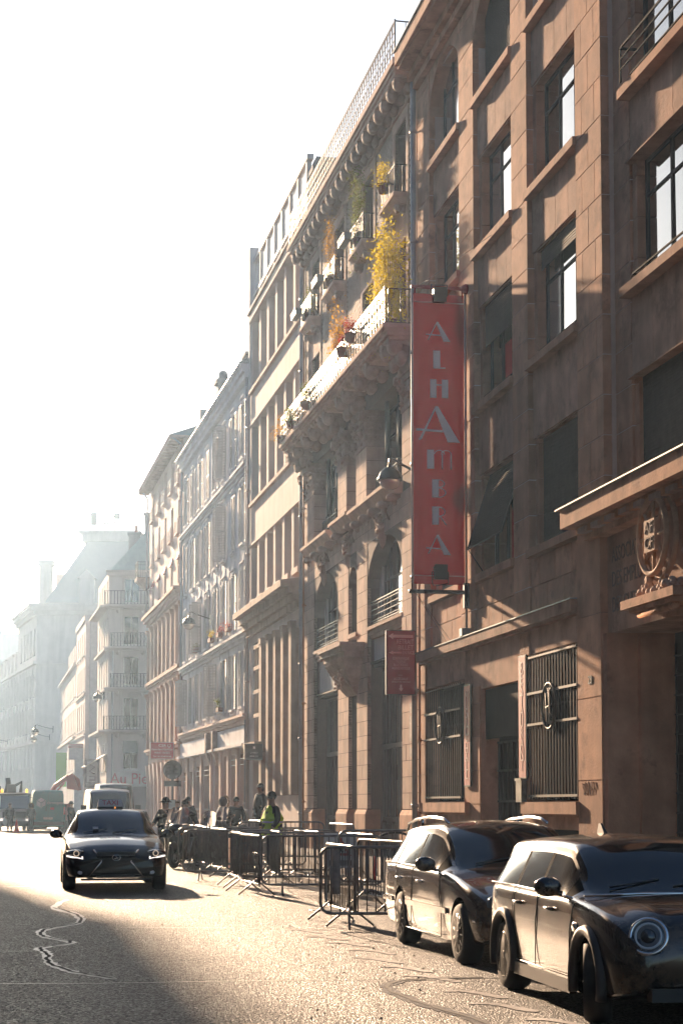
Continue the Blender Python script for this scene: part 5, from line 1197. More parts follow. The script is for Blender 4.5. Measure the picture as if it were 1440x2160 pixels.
# buildings on the near left-hand side of the street (just outside the frame; they shade the near road)
kl_, kz_ = Vector((-7.0 + .192 * 22, -22, 0)), math.atan2(-1, .192)
LB = thing('street_building', 'cream apartment building on the left side of the street, shading the near road', 'building', tuple(Vector((-7.0 - .192 * 98, 98, 0))), kz_)
lw = MB(); wall_cells(lw, 0, 120, 0, 20, [(2 + 3.2 * i, 3.3 + 3.2 * i, z, z + 2.2) for i in range(36) for z in (1.2, 5.0, 8.4, 11.8, 15.2)], 0, -.3)
lw.build('wall', CREAM, LB, fix=False)
MB().box(.1, 119.9, -.33, -12, 0, 19.9).build('window_glazing', GLASS, LB, fix=False)
MB().box(0, 120, -.3, .4, 20, 20.4).hexa([(0, .2, 20.4), (120, .2, 20.4), (120, -8, 20.4), (0, -8, 20.4), (0, -2, 22.5), (120, -2, 22.5), (120, -8, 22.5), (0, -8, 22.5)]).build('roof', ZINC, LB, fix=False)
# ================================================================ vehicles
def cat(p, q, r, s, t):
    return .5 * ((2 * q) + (-p + r) * t + (2 * p - 5 * q + 4 * r - s) * t * t + (-p + 3 * q - 3 * r + s) * t ** 3)
def half_prof(w, zs, zb, zt, wt, cr):
    g = max(0., min(1., (zt - zb) / .30)); hood = 1 - g
    p5 = (w * (.955 - .03 * hood), zb)
    p6 = (wt * 1.035 * g + w * .80 * hood, zt - .13 * g - (zt - zb) * .35 * hood)
    p7 = (wt * .90 * g + w * .52 * hood, zt - .015 * g - (zt - zb) * .08 * hood)
    return [(0, zs), (w * .88, zs), (w * .975, zs + .10), (w, zs + (zb - zs) * .5), (w * .985, zb - .07), p5, p6, p7, (0, zt + cr)]
def vehicle_shell(st, wheels, rw, cats, name='shell', sx=4, sr=5, aw=None):
    """st: stations; wheels: axle x list; cats(x, seg, sub, side, x-index) -> slot"""
    S = [half_prof(*s[1:]) for s in st]; n = len(st); rows_ = []
    xs = []
    for i in range(n - 1):
        k = max(2, int(abs(st[i + 1][0] - st[i][0]) / .07))
        for q in range(k): xs.append((i, q / k))
    xs.append((n - 2, 1.0))
    for (i, t) in xs:
        a, b, c, d = max(i - 1, 0), i, i + 1, min(i + 2, n - 1)
        lin = lambda f: f(b) + (f(c) - f(b)) * t
        sm = lambda f: .35 * lin(f) + .65 * cat(f(a), f(b), f(c), f(d), t)
        x = lin(lambda k: st[k][0])
        rows_.append((x, [(sm(lambda k: S[k][j][0]), sm(lambda k: S[k][j][1])) for j in range(9)]))
    V = []; NR = None
    for x, P in rows_:
        ring = []
        for j in range(8):
            a, b, c, d = P[max(j - 1, 0)], P[j], P[j + 1], P[min(j + 2, 8)]
            if j == 7: d = (-P[7][0], P[7][1])
            tt = .3 if j in (4, 5) else 0.0
            for q in range(sr):
                t = q / sr
                y = cat(a[0], b[0], c[0], d[0], t); z = cat(a[1], b[1], c[1], d[1], t)
                yl = b[0] + (c[0] - b[0]) * t; zl = b[1] + (c[1] - b[1]) * t; m = .6 if j not in (0,) else 0
                ring.append((yl + (y - yl) * m, zl + (z - zl) * m))
        ring.append(P[8]); full = ring + [(-y, z) for y, z in ring[-2:0:-1]]
        NR = len(full); V += [(x, y, z) for y, z in full]
    F = []; MI = []
    H = 8 * sr
    for i in range(len(rows_) - 1):
        xm = (rows_[i][0] + rows_[i + 1][0]) / 2
        for j in range(NR):
            k = (j + 1) % NR; F.append((i * NR + j, i * NR + k, (i + 1) * NR + k, (i + 1) * NR + j))
            jj = j if j < H else NR - 1 - j
            hgt = rows_[i][1][6][1] - rows_[i][1][5][1]
            MI.append(cats(xm, jj // sr, jj % sr, 1 if j < H else -1, hgt))
    F.append(tuple(range(NR))[::-1]); MI.append(0); m = (len(rows_) - 1) * NR; F.append(tuple(range(m, m + NR))); MI.append(0)
    me = bpy.data.meshes.new(name); me.from_pydata(V, [], F)
    ns = max(MI) + 2
    for k in range(ns): me.materials.append(MATS['dark_interior'])
    me.polygons.foreach_set('material_index', MI); me.update()
    bm = bmesh.new(); bm.from_mesh(me); bmesh.ops.recalc_face_normals(bm, faces=bm.faces); bm.to_mesh(me); bm.free()
    o = bpy.data.objects.new('tmp_shell', me); COL.objects.link(o)
    c = MB(); W = max(s[1] for s in st)
    for wx in wheels:
        for sd in (1, -1):
            prof = [(0, 0), (rw + .055, 0), (rw + .055, .5), (0, .5)]
            q = MB().lathe(prof, (wx, 0, rw + .01), 28, 'y'); q.v = [(v[0], sd * (W - .27 + v[1]), v[2]) for v in q.v]; c.v, c.f, c.sm = c.v + q.v, c.f + [tuple(i + len(c.v) for i in f) for f in q.f], c.sm + q.sm
    if wheels:
        cm = c.mesh('cut', MATS['dark_interior']); bm = bmesh.new(); bm.from_mesh(cm); bmesh.ops.remove_doubles(bm, verts=bm.verts, dist=1e-5); bmesh.ops.recalc_face_normals(bm, faces=bm.faces); bm.to_mesh(cm); bm.free()
        for p in cm.polygons: p.material_index = 0
        while len(cm.materials) < ns: cm.materials.append(MATS['dark_interior'])
        for p in cm.polygons: p.material_index = ns - 1
        co = bpy.data.objects.new('tmp_cut', cm); COL.objects.link(co)
        md = o.modifiers.new('b', 'BOOLEAN'); md.operation = 'DIFFERENCE'; md.solver = 'EXACT'; md.object = co
        me2 = evald(o); bpy.data.objects.remove(co)
    else: me2 = me
    bpy.data.objects.remove(o)
    return me2, ns
def split_shell(me, ns, root, names, mats_):
    out = {}
    co = [tuple(v.co) for v in me.vertices]; by = {}
    for p in me.polygons: by.setdefault(p.material_index, []).append(tuple(p.vertices))
    for k, fs in by.items():
        used = sorted({v for f in fs for v in f}); mp = {v: i for i, v in enumerate(used)}
        nm = 'wheel_well' if k >= ns - 1 else names.get(k, 'body'); mt = MATS['dark_interior'] if k >= ns - 1 else mats_.get(k, mats_[0])
        m2 = bpy.data.meshes.new(nm); m2.from_pydata([co[v] for v in used], [], [tuple(mp[v] for v in f) for f in fs])
        for p in m2.polygons: p.use_smooth = True
        m2.materials.append(mt); m2.update()
        try: m2.set_sharp_from_angle(angle=R(38))
        except Exception: pass
        out[k] = link(nm, m2, root)
    return out
CARG = mat('car_glass', (.006, .007, .008), .07, var=0, spec=1.0)
TYRE = mat('tyre_rubber', (.018, .016, .015), .8, var=.2, scale=10)
RIMM = mat('alloy_rim', (.42, .40, .38), .28, metal=.9, var=.1)
BLKP = mat('black_trim', (.02, .019, .018), .5, var=.1)
PILM = mat('pillar_matt', (.012, .011, .010), .95, var=0, spec=.05)
DUST = (.30, .18, .10)
def paint(name, col, rough=.22, dust=.25): 
    return mat(name, col, rough, metal=.2, var=.04, scale=2, coat=.7, grime=(DUST, dust, 3.0, .46))
def wheel(root, x, y, r, side, spokes=5, steer=0, w=.21, twin=False):
    t = MB().lathe([(r * .66, -w / 2), (r * .92, -w / 2), (r, -w / 2 + .04), (r, w / 2 - .04), (r * .92, w / 2), (r * .66, w / 2), (r * .66, -w / 2)], n=32, axis='y').build('wheel', TYRE, root, (x, y, r), (0, 0, steer))
    rim = MB().lathe([(r * .66, -w / 2 + .02), (r * .67, w / 2 * side), (r * .62, w / 2 * side), (r * .60, w / 2 * side - .05 * side)], n=28, axis='y')
    ys = (w / 2 - .02) * side
    for k in range(spokes):
        a = 2 * math.pi * k / spokes
        for da in ((-.13, .13) if twin else (0,)):
            ca, sa = math.cos(a + da), math.sin(a + da); cb, sb = math.cos(a + da * 2.2), math.sin(a + da * 2.2)
            rim.tube([(r * .12 * ca, ys - .02 * side, r * .12 * sa), (r * .4 * ca, ys, r * .4 * sa), (r * .62 * cb, ys, r * .62 * sb)], .018 if twin else .026, 5)
    rim.ball((0, ys, 0), .055, .03, .055, 8, 6)
    rim.lathe([(0, 0), (r * .6, 0)], (0, ys - .09 * side, 0), 20, 'y')
    rim.build('rim', RIMM, t)
    return t
def mirror_part(root, x, y, z, side, m):
    return MB().ball((x, y + side * .09, z), .08, .12, .085, 12, 8).tube([(x - .02, y - side * .04, z - .06), (x - .02, y + side * .06, z - .04)], .025, 6).build('wing_mirror', m, root)
def seam(root, pts, m=None):
    return MB().tube(pts, .0045, 4).build('door_seam', m or BLKP, root)

def vrot(dirx, diry): return math.atan2(diry, dirx)
STREET = vrot(.1895, -1)                        # heading of cars facing the camera
SKIP = []
# ---- small dark car with round headlamps (foreground right)
MC = paint('paint_black_brown', (.018, .014, .012), .24, .30)
def mini():
    k_ = .95
    t = thing('parked_car', 'small black rounded car with round chrome-ringed headlamp in the bottom right corner', 'car', (1.49 + .86 * k_, 16.27 + .16, 0), vrot(.155, -1))
    t.scale = (k_, k_, k_)
    st = [(-.80, .60, .42, .78, .84, .5, 0), (-.77, .76, .34, .90, .96, .58, 0), (-.71, .85, .27, .955, 1.10, .63, .01), (-.56, .885, .23, .97, 1.33, .69, .02), (-.36, .90, .2, .975, 1.405, .69, .03), (.3, .905, .18, .97, 1.435, .69, .035), (1.1, .905, .18, .965, 1.44, .69, .035), (1.62, .905, .18, .96, 1.41, .68, .03),
          (1.84, .905, .18, .96, 1.30, .69, .03), (2.08, .905, .18, .96, 1.12, .71, .02), (2.26, .905, .18, .955, 1.0, .73, .01), (2.36, .90, .19, .95, .995, .68, .01), (2.7, .90, .2, .925, .985, .68, .015), (3.05, .885, .22, .87, .95, .66, .01), (3.25, .85, .25, .80, .90, .6, .01), (3.38, .78, .30, .70, .81, .5, 0), (3.46, .64, .36, .58, .68, .4, 0)]
    def cats(x, s, q, sd, h):
        if s == 5 and h > .10 and x < 2.18:
            if -.58 < x < .28: return 3 if sd > 0 else 6
            if .36 < x < 1.12: return 4 if sd > 0 else 7
            if 1.20 < x < 1.93: return 5 if sd > 0 else 8
            return 9
        if s == 5 and h > .10: return 9
        if (s == 6 and q > 0 or s == 7) and 1.70 < x < 2.25: return 1
        if (s == 6 and q > 1 or s == 7) and -.74 < x < -.50: return 2
        return 0
    me, ns = vehicle_shell(st, [0, 2.67], .325, cats)
    W_ = {1: 'windscreen', 2: 'rear_window', 3: 'side_window', 4: 'side_window', 5: 'side_window', 6: 'side_window', 7: 'side_window', 8: 'side_window', 9: 'window_pillar'}
    split_shell(me, ns, t, W_, {0: MC, **{k: CARG for k in range(1, 9)}, 9: PILM})
    for x, sd, stt in ((0, 1, 0), (0, -1, 0), (2.67, 1, R(-18)), (2.67, -1, R(-18))): wheel(t, x, sd * .80, .325, sd, 5, stt, .22, True)
    for sd in (1, -1):
        for wx in (0, 2.67):   # arch trims
            MB().tube([(wx + .395 * math.cos(a), sd * (.905 - (.0 if wx == 0 else .012)), .335 + .395 * math.sin(a)) for a in [R(-18 + 9 * k) for k in range(25)]], .045, 8).build('wheel_arch_trim', mat('arch_plastic', (.05, .04, .035), .55, var=.15), t)
        MB().box(.42, 2.25, sd * .86, sd * .915, .19, .30).build('sill_trim', MATS['arch_plastic'], t, fix=False)
        c = (3.375, sd * .61, .725)
        M = Matrix.Translation(c) @ Matrix.Rotation(R(24) * sd, 4, 'Z') @ Matrix.Rotation(R(-20), 4, 'Y')
        hl = MB().lathe([(0, .02), (.08, .03), (.125, .02), (.135, 0), (.13, -.1)], n=28, axis='x').xf(M).build('headlamp', mat('lamp_glass', (.10, .12, .14), .05, var=0, spec=1), t)
        MB().tube([(.015, .138 * math.cos(a), .138 * math.sin(a)) for a in [2 * math.pi * k / 28 for k in range(28)]], .018, 7, closed=True).xf(M).build('chrome_ring', CHROME, hl)
        MB().lathe([(0, .055), (.04, .05), (.055, .035), (.06, .02)], n=20, axis='x').xf(M).build('lens', mat('lens_dark', (.03, .035, .04), .05, var=0, spec=1), hl)
        MB().tube([(.03, .098 * math.cos(a), .098 * math.sin(a)) for a in [2 * math.pi * k / 24 for k in range(24)]], .010, 6, closed=True).xf(M).build('inner_ring', mat('lamp_white', (.6, .62, .65), .2, var=0), hl)
        MB().lathe([(0, .03), (.045, .025), (.062, 0), (.062, -.03)], (3.425, sd * .56, .42), 18, 'x').build('fog_lamp', mat('lamp_glass', (.10, .12, .14)), t)
        mirror_part(t, 1.98, sd * .93, 1.05, sd, MC)
        # side repeater, handle, seams, chrome belt
        MB().ball((2.36, sd * .905, .74), .07, .012, .04).build('side_repeater', CHROME, t)
        MB().tube([(-.60, sd * .872, .985), (.3, sd * .872, .988), (1.9, sd * .872, .972), (2.2, sd * .872, .965)], .011, 5).build('belt_trim', CHROME, t)
        for hx in (.55, 1.62)[:2]:
            MB().tube([(hx - .11, sd * .905, .845), (hx - .06, sd * .935, .85), (hx + .06, sd * .935, .85), (hx + .11, sd * .905, .845)], .016, 6).build('door_handle', MC, t)
        for pts in ([(1.17, .985), (1.16, .7), (1.15, .33)], [(.36, .985), (.30, .85), (.42, .62), (.48, .33)], [(2.28, .93), (2.24, .7), (2.20, .33)], [(.48, .325), (1.3, .325), (2.20, .325)]):
            ww = lambda z: .909 if z < .8 else (.905 if z < .9 else .885)
            seam(t, [(x, sd * ww(z), z) for x, z in pts])
    # grille with chrome surround, bumper
    gp = [(3.475 - .10 * abs(math.cos(a)) ** 2, .47 * math.cos(a) * (1.0 if abs(math.cos(a)) < .8 else .97), .52 + .15 * math.sin(a)) for a in [2 * math.pi * k / 36 for k in range(36)]]
    MB().tube(gp, .024, 7, closed=True).build('grille_surround', CHROME, t)
    gm = MB()
    for k in range(6): gm.box(3.40, 3.455, -.42, .42, .40 + k * .042, .412 + k * .042)
    gm.box(3.3, 3.42, -.42, .42, .39, .64); gm.build('grille', BLKP, t, fix=False)
    MB().box(3.35, 3.475, -.62, .62, .24, .34).build('lower_bumper', BLKP, t, fix=False)
    MB().tube([(2.30, -.80, .985), (2.34, -.3, 1.005), (2.34, .3, 1.005), (2.30, .80, .985)], .010, 5).build('cowl_trim', CHROME, t)
    MB().hexa([(.1, -.02, 1.46), (.34, -.02, 1.46), (.34, .02, 1.46), (.1, .02, 1.46), (.12, -.008, 1.56), (.18, -.008, 1.56), (.18, .008, 1.56), (.12, .008, 1.56)]).build('roof_antenna', BLKP, t)
    MB().add([(2.06, .56, 1.145), (2.06, .46, 1.148), (2.155, .46, 1.08), (2.155, .56, 1.075)], [(0, 1, 2, 3)]).build('windscreen_sticker', mat('sticker_green', (.25, .38, .34), .6, var=0), t)
    MB().tube([(2.2, -.55, 1.05), (2.12, -.1, 1.11)], .008, 4).tube([(2.2, .0, 1.055), (2.12, .45, 1.10)], .008, 4).build('wiper', BLKP, t)
    return t
mini()
# ---- estate car behind it
WC = paint('paint_dark_silver', (.05, .038, .030), .2, .4)
def estate():
    k_ = .98
    t = thing('parked_car', 'dark estate car with chrome roof rails parked behind the small rounded car', 'car', (.69 + .88, 21.55 + .17, 0), vrot(.185, -1)); t.scale = (k_, k_, k_)
    st = [(-1.18, .62, .42, .74, .80, .5, 0), (-1.15, .78, .34, .88, .95, .58, 0), (-1.08, .86, .27, .945, 1.05, .6, .01), (-.95, .89, .23, .96, 1.22, .66, .02), (-.72, .90, .2, .965, 1.39, .66, .03), (0, .91, .18, .96, 1.45, .67, .035), (.9, .91, .18, .955, 1.47, .67, .035), (1.30, .91, .18, .95, 1.43, .66, .03),
          (1.55, .91, .18, .945, 1.33, .67, .03), (1.85, .91, .18, .94, 1.15, .70, .02), (2.10, .905, .18, .935, .99, .72, .01), (2.22, .90, .19, .93, .965, .68, .01), (2.7, .90, .2, .88, .93, .68, .02), (3.1, .885, .22, .81, .87, .66, .015), (3.4, .84, .25, .72, .79, .6, .01), (3.58, .76, .30, .62, .70, .5, 0), (3.67, .62, .36, .52, .66, .4, 0)]
    def cats(x, s, q, sd, h):
        if s == 5 and h > .09:
            if -.95 < x < -.42: return 3 if sd > 0 else 6
            if -.36 < x < .60: return 4 if sd > 0 else 7
            if .67 < x < 1.72: return 5 if sd > 0 else 8
            return 9
        if (s == 6 and q > 0 or s == 7) and 1.36 < x < 2.08: return 1
        if (s == 6 and q > 1 or s == 7) and -1.08 < x < -.80: return 2
        return 0
    me, ns = vehicle_shell(st, [0, 2.854], .32, cats)
    W_ = {1: 'windscreen', 2: 'rear_window', 9: 'window_pillar'}; W_.update({k: 'side_window' for k in range(3, 9)})
    split_shell(me, ns, t, W_, {0: WC, **{k: CARG for k in range(1, 9)}, 9: PILM})
    for x, sd in ((0, 1), (0, -1), (2.854, 1), (2.854, -1)): wheel(t, x, sd * .80, .32, sd, 11 if sd > 0 else 11, 0, .22)
    for sd in (1, -1):
        MB().tube([(-.95, sd * .60, 1.33), (-.85, sd * .60, 1.44), (-.4, sd * .60, 1.50), (.4, sd * .60, 1.535), (.95, sd * .59, 1.52), (1.18, sd * .59, 1.47)], .019, 7).tube([(-.1, sd * .60, 1.42), (-.1, sd * .60, 1.51)], .018, 6).build('roof_rail', CHROME, t)
        MB().box(.35, 2.35, sd * .905, sd * .925, .50, .56).box(-.95, -.42, sd * .89, sd * .92, .50, .56).build('side_moulding', CHROME if 0 else WC, t, fix=False)
        for c, sz in (((3.50, sd * .60, .66), (.10, .17, .115)), ((3.47, sd * .40, .66), (.10, .10, .09))):
            hl = MB().ball(c, *sz, 18, 12).build('headlamp', mat('lamp_glass', (.10, .12, .14)), t)
            MB().tube([(c[0] + sz[0] * .75, c[1] + sz[1] * .62 * math.cos(a), c[2] + sz[2] * .62 * math.sin(a)) for a in [2 * math.pi * k / 20 for k in range(20)]], .010, 5, closed=True).build('lamp_ring', CHROME, hl)
        mirror_part(t, 1.78, sd * .92, 1.02, sd, WC)
        MB().ball((3.55, sd * .55, .36), .05, .07, .05).build('fog_lamp', mat('lamp_white', (.6, .62, .65)), t)
        for hx in (-.05, 1.05): MB().tube([(hx - .11, sd * .905, .80), (hx - .06, sd * .935, .805), (hx + .06, sd * .935, .805), (hx + .11, sd * .905, .80)], .015, 6).build('door_handle', CHROME, t)
        MB().tube([(-1.0, sd * .868, .97), (0, sd * .878, .97), (1.0, sd * .878, .965), (1.85, sd * .872, .955)], .010, 5).build('belt_trim', CHROME, t)
        for pts in ([(.64, .965), (.63, .7), (.62, .24)], [(-.33, .965), (-.36, .85), (.36, .5), (.42, .24)][:2] + [(.30, .55), (.36, .24)], [(1.98, .93), (2.02, .7), (2.12, .55), (2.14, .24)], [(.36, .235), (1.3, .235), (2.14, .235)]):
            seam(t, [(x, sd * (.913 if z < .85 else .885), z) for x, z in pts])
    MB().box(3.50, 3.62, -.30, .30, .50, .74).tube([(3.6, -.3, .5), (3.56, -.34, .75), (3.56, .34, .75), (3.6, .3, .5)], .016, 5, closed=True).build('grille', CHROME, t)
    MB().tube([(3.3, -.86, .47), (3.58, -.70, .47), (3.69, -.3, .47), (3.69, .3, .47), (3.58, .70, .47), (3.3, .86, .47)], .014, 5).build('bumper_trim', CHROME, t)
    for x, y, w_ in ((1.86, .50, .14), (1.86, .34, .12)): MB().add([(x, y, 1.168), (x, y - w_, 1.172), (x + .09, y - w_, 1.118), (x + .09, y, 1.113)], [(0, 1, 2, 3)]).build('windscreen_sticker', MATS['sticker_green'], t)
    MB().tube([(2.05, -.5, 1.03), (1.97, -.05, 1.10)], .008, 4).build('wiper', BLKP, t)
    return t
estate()
# ---- taxi
TC = mat('paint_black_gloss', (.005, .006, .008), .14, var=0, spec=.35, coat=.25)
def taxi():
    k_ = 1.07
    t = thing('taxi', 'black saloon taxi with a roof sign driving towards the camera', 'taxi', (-4.93, 38.3, 0), vrot(.168, -1)); t.scale = (k_, k_, k_)
    st = [(-1.12, .66, .42, .80, .86, .5, 0), (-1.08, .80, .34, .92, 1.0, .6, .0), (-.95, .87, .27, .97, 1.05, .62, .01), (-.6, .90, .22, .975, 1.09, .68, .02), (-.25, .915, .2, .97, 1.26, .65, .03), (.15, .92, .18, .965, 1.40, .65, .03), (.8, .92, .18, .96, 1.445, .65, .03), (1.15, .92, .18, .955, 1.415, .65, .03),
          (1.45, .92, .18, .95, 1.29, .68, .03), (1.75, .92, .18, .945, 1.12, .71, .02), (1.98, .915, .18, .94, .985, .74, .01), (2.1, .91, .19, .935, .97, .74, .01), (2.6, .905, .2, .90, .955, .68, .02), (3.05, .90, .22, .83, .90, .66, .015), (3.4, .87, .24, .74, .81, .6, .01), (3.62, .80, .27, .64, .71, .5, 0), (3.74, .66, .32, .54, .60, .4, 0)]
    def cats(x, s, q, sd, h):
        if s == 5 and h > .09:
            if -.45 < x < .52: return 3 if sd > 0 else 5
            if .60 < x < 1.62: return 4 if sd > 0 else 6
            return 7
        if (s == 6 and q > 0 or s == 7) and 1.22 < x < 1.96: return 1
        if (s == 6 and q > 1 or s == 7) and -.55 < x < .05: return 2
        return 0
    me, ns = vehicle_shell(st, [0, 2.85], .335, cats)
    split_shell(me, ns, t, {1: 'windscreen', 2: 'rear_window', 7: 'window_pillar', 3: 'side_window', 4: 'side_window', 5: 'side_window', 6: 'side_window'}, {0: TC, **{k: CARG for k in range(1, 7)}, 7: PILM})
    for x, sd in ((0, 1), (0, -1), (2.85, 1), (2.85, -1)): wheel(t, x, sd * .81, .335, sd, 7, 0, .23)
    # spindle grille, logo ring, lamps
    gp = [(3.70, .33, .70), (3.78, .20, .52), (3.80, .40, .30), (3.76, .50, .23)]
    for sd in (1, -1):
        MB().tube([(3.60, sd * .40, .735), (3.70, sd * .27, .60), (3.74, sd * .26, .53), (3.74, sd * .42, .33), (3.66, sd * .50, .25), (3.64, sd * .36, .215)], .016, 6).build('grille_trim', CHROME, t)
        hl = MB().hexa([(3.38, sd * .86, .60), (3.60, sd * .46, .60), (3.62, sd * .44, .64), (3.38, sd * .87, .66), (3.34, sd * .85, .72), (3.52, sd * .48, .69), (3.5, sd * .5, .70), (3.3, sd * .84, .74)]).ball((3.50, sd * .71, .675), .14, .20, .065, 14, 8).build('headlamp', mat('lamp_dark', (.03, .03, .035), .08, var=0, spec=1), t)
        MB().tube([(3.645, sd * .70 + .045 * math.cos(a), .675 + .045 * math.sin(a)) for a in [2 * math.pi * k / 16 for k in range(16)]], .009, 5, closed=True).build('lamp_ring', mat('lit_lamp_warm', (.5, .4, .3), .3, var=0, emit=((1, .75, .55), .15)), hl)
        MB().tube([(3.58, sd * .87, .63), (3.70, sd * .58, .575), (3.68, sd * .60, .62)], .016, 5).build('running_light', mat('lit_lamp_white', (.9, .9, .9), .3, var=0, emit=((1, .86, .78), .5)), hl)
        mirror_part(t, 1.62, sd * .95, .99, sd, TC)
        MB().ball((3.72, sd * .63, .34), .03, .05, .035).build('fog_lamp', mat('lamp_white', (.6, .62, .65)), t)
        for pts in ([(.56, .96), (.56, .6), (.55, .26)], [(1.88, .93), (1.92, .6), (2.0, .26)]): seam(t, [(x, sd * (.923 if z < .85 else .895), z) for x, z in pts])
    gm = MB()
    for k in range(11): z = .25 + k * .042; w_ = .26 + .16 * abs(z - .53) / .25; gm.box(3.62, 3.735, -w_, w_, z, z + .012)
    gm.box(3.55, 3.70, -.34, .34, .24, .70); gm.build('grille', BLKP, t, fix=False)
    em_ = MB().tube([(3.755, .072 * math.cos(a), .60 + .05 * math.sin(a)) for a in [2 * math.pi * k / 20 for k in range(20)]], .008, 5, closed=True).tube([(3.76, -.012, .635), (3.76, .022, .585), (3.76, -.035, .585)], .008, 5); em_.build('badge', CHROME, t)
    MB().box(3.68, 3.78, -.62, .62, .20, .235).build('front_splitter', BLKP, t, fix=False)
    ts = MB().hexa([(.62, -.24, 1.50), (.80, -.24, 1.50), (.80, .24, 1.50), (.62, .24, 1.50), (.66, -.22, 1.64), (.76, -.22, 1.64), (.76, .22, 1.64), (.66, .22, 1.64)]).build('roof_sign', mat('taxi_sign', (.55, .52, .53), .4, var=0), t)
    text('sign_lettering', 'TAXI', .13, mat('taxi_red', (.45, .02, .05), .5, var=0), ts, (.79, 0, 1.575), (R(76), 0, R(90)), .004, .30)
    MB().box(.60, .84, -.25, .25, 1.44, 1.50).build('roof_sign_base', BLKP, t, fix=False)
    MB().ball((.83, .09, 1.485), .018).build('sign_bulb', mat('amber_lit', (.9, .4, .1), .4, var=0, emit=((1, .35, .08), .8)), t)
    MB().tube([(1.95, -.55, 1.02), (1.86, -.1, 1.09)], .008, 4).tube([(1.95, .0, 1.02), (1.86, .45, 1.08)], .008, 4).build('wiper', BLKP, t)
    MB().add([(1.80, -.36, 1.128), (1.80, -.26, 1.13), (1.88, -.26, 1.083), (1.88, -.36, 1.08)], [(0, 1, 2, 3)]).build('windscreen_sticker', mat('sticker_pale', (.4, .4, .4), .6, var=0), t)
    MB().hexa([(1.35, -.06, 1.335), (1.43, -.10, 1.29), (1.43, .10, 1.29), (1.35, .06, 1.335), (1.36, -.05, 1.35), (1.44, -.08, 1.31), (1.44, .08, 1.31), (1.36, .05, 1.35)]).build('mirror_mount', BLKP, t)
    return t
taxi()
# ---- vans and the car behind the taxi
def van(lab, cat_, loc, rz, pm, H=2.3, L=5.2, W=1.0, front=True, k_=1.0, cowl=None):
    t = thing('delivery_van' if cat_ == 'van' else 'car', lab, cat_, loc, rz); t.scale = (k_,) * 3
    zb = 1.25
    st = [(-1.0, W * .90, .4, zb, H - .25, W * .78, 0), (-.97, W * .97, .3, zb, H - .08, W * .82, .0), (-.85, W, .25, zb, H, W * .83, .02), (1.0, W, .25, zb, H, W * .83, .03), (2.3, W, .25, zb, H - .02, W * .83, .03),
          (2.75, W, .25, zb, H - .18, W * .80, .03), (3.2, W * .99, .25, zb - .05, zb + .48, W * .78, .02), (3.55, W * .98, .25, zb - .1, zb + .02, W * .76, .01), (3.7, W * .96, .25, zb - .18, zb - .1, W * .7, .01), (4.0, W * .9, .28, .95, 1.03, .6, 0), (4.15, W * .78, .35, .8, .88, .5, 0)]
    def cats(x, s, q, sd, h):
        if s == 5 and h > .12 and 2.2 < x < 3.3: return 3 if sd > 0 else 4
        if (s == 6 and q > 0 or s == 7) and 2.62 < x < 3.5: return 1
        return 0
    me, ns = vehicle_shell(st, [0, 3.25], .34, cats)
    split_shell(me, ns, t, {1: 'windscreen', 3: 'side_window', 4: 'side_window'}, {0: pm, 1: CARG, 3: CARG, 4: CARG})
    for x, sd in ((0, 1), (0, -1), (3.25, 1), (3.25, -1)): wheel(t, x, sd * (W - .12), .34, sd, 6, 0, .22)
    for sd in (1, -1):
        MB().box(3.0, 3.12, sd * (W + .02), sd * (W + .24), 1.25, 1.62).tube([(3.1, sd * W * .95, 1.35), (3.06, sd * (W + .1), 1.4)], .02, 5).build('wing_mirror', BLKP, t)
        MB().box(-1.02, -.96, sd * (W * .88), sd * (W * .98), 1.0, 1.45).build('tail_lamp', mat('tail_red', (.4, .05, .06), .3, var=0), t, fix=False)
        MB().ball((4.02, sd * W * .72, .78), .08, .16, .09).build('headlamp', mat('lamp_white', (.6, .62, .65)), t)
    MB().box(-1.06, -.95, -W * .95, W * .95, .35, .58).box(4.05, 4.22, -W * .8, W * .8, .35, .6).build('bumper', BLKP, t, fix=False)
    MB().box(-1.055, -1.04, -.27, .27, .72, .84).build('number_plate', mat('plate', (.55, .55, .5), .5, var=0), t, fix=False)
    return t
TEAL = mat('paint_teal', (.015, .19, .20), .35, var=.05, scale=2, grime=((.15, .13, .1), .3, 4, .55))
WHV = mat('paint_white_van', (.50, .49, .48), .3, var=.05, scale=2)
v = van('teal delivery van seen from behind with a white cube logo on its rear doors', 'van', (-18.2, 112.0, 0), vrot(-.2, 1), TEAL, 2.45, W=1.02, k_=1.03)
rb = MB().box(-1.05, -1.03, -.90, .90, .62, 2.22); rb.build('rear_doors', TEAL, v, fix=False)
MB().box(-1.062, -1.052, -.008, .008, .65, 2.2).box(-1.075, -1.05, .1, .14, 1.2, 1.5).build('door_gap', BLKP, v, fix=False)
hexp = [(.30 * math.cos(R(30 + 60 * k)), .30 * math.sin(R(30 + 60 * k))) for k in range(6)]
lg = MB(); lg.add([(-1.062, -y - (-.45) * 1 if False else (.42 - y), 1.70 + z) for y, z in hexp], [tuple(range(6))]); lg.build('logo', mat('print_pale', (.62, .68, .70), .5, var=0), v)
MB().tube([(-1.068, .42, 1.70), (-1.068, .42, 1.42)], .022, 4).tube([(-1.068, .42, 1.70), (-1.068, .66, 1.84)], .022, 4).tube([(-1.068, .42, 1.70), (-1.068, .18, 1.84)], .022, 4).build('logo_line', TEAL, v)
text('van_lettering', 'chronopost', .26, mat('print_pale', (.62, .68, .70)), v, (-1.062, -.42, 1.70), (R(90), 0, R(-90)), .002, .98)
MB().box(-1.066, -1.06, -.35, -.12, 1.28, 1.42).build('logo', mat('print_pink_red', (.45, .08, .12), .5, var=0), v, fix=False)
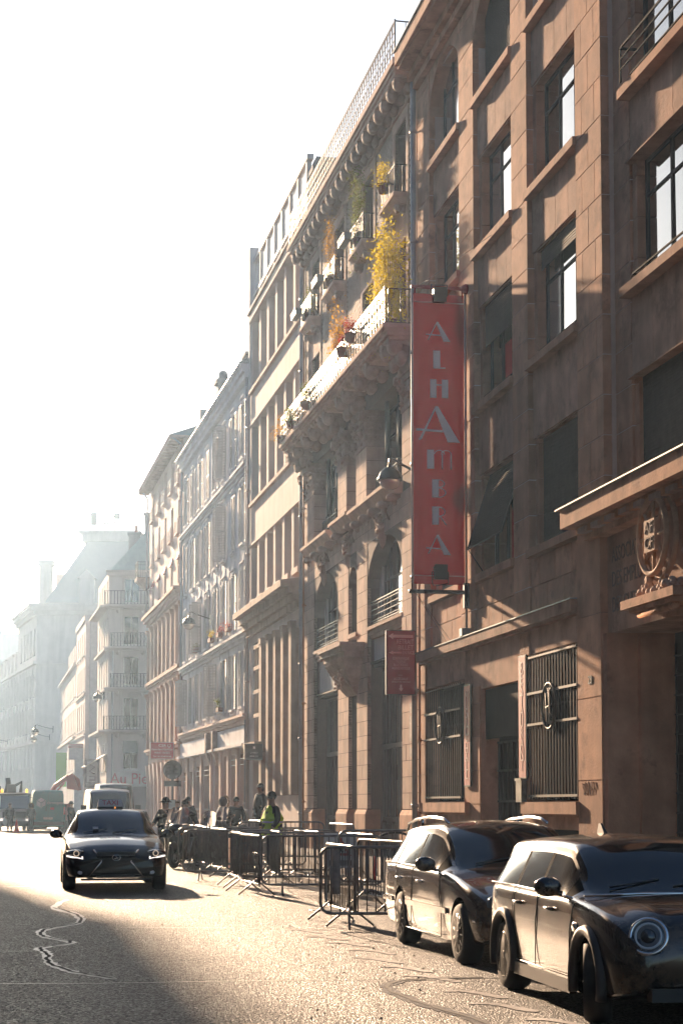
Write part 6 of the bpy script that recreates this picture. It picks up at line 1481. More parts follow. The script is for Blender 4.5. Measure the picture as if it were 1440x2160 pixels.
text('van_lettering', 'EW-877-VN', .11, BLKP, v, (-1.062, .0, .78), (R(90), 0, R(-90)), .002, .42)
van('white van with a broad dark windscreen directly behind the taxi', 'van', (-10.3, 79.0, 0), vrot(.2, -1), WHV, 2.3, W=1.0)
van('tall silver-white van standing behind the other white van', 'van', (-12.3, 97.0, 0), vrot(.2, -1), mat('paint_silver_van', (.40, .41, .42), .3, var=.05), 2.75, W=1.02)
def small_car(lab, loc, rz, pm):
    t = thing('car', lab, 'car', loc, rz)
    st = [(-.8, .62, .42, .78, .84, .5, 0), (-.75, .8, .32, .93, 1.1, .58, 0), (-.5, .86, .22, .95, 1.38, .6, .02), (.5, .87, .18, .95, 1.47, .6, .03), (1.1, .87, .18, .94, 1.45, .6, .03), (1.6, .87, .18, .93, 1.25, .62, .02), (2.1, .87, .18, .92, 1.0, .65, .01), (2.3, .86, .2, .91, .96, .66, .01), (2.8, .84, .22, .80, .88, .6, .01), (3.1, .75, .28, .65, .74, .5, 0), (3.2, .6, .36, .52, .6, .4, 0)]
    def cats(x, s, q, sd, h):
        if s == 5 and h > .1: return (3 if sd > 0 else 4) if -.4 < x < 1.8 else 0
        if (s == 6 and q > 0 or s == 7) and 1.2 < x < 2.1: return 1
        return 0
    me, ns = vehicle_shell(st, [0, 2.5], .31, cats)
    split_shell(me, ns, t, {1: 'windscreen', 3: 'side_window', 4: 'side_window'}, {0: pm, 1: CARG, 3: CARG, 4: CARG})
    for x, sd in ((0, 1), (0, -1), (2.5, 1), (2.5, -1)): wheel(t, x, sd * .77, .31, sd, 6)
    for sd in (1, -1): MB().ball((3.02, sd * .6, .68), .08, .14, .08).build('headlamp', mat('lamp_white', (.6, .62, .65)), t); mirror_part(t, 1.75, sd * .88, 1.0, sd, pm)
    return t
small_car('pale hatchback just visible behind the right side of the taxi', (-7.35, 62.0, 0), vrot(.2, -1), mat('paint_pale', (.42, .44, .45), .25, var=.04, coat=.8))
# beige box lorry
t = thing('box_truck', 'beige box-bodied lorry partly hidden behind the vans', 'truck', (-13.3, 104, 0), vrot(.2, -1))
MB().box(-2, 1.4, -1.1, 1.1, .8, 2.55).box(1.38, 1.43, -1.12, 1.12, .78, 2.58).build('cargo_box', mat('box_beige', (.42, .33, .31), .7, var=.05), t, fix=False)
MB().box(-1.8, 3.0, -.8, .8, .45, .8).build('chassis', BLKP, t, fix=False)
MB().hexa([(1.5, -.95, .5), (3.2, -.9, .5), (3.2, .9, .5), (1.5, .95, .5), (1.5, -.9, 2.0), (2.4, -.8, 2.0), (2.4, .8, 2.0), (1.5, .9, 2.0)]).build('cab', WHV, t)
for x, sd in ((-.8, 1), (-.8, -1), (2.4, 1), (2.4, -1)): wheel(t, x, sd * .9, .38, sd, 6)
# crane lorry at the far left
t = thing('crane_truck', 'small white lorry with amber beacons and a folded black crane at the left edge', 'truck', (-20.3, 112.0, 0), vrot(.25, -1))
MB().hexa([(-.2, -1.03, .55), (1.25, -1.0, .55), (1.25, 1.0, .55), (-.2, 1.03, .55), (-.2, -1.0, 2.3), (.95, -.94, 2.3), (.95, .94, 2.3), (-.2, 1.0, 2.3)]).box(-.1, .9, -.9, .9, 2.3, 2.38).build('cab', WHV, t)
MB().hexa([(1.13, -.90, 1.38), (1.15, -.90, 1.38), (1.15, .90, 1.38), (1.13, .90, 1.38), (.97, -.86, 2.18), (.99, -.86, 2.18), (.99, .86, 2.18), (.97, .86, 2.18)]).build('windscreen', CARG, t)
MB().box(1.2, 1.30, -.75, .75, .85, 1.2).box(1.15, 1.36, -1.02, 1.02, .3, .62).box(.9, 1.0, -.96, .96, 2.2, 2.28).build('grille', BLKP, t, fix=False)
for sd in (1, -1):
    MB().box(1.1, 1.22, sd * 1.08, sd * 1.26, 1.35, 1.95).tube([(1.0, sd * .9, 2.1), (1.15, sd * 1.15, 2.05), (1.16, sd * 1.16, 1.9)], .02, 5).build('wing_mirror', BLKP, t)
    MB().ball((1.33, sd * .78, .72), .05, .14, .08).build('headlamp', mat('lit_lamp_white', (.9, .9, .9)), t)
    MB().lathe([(.08, 0), (.08, .16), (.05, .22), (0, .23)], (.5, sd * .75, 2.38), 10).build('beacon', mat('beacon_amber', (.8, .35, .03), .3, var=0, emit=((1, .45, .05), 1.0)), t)
for x, sd in ((.6, 1), (.6, -1), (-3.2, 1), (-3.2, -1)): wheel(t, x, sd * .88, .4, sd, 6)
MB().box(-4.6, -.3, -1.0, 1.0, .75, .95).box(-4.6, -4.5, -1.0, 1.0, .95, 1.5).box(-1.2, -.9, -1.0, 1.0, .95, 1.9).build('flatbed', BLKP, t, fix=False)
MB().box(-.75, -.35, -.35, .15, .9, 2.9).tube([(-.55, -.1, 2.7), (-.6, .5, 3.05), (-.55, .45, 2.4)], .12, 6).tube([(-.5, -.3, 2.9), (-.5, -.35, 3.3)], .15, 6).tube([(-.55, -.5, 2.3), (-.55, -.3, 3.2)], .1, 6).tube([(-.3, -.8, 2.2), (-.3, -.82, 2.75), (-.28, -1.05, 2.95)], .05, 6).build('crane', mat('crane_black', (.03, .03, .03), .5), t)
# excavator
t = thing('excavator', 'red excavator boom raised behind the teal van', 'excavator', (-19.4, 122, 0), 0)
XR = mat('excavator_red', (.38, .06, .04), .5, var=.1)
MB().box(-.9, .9, -1.2, 1.2, .6, 1.7).box(-.9, 0, -.9, .4, 1.7, 2.5).build('house', XR, t, fix=False)
MB().box(-1.2, -.7, -1.6, 1.6, 0, .6).box(.7, 1.2, -1.6, 1.6, 0, .6).build('track', BLKP, t, fix=False)
MB().tube([(-.6, 0, 1.8), (.1, 0, 2.9), (1.0, 0, 3.55)], .17, 8).tube([(-.3, 0, 2.0), (.7, 0, 3.1)], .06, 6).build('boom', XR, t)
MB().hexa([(.9, -.2, 2.7), (1.7, -.2, 2.6), (1.7, .2, 2.6), (.9, .2, 2.7), (.85, -.2, 3.5), (1.25, -.2, 3.75), (1.25, .2, 3.75), (.85, .2, 3.5)]).tube([(1.25, 0, 3.6), (1.6, 0, 3.3), (1.72, 0, 2.6)], .14, 8).build('arm', XR, t)

# ---- scooters
def scooter(lab, loc, rz, screen=True, s=1.0, grp=None, body=None):
    t = thing('motor_scooter', lab, 'scooter', loc, rz); t.scale = (s, s, s)
    bm_ = body or mat('scooter_black', (.012, .012, .013), .3, var=.05, coat=.6)
    for x in (-.72, .72):
        w_ = MB().lathe([(.16, -.06), (.25, -.06), (.29, -.03), (.30, 0), (.29, .03), (.25, .06), (.16, .06), (.16, -.06)], n=24, axis='y').build('wheel', TYRE, t, (x, 0, .30))
        r_ = MB().lathe([(0, -.03), (.05, -.05), (.05, .05), (0, .03)], n=10, axis='y')
        for k in range(5): a = 2 * math.pi * k / 5; r_.tube([(0, 0, 0), (.17 * math.cos(a), 0, .17 * math.sin(a))], .016, 5)
        r_.tube([(.165 * math.cos(a), .045, .165 * math.sin(a)) for a in [2 * math.pi * k / 20 for k in range(20)]], .014, 5, closed=True); r_.build('rim', RIMM, w_)
    MB().hexa([(-.75, -.17, .45), (.30, -.19, .22), (.30, .19, .22), (-.75, .17, .45), (-1.0, -.12, .78), (-.05, -.17, .72), (-.05, .17, .72), (-1.0, .12, .78)]).ball((-.45, 0, .55), .5, .2, .24).ball((.15, 0, .30), .42, .19, .12).build('body', bm_, t)
    MB().ball((-.35, 0, .80), .38, .15, .08).ball((-.72, 0, .86), .22, .13, .08).build('seat', BLKP, t)
    MB().ball((.52, 0, .70), .20, .25, .36).ball((.62, 0, .92), .15, .20, .16).hexa([(.42, -.21, .3), (.5, -.2, .25), (.5, .2, .25), (.42, .21, .3), (.40, -.24, .95), (.58, -.2, 1.0), (.58, .2, 1.0), (.40, .24, .95)]).build('front_fairing', bm_, t)
    MB().ball((.72, 0, .52), .24, .09, .13).build('front_mudguard', bm_, t)
    for sd in (1, -1):
        MB().tube([(.72, sd * .075, .3), (.58, sd * .08, .75)], .025, 6).build('fork', RIMM, t)
        MB().ball((.74, sd * .09, .86), .05, .075, .05).build('headlamp', mat('lamp_glass', (.10, .12, .14)), t)
        MB().tube([(.47, sd * .1, 1.02), (.42, sd * .3, 1.06), (.36, sd * .38, 1.05)], .018, 6).tube([(.44, sd * .26, 1.07), (.47, sd * .33, 1.22)], .007, 4).ball((.47, sd * .36, 1.26), .02, .075, .055).build('handlebar', BLKP, t)
        MB().ball((.70, sd * .2, .82), .03, .04, .03).build('indicator', mat('indicator_amber', (.35, .12, .02), .3, var=0), t)
    if screen:
        sc = MB(); vs = []
        for i in range(6):
            for j in range(7):
                u, v_ = i / 5, j / 6 * 2 - 1; vs.append((.62 - .26 * u - .10 * v_ * v_, v_ * (.23 - .05 * u * u), .98 + .50 * u - .05 * v_ * v_ * u))
        sc.add(vs, [(i * 7 + j, i * 7 + j + 1, (i + 1) * 7 + j + 1, (i + 1) * 7 + j) for i in range(5) for j in range(6)], True)
        sc.build('windshield', mat('perspex', (.8, .8, .8), .08, var=0, spec=.8, trans=.75), t)
    MB().lathe([(.06, -.95), (.08, -.6), (.05, -.2)], (0, -.2, .35), 8, 'x').build('exhaust', RIMM, t)
    return t
scooter('black maxi scooter with sunlit windshield parked at the head of the barriers', (-4.05, 47.3, 0), vrot(-.35, -1), s=1.08)
scooter('dark scooter half hidden behind the front scooter and the man in the hat', (-4.55, 50.2, 0), vrot(-.1, -1), s=1.05)
scooter('silver-grey scooter seen through the barriers', (-3.15, 49.5, .0), vrot(-.5, -1), False, body=mat('scooter_silver', (.28, .28, .29), .25, metal=.5, var=.05, coat=.5))
scooter('dark scooter on the pavement between the two pedestrians', (-3.3, 53.0, .12), vrot(-.6, -1), True, body=mat('scooter_graphite', (.03, .03, .035), .3, var=.05, coat=.5))
# ================================================================ crowd barriers
BARM = mat('barrier_steel', (.16, .14, .13), .33, metal=.85, var=.3, scale=7)
def barrier_proto():
    t = thing('crowd_barrier', 'x', 'barrier', (0, 0, 0), 0, 'steel crowd barriers along the kerb')
    Lh, z0, z1, r = 1.1, .20, 1.08, .021; c = .14
    pts = []
    for (cx, cz, a0) in ((Lh - c, z1 - c, 0), (-Lh + c, z1 - c, 90), (-Lh + c, z0 + c, 180), (Lh - c, z0 + c, 270)):
        for k in range(5): a = R(a0 + 90 * k / 4); pts.append((cx + c * math.cos(a), 0, cz + c * math.sin(a)))
    fr_ = MB().tube(pts, r, 8, closed=True).build('frame', BARM, t)
    bm_ = MB().tube([(0, 0, z0), (0, 0, z1)], .0085, 5).mesh('bar', BARM)
    for k in range(17): link('bar', bm_, t, (-Lh + .14 + (2 * Lh - .28) * k / 16, 0, 0))
    for x in (-.72, .72): MB().tube([(x, .33, .01), (x, .02, .26), (x, -.02, .26), (x, -.33, .01)], .016, 6).tube([(x, 0, .2), (x, 0, .26)], .02, 6).build('foot', BARM, t)
    MB().tube([(Lh + .0, 0, .85), (Lh + .05, 0, .87), (Lh + .06, 0, .95)], .009, 5).tube([(-Lh, 0, .4), (-Lh - .05, 0, .42), (-Lh - .06, 0, .5)], .009, 5).build('hook', BARM, t)
    return t
bars = [  # x, y, heading angle (0 = along the kerb), label, z
 (-.02, 25.3, 0, 'nearest sunlit crowd barrier standing on the road, just behind the estate car', 0),
 (-1.72, 33.9, 2, 'crowd barrier with a bright top rail in the middle of the row', 0),
 (-2.12, 36.6, -2, 'crowd barrier directly behind the middle one, its rail catching the sun', 0),
 (-3.45, 45.3, 1, 'farthest crowd barrier on the road, beside the maxi scooter', 0),
 (-2.85, 42.0, 3, 'crowd barrier in the row one before the farthest', 0),
 (-.35, 32.9, 82, 'wide crowd barrier seen face-on across the gutter, left of the warning board', 0),
 (-1.2, 40.3, 78, 'face-on crowd barrier in front of the man in the vest', 0),
 (.82, 24.2, 80, 'face-on crowd barrier beside the rear wing of the estate car', 0),
 (.62, 28.5, 8, 'crowd barrier with shiny rail closing the row at the kerb', 0),
 (1.05, 31.4, 84, 'crowd barrier on the pavement right of the warning board', .12),
 (.0, 41.5, 4, 'crowd barrier on the pavement nearest to the wall', .12),
 (-1.55, 46.6, 80, 'crowd barrier across the pavement behind the man in the vest', .12),
 (-2.35, 49.6, 2, 'crowd barrier on the pavement near the dark scooter', .12),
 (-3.9, 48.6, 4, 'crowd barrier on the road beyond the maxi scooter', 0),
 (.35, 34.9, 3, 'crowd barrier at the kerb directly behind the warning board', 0),
 (-.75, 38.6, 5, 'crowd barrier between the warning board and the man in the vest', 0),
 (-2.35, 39.4, 76, 'face-on crowd barrier left of the man in the vest', 0),
 (-.95, 36.6, 86, 'face-on crowd barrier between the middle row and the wall', 0),
 (-2.9, 44.4, 80, 'face-on crowd barrier before the silver-grey scooter', 0),
 (-1.4, 38.2, -4, 'crowd barrier in the second row beside the man in the vest', 0),
 (-1.95, 44.0, 70, 'slanting crowd barrier between the far and the middle rows', 0)]
bp_ = barrier_proto()
base_rz = math.atan2(1, -.192)
for i, (x, y, h, lab, z) in enumerate(bars):
    if i == 0: o = bp_; o.location = (x, y, z); o.rotation_euler = (0, 0, base_rz + R(h)); o['label'] = lab
    else: o = copy_tree(bp_, (x, y, z), base_rz + R(h), lab)
# tags and tape hanging on barriers
def hang(x, y, z, h, w_, m, lab, catn='strap', rz=0):
    mb = MB(); n = 6; vs = []
    for k in range(n + 1): q = k / n; vs += [(-w_ / 2 + .01 * math.sin(q * 7), .01 * math.sin(q * 5), -h * q), (w_ / 2 + .01 * math.sin(q * 6), .012 * math.cos(q * 5), -h * q)]
    mb.add(vs, [(2 * k, 2 * k + 1, 2 * k + 3, 2 * k + 2) for k in range(n)], True)
    o = mb.build('hanging_strap', m, None, (x, y, z), (0, 0, rz)); sm = o.modifiers.new('s', 'SOLIDIFY'); sm.thickness = .006; tag(o, lab, catn); return o
CL = mat('cloth_grey', (.22, .17, .15), .8, var=.2, scale=12)
hang(-.08, 25.28, 1.02, .62, .12, CL, 'limp grey strap hanging on the nearest crowd barrier', rz=.3); hang(-1.75, 33.7, 1.04, .45, .07, CL, 'short pale strap hanging on the middle crowd barrier'); hang(-3.5, 45.2, 1.05, .6, .06, CL, 'thin pale strap hanging on the farthest road barrier'); hang(-2.15, 36.5, 1.05, .5, .06, CL, 'thin strap hanging behind the middle barrier')
hang(.46, 24.6, .95, .32, .04, mat('tape_red', (.5, .04, .04), .6, var=0), 'scrap of red and white tape on the near barrier', 'tape', .4)
# warning board
t = thing('warning_board', 'white board with a red warning triangle leaning among the barriers', 'sign', (-.02, 33.5, .1), R(4))
MB().box(-.30, .30, -.015, .015, .38, 1.02).build('board', mat('board_white', (.62, .60, .58), .5, var=.06), t, fix=False)
tri = lambda s, y, cz=.72: [(-s, y, cz - s * .58), (s, y, cz - s * .58), (0, y, cz + s * 1.15)]
MB().add(tri(.20, -.019), [(0, 1, 2)]).build('red_triangle', mat('warn_red', (.45, .04, .03), .5, var=0), t)
MB().add(tri(.12, -.023), [(0, 1, 2)]).build('pale_triangle', MATS['board_white'], t)
MB().box(-.015, .015, -.027, -.022, .68, .80).tube([(-.05, -.026, .66), (.02, -.026, .72), (.05, -.026, .66)], .008, 4).build('worker_symbol', BLKP, t)
MB().box(-.2, .2, -.019, -.016, .42, .52).build('board_text_line', CL, t, fix=False)
MB().tube([(-.28, .0, .4), (-.30, -.2, -.1)], .014, 5).tube([(.28, 0, .4), (.30, -.2, -.1)], .014, 5).tube([(-.2, 0, .5), (-.2, .35, -.1)], .014, 5).tube([(.2, 0, .5), (.2, .35, -.1)], .014, 5).build('stand', GALV, t)
# bicycle hoops on the pavement and a low ramp
for i, (x, y, lab) in enumerate(((1.15, 39.0, 'dark bent tube hoop standing on the pavement by the pier'), (.45, 30.2, 'low fallen hoop lying at the kerb near the barriers'))):
    r = .42 if i == 0 else .22
    o = MB().tube([(-r, 0, 0), (-r, 0, .7 if i == 0 else .1)] + [(r * math.cos(a), 0, (.7 if i == 0 else .1) + r * .55 * math.sin(a)) for a in [R(180 - 15 * k) for k in range(1, 12)]] + [(r, 0, .7 if i == 0 else .1), (r, 0, 0)], .028, 8).build('tube_hoop', MATS['barrier_steel'] if i else IRON, None, (x, y, .12 if i == 0 else 0), (0, 0, R(15)))
    tag(o, lab, 'bike hoop')
t = thing('crate_stack', 'reddish plastic crates seen through the far barrier', 'crate', (-2.6, 46.6, 0), R(12))
for k in range(3):
    MB().box(-.3, .3, -.2, .2, .02 + k * .26, .05 + k * .26).box(-.3, -.28, -.2, .2, .05 + k * .26, .26 + k * .26).box(.28, .3, -.2, .2, .05 + k * .26, .26 + k * .26).box(-.28, .28, -.2, -.18, .17 + k * .26, .26 + k * .26).box(-.28, .28, .18, .2, .17 + k * .26, .26 + k * .26).box(-.28, .28, -.2, -.18, .05 + k * .26, .11 + k * .26).build('crate', mat('crate_orange', (.40, .13, .06), .6), t, fix=False)
# no-entry sign (seen from behind) on its post
t = thing('traffic_sign', 'round traffic sign seen from behind with stickers on its dark back', 'traffic sign', (-7.95, 85.0, .0), R(8))
MB().lathe([(.045, 0), (.045, 3.75)], n=12).build('post', mat('post_dark', (.05, .045, .045), .5), t)
d = MB().lathe([(0, -.01), (.43, -.01), (.45, -.03), (.45, .02), (0, .02)], (0, -.07, 3.28), 32, 'y').build('sign_disc', mat('sign_back', (.035, .036, .04), .5, var=.2, scale=8), t)
for (x, z, w_, h) in ((.2, 3.42, .13, .11), (.18, 3.2, .2, .12), (-.22, 3.25, .14, .08), (-.2, 3.0, .12, .16), (.2, 2.97, .12, .13), (-.2, 3.45, .15, .07)): MB().box(x - w_ / 2, x + w_ / 2, -.104, -.101, z - h / 2, z + h / 2).build('sticker', mat('sticker_grey', (.17, .17, .18), .6, var=.3, scale=20), d, fix=False)
MB().box(-.40, .40, -.10, -.06, 2.50, 2.76).build('lower_plate', MATS['sign_back'], t, fix=False)
MB().box(-.06, .06, -.05, .05, 2.6, 3.7).build('clamp', MATS['post_dark'], t, fix=False)
MB().box(-.20, .16, -.09, -.06, 1.28, 1.88).build('notice_frame', FRAMED, t, fix=False); MB().box(-.17, .13, -.095, -.091, 1.31, 1.85).build('notice', mat('notice_blue', (.28, .36, .42), .5, var=0), t, fix=False)
# cones
t = thing('traffic_cone', 'small bright red traffic cone in front of the crane lorry', 'traffic cone', (-19.3, 107.5, 0), 0)
MB().lathe([(.16, .04), (.03, .75), (0, .76)], n=14).build('cone', mat('cone_red', (.65, .06, .04), .6, var=0, emit=None), t); MB().box(-.2, .2, -.2, .2, 0, .04).build('base', MATS['cone_red'], t, fix=False)

# ================================================================ people
SKIN = mat('skin', (.30, .17, .12), .6, var=0)
def skinned(name, J, Ed, root_i, m, parent, sub=1):
    me = bpy.data.meshes.new(name); me.from_pydata([j[:3] for j in J], Ed, []); me.materials.append(m)
    o = bpy.data.objects.new('tmp', me); COL.objects.link(o)
    md = o.modifiers.new('skin', 'SKIN'); md.use_smooth_shade = True
    sv_ = me.skin_vertices[0].data if me.skin_vertices else None
    if sv_ is None: bpy.context.view_layer.objects.active = o; bpy.ops.mesh.customdata_skin_add(); sv_ = me.skin_vertices[0].data
    for i, j in enumerate(J):
        r = j[3]; sv_[i].radius = (r, r) if not isinstance(r, tuple) else r; sv_[i].use_root = (i == root_i)
    s2 = o.modifiers.new('sub', 'SUBSURF'); s2.levels = sub; s2.render_levels = sub
    m2 = evald(o); bpy.data.objects.remove(o)
    for p in m2.polygons: p.use_smooth = True
    m2.name = name
    m2.materials.clear(); m2.materials.append(m)
    return link(name, m2, parent)
def person(lab, loc, rz, h=1.74, coat=(.02, .02, .022), trou=(.02, .02, .025), hair=(.03, .02, .015), hat=None, hood=None, arms=((0, 0), (0, 0)), stride=.0, lean=0.0, vest=False, long=False, head_turn=0, fur=False):
    """arms: for left,right (elbow offset, hand offset) given as full points when tuples of 3"""
    t = thing('person', lab, 'person', loc, rz); s = h / 1.74; t.scale = (s, s, s)
    aL = arms[0] if len(arms[0]) == 2 and isinstance(arms[0][0], tuple) else ((.02, .27, 1.15), (.08, .25, .90))
    aR = arms[1] if len(arms[1]) == 2 and isinstance(arms[1][0], tuple) else ((.02, -.27, 1.15), (.08, -.25, .90))
    hx = lean
    hipL, hipR = (0, .09, .92), (0, -.09, .92); kL, kR = (stride * .5 + .02, .10, .50), (-stride * .3 + .02, -.10, .50); fL, fR = (stride, .10, .07), (-stride, -.10, .07)
    J = [(0, 0, .95, .14), (hx * .4, 0, 1.15, .13), (hx * .8, 0, 1.38, .14), (hx, 0, 1.50, .06), (hx + .02, 0, 1.60, .085), (hx + .02, 0, 1.68, .085),
         (hx * .8, .17, 1.40, .065), (*aL[0], .048), (*aL[1], .036), (hx * .8, -.17, 1.40, .065), (*aR[0], .048), (*aR[1], .036),
         (*hipL, .10), (*kL, .065), (*fL, .045), (*hipR, .10), (*kR, .065), (*fR, .045), (fL[0] + .14, fL[1], .04, .035), (fR[0] + .14, fR[1], .04, .035)]
    Ed = [(0, 1), (1, 2), (2, 3), (3, 4), (4, 5), (2, 6), (6, 7), (7, 8), (2, 9), (9, 10), (10, 11), (0, 12), (12, 13), (13, 14), (0, 15), (15, 16), (16, 17), (14, 18), (17, 19)]
    skinned('body', J, Ed, 0, SKIN, t)
    cm = mat('coat_%d_%d_%d' % tuple(int(q * 255) for q in coat), coat, .85, var=.2, scale=6)
    CJ = [(0, 0, .80 if not long else .62, .19), (0, 0, .98, .175), (hx * .4, 0, 1.18, .165), (hx * .8, 0, 1.36, .18), (hx, 0, 1.47, .085), (hx * .8, .17, 1.40, .095), (*aL[0], .075), (*[a + (b - a) * .85 for a, b in zip(aL[0], aL[1])], .058), (hx * .8, -.17, 1.40, .095), (*aR[0], .075), (*[a + (b - a) * .85 for a, b in zip(aR[0], aR[1])], .058)]
    skinned('coat', CJ, [(0, 1), (1, 2), (2, 3), (3, 4), (3, 5), (5, 6), (6, 7), (3, 8), (8, 9), (9, 10)], 2, cm, t)
    tm = mat('trousers_%d_%d_%d' % tuple(int(q * 255) for q in trou), trou, .85, var=.1)
    skinned('trousers', [(0, 0, .93, .15), (*hipL, .115), (*kL, .085), (fL[0], fL[1], .11, .065), (*hipR, .115), (*kR, .085), (fR[0], fR[1], .11, .065)], [(0, 1), (1, 2), (2, 3), (0, 4), (4, 5), (5, 6)], 0, tm, t)
    for f in (fL, fR): MB().ball((f[0] + .06, f[1], .05), .14, .052, .055, 10, 6).build('shoe', BLKP, t)
    # head detail: nose, ears, hair
    hd = MB().ball((hx + .115, 0, 1.625), .022, .016, .026, 6, 5).ball((hx + .02, .088, 1.63), .02, .012, .03, 6, 5).ball((hx + .02, -.088, 1.63), .02, .012, .03, 6, 5)
    hd.build('face', SKIN, t)
    hm_ = mat('hair_%d' % int(hair[0] * 255), hair, .8, var=.3, scale=20)
    if hat is None: MB().ball((hx, 0, 1.685), .11, .10, .095, 12, 8).ball((hx - .04, 0, 1.60), .075, .09, .10, 10, 6).build('hair', hm_, t)
    elif hat == 'beanie': MB().ball((hx, 0, 1.69), .115, .105, .11, 12, 8).tube([(hx + .108 * math.cos(a), .10 * math.sin(a), 1.675) for a in [2 * math.pi * k / 14 for k in range(14)]], .018, 5, closed=True).build('hat', mat('hat_dark', (.015, .015, .016), .9), t)
    elif hat == 'brim': MB().ball((hx, 0, 1.70), .12, .11, .11, 12, 8).lathe([(.09, 1.70), (.17, 1.67), (.175, 1.65), (.09, 1.665)], (hx, 0, 0), 18).build('hat', mat('hat_dark', (.015, .015, .016)), t)
    if hood:
        MB().ball((hx - .03, 0, 1.64), .15, .145, .17, 12, 8).build('hood', cm, t)
        if fur:
            fm_ = MB(); rn = random.Random(5)
            for k in range(40): a = rn.uniform(0, 6.28); fm_.ball((hx + .09 + rn.uniform(-.03, .03), .145 * math.cos(a), 1.64 + .17 * math.sin(a)), rn.uniform(.02, .04), n=5, m=4)
            fm_.build('fur_trim', mat('fur', (.30, .22, .14), .9), t, fix=False)
    # hands with fingers
    for a, b, sd in ((aL[0], aL[1], 1), (aR[0], aR[1], -1)):
        d = (Vector(b) - Vector(a)).normalized(); p = Vector(b); up = Vector((0, 0, 1)); sv2 = d.cross(up if abs(d.z) < .9 else Vector((1, 0, 0))).normalized(); nv = sv2.cross(d)
        hnd = MB(); q = p + d * .05; hnd.ball(tuple(q), .038, .03, .045, 8, 6)
        for k in range(4):
            o_ = sv2 * (-.027 + .018 * k); l_ = (.075, .085, .08, .06)[k]; hnd.tube([tuple(q + o_ + d * .02), tuple(q + o_ + d * (.02 + l_ * .5) + nv * .004), tuple(q + o_ + d * (.02 + l_ * .9) + nv * .02)], .009, 5)
        hnd.tube([tuple(q - sv2 * .03), tuple(q - sv2 * .055 + d * .025), tuple(q - sv2 * .055 + d * .05 + nv * .01)], .010, 5); hnd.build('hand', SKIN, t)
    if vest:
        vm_ = mat('vest_yellow', (.50, .75, .04), .7, var=.05); sm_ = mat('vest_silver', (.6, .6, .6), .4, var=0)
        v_ = skinned('hi_vis_vest', [(0, 0, .86, .205), (0, 0, 1.0, .19), (hx * .4, 0, 1.18, .182), (hx * .8, 0, 1.38, .185), (hx * .8, .12, 1.44, .10), (hx * .8, -.12, 1.44, .10)], [(0, 1), (1, 2), (2, 3), (3, 4), (3, 5)], 1, vm_, t)
        MB().tube([(hx * .4 + .21 * math.cos(a), .235 * math.sin(a), 1.1) for a in [2 * math.pi * k / 20 for k in range(20)]], .022, 5, closed=True).build('reflective_band', sm_, t)
    return t
FC = -math.pi / 2                                    # facing the camera
person('man in dark hat and coat raising one hand beside the scooters', (-4.95, 50.9, 0), FC - .5, 1.80, coat=(.014, .013, .016), hat='brim', arms=(((.22, .30, 1.18), (.48, .34, 1.36)), ((.10, -.27, 1.14), (.30, -.20, 1.05))))
person('woman with curly light hair and grey jacket walking away along the pavement', (-3.75, 57.5, .12), FC + 2.6, 1.72, coat=(.10, .09, .085), hair=(.22, .12, .05), hood=True, fur=True, stride=.12, arms=(((.12, .25, 1.18), (.34, .16, 1.22)), ((.08, -.26, 1.15), (.3, -.18, 1.18))))
person('person in dark open jacket and cap standing behind the barriers', (-3.55, 61.0, .12), FC + .2, 1.74, coat=(.016, .016, .018), hat='beanie', hair=(.02, .02, .02))
person('tall man in dark coat standing on the doorstep under the black sign', (-2.62, 58.5, .42), FC - 1.0, 1.88, coat=(.03, .022, .02), trou=(.05, .05, .06), hair=(.06, .05, .05), long=False)
st_ = MB().box(-.8, .8, -.5, .5, 0, .30).box(-.7, .7, -.5, .3, .3 - .0, .301).build('door_step', KM, None, (-2.5, 58.7, .12), (0, 0, base_rz)); tag(st_, 'low stone step under the narrow doorway', 'step')
person('worker in a fluorescent yellow vest and black beanie among the barriers', (-1.58, 41.6, .12), FC - .9, 1.78, coat=(.012, .012, .013), hat='beanie', vest=True, lean=.03, arms=(((.05, .27, 1.15), (.20, .22, .95)), ((.05, -.28, 1.15), (.18, -.24, .95))))
w1_ = person('woman in grey coat carrying a pale plastic bag far down the road', (-20.2, 110.2, 0), FC + .2, 1.72, coat=(.05, .05, .055), hair=(.10, .05, .03), stride=.1)
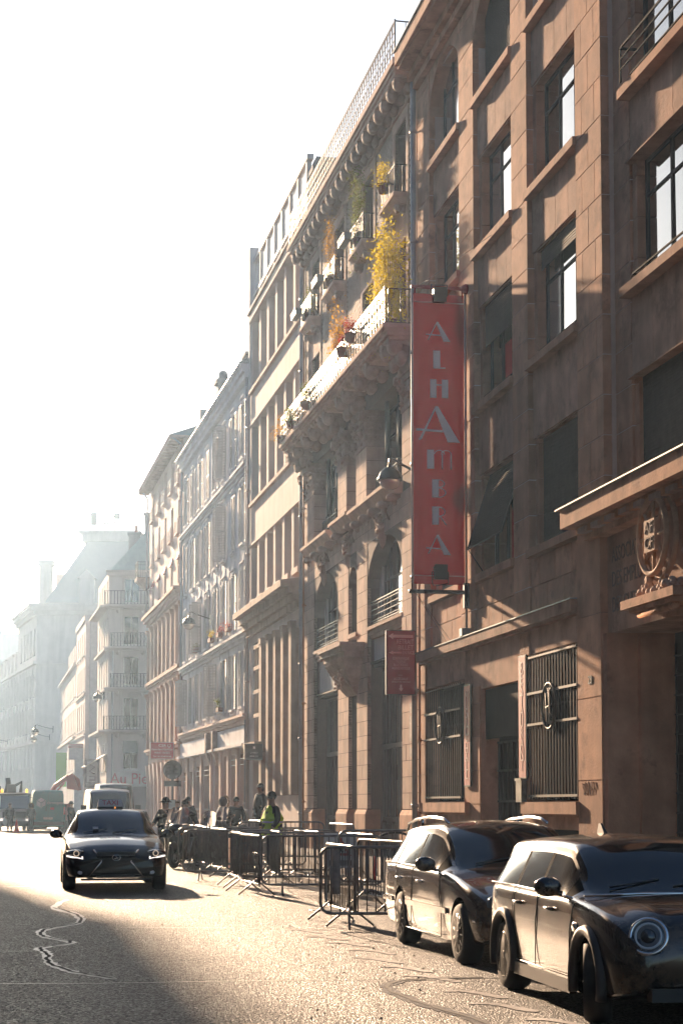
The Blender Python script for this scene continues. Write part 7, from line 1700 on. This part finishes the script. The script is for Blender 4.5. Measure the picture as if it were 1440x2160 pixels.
person('figure in dark coat with a fur-trimmed hood far down the road', (-18.9, 110.2, 0), FC, 1.68, coat=(.02, .02, .025), hood=True, fur=True, long=True, stride=.06)
person('dark figure cut by the left edge of the picture', (-21.2, 108.0, 0), FC, 1.75, coat=(.02, .02, .022))
person('person in dark clothes standing beside the white van', (-14.8, 99.0, 0), FC + 1.2, 1.78, coat=(.02, .018, .018), hat='brim')
b_ = MB(); b_.ball((0, 0, -.25), .16, .10, .27, 12, 8).tube([(-.07, 0, -.05), (0, 0, .12), (.07, 0, -.05)], .012, 5)
tag(b_.build('plastic_bag', mat('bag_pale', (.5, .58, .58), .5, var=.1, scale=9), None, (-20.46, 110.1, .86)), 'pale green-white plastic bag carried by the woman on the road', 'bag')
person('man in a dark cap walking on the pavement beyond the scooters', (-5.6, 66.0, .12), FC + .3, 1.76, coat=(.03, .028, .03), hat='beanie', stride=.12)
person('woman in a brown coat far along the pavement by the shopfronts', (-6.6, 73.0, .12), FC - .2, 1.68, coat=(.10, .06, .045), hair=(.12, .06, .03), long=True, stride=.1)
person('rider in a dark jacket standing behind the front scooter', (-4.55, 52.6, 0), FC + .6, 1.76, coat=(.02, .02, .024), arms=(((.2, .26, 1.14), (.42, .2, 1.06)), ((.2, -.26, 1.14), (.42, -.2, 1.06))))
scooter('dark scooter parked close behind the silver-grey one', (-3.6, 50.8, 0), vrot(-.3, -1), True, body=mat('scooter_graphite', (.03, .03, .035)))
# posters and stickers on the end pier of the balcony building
t = thing('poster', 'torn pale paper posters pasted on the pier by the drainpipe', 'poster', tuple(at('B', .75, .016, 3.4)), frame('B')[1])
for (u, z, w_, h) in ((0, .85, .34, .30), (.02, .3, .30, .7), (0, -.35, .34, .28)): MB().add([(-w_ / 2 + u, .002, z - h / 2), (w_ / 2 + u, .003, z - h / 2 + .02), (w_ / 2 + u, .004, z + h / 2), (-w_ / 2 + u, .002, z + h / 2 - .03)], [(0, 1, 2, 3)]).build('paper_sheet', mat('old_paper', (.52, .42, .36), .8, var=.35, scale=14, streak=.3), t)
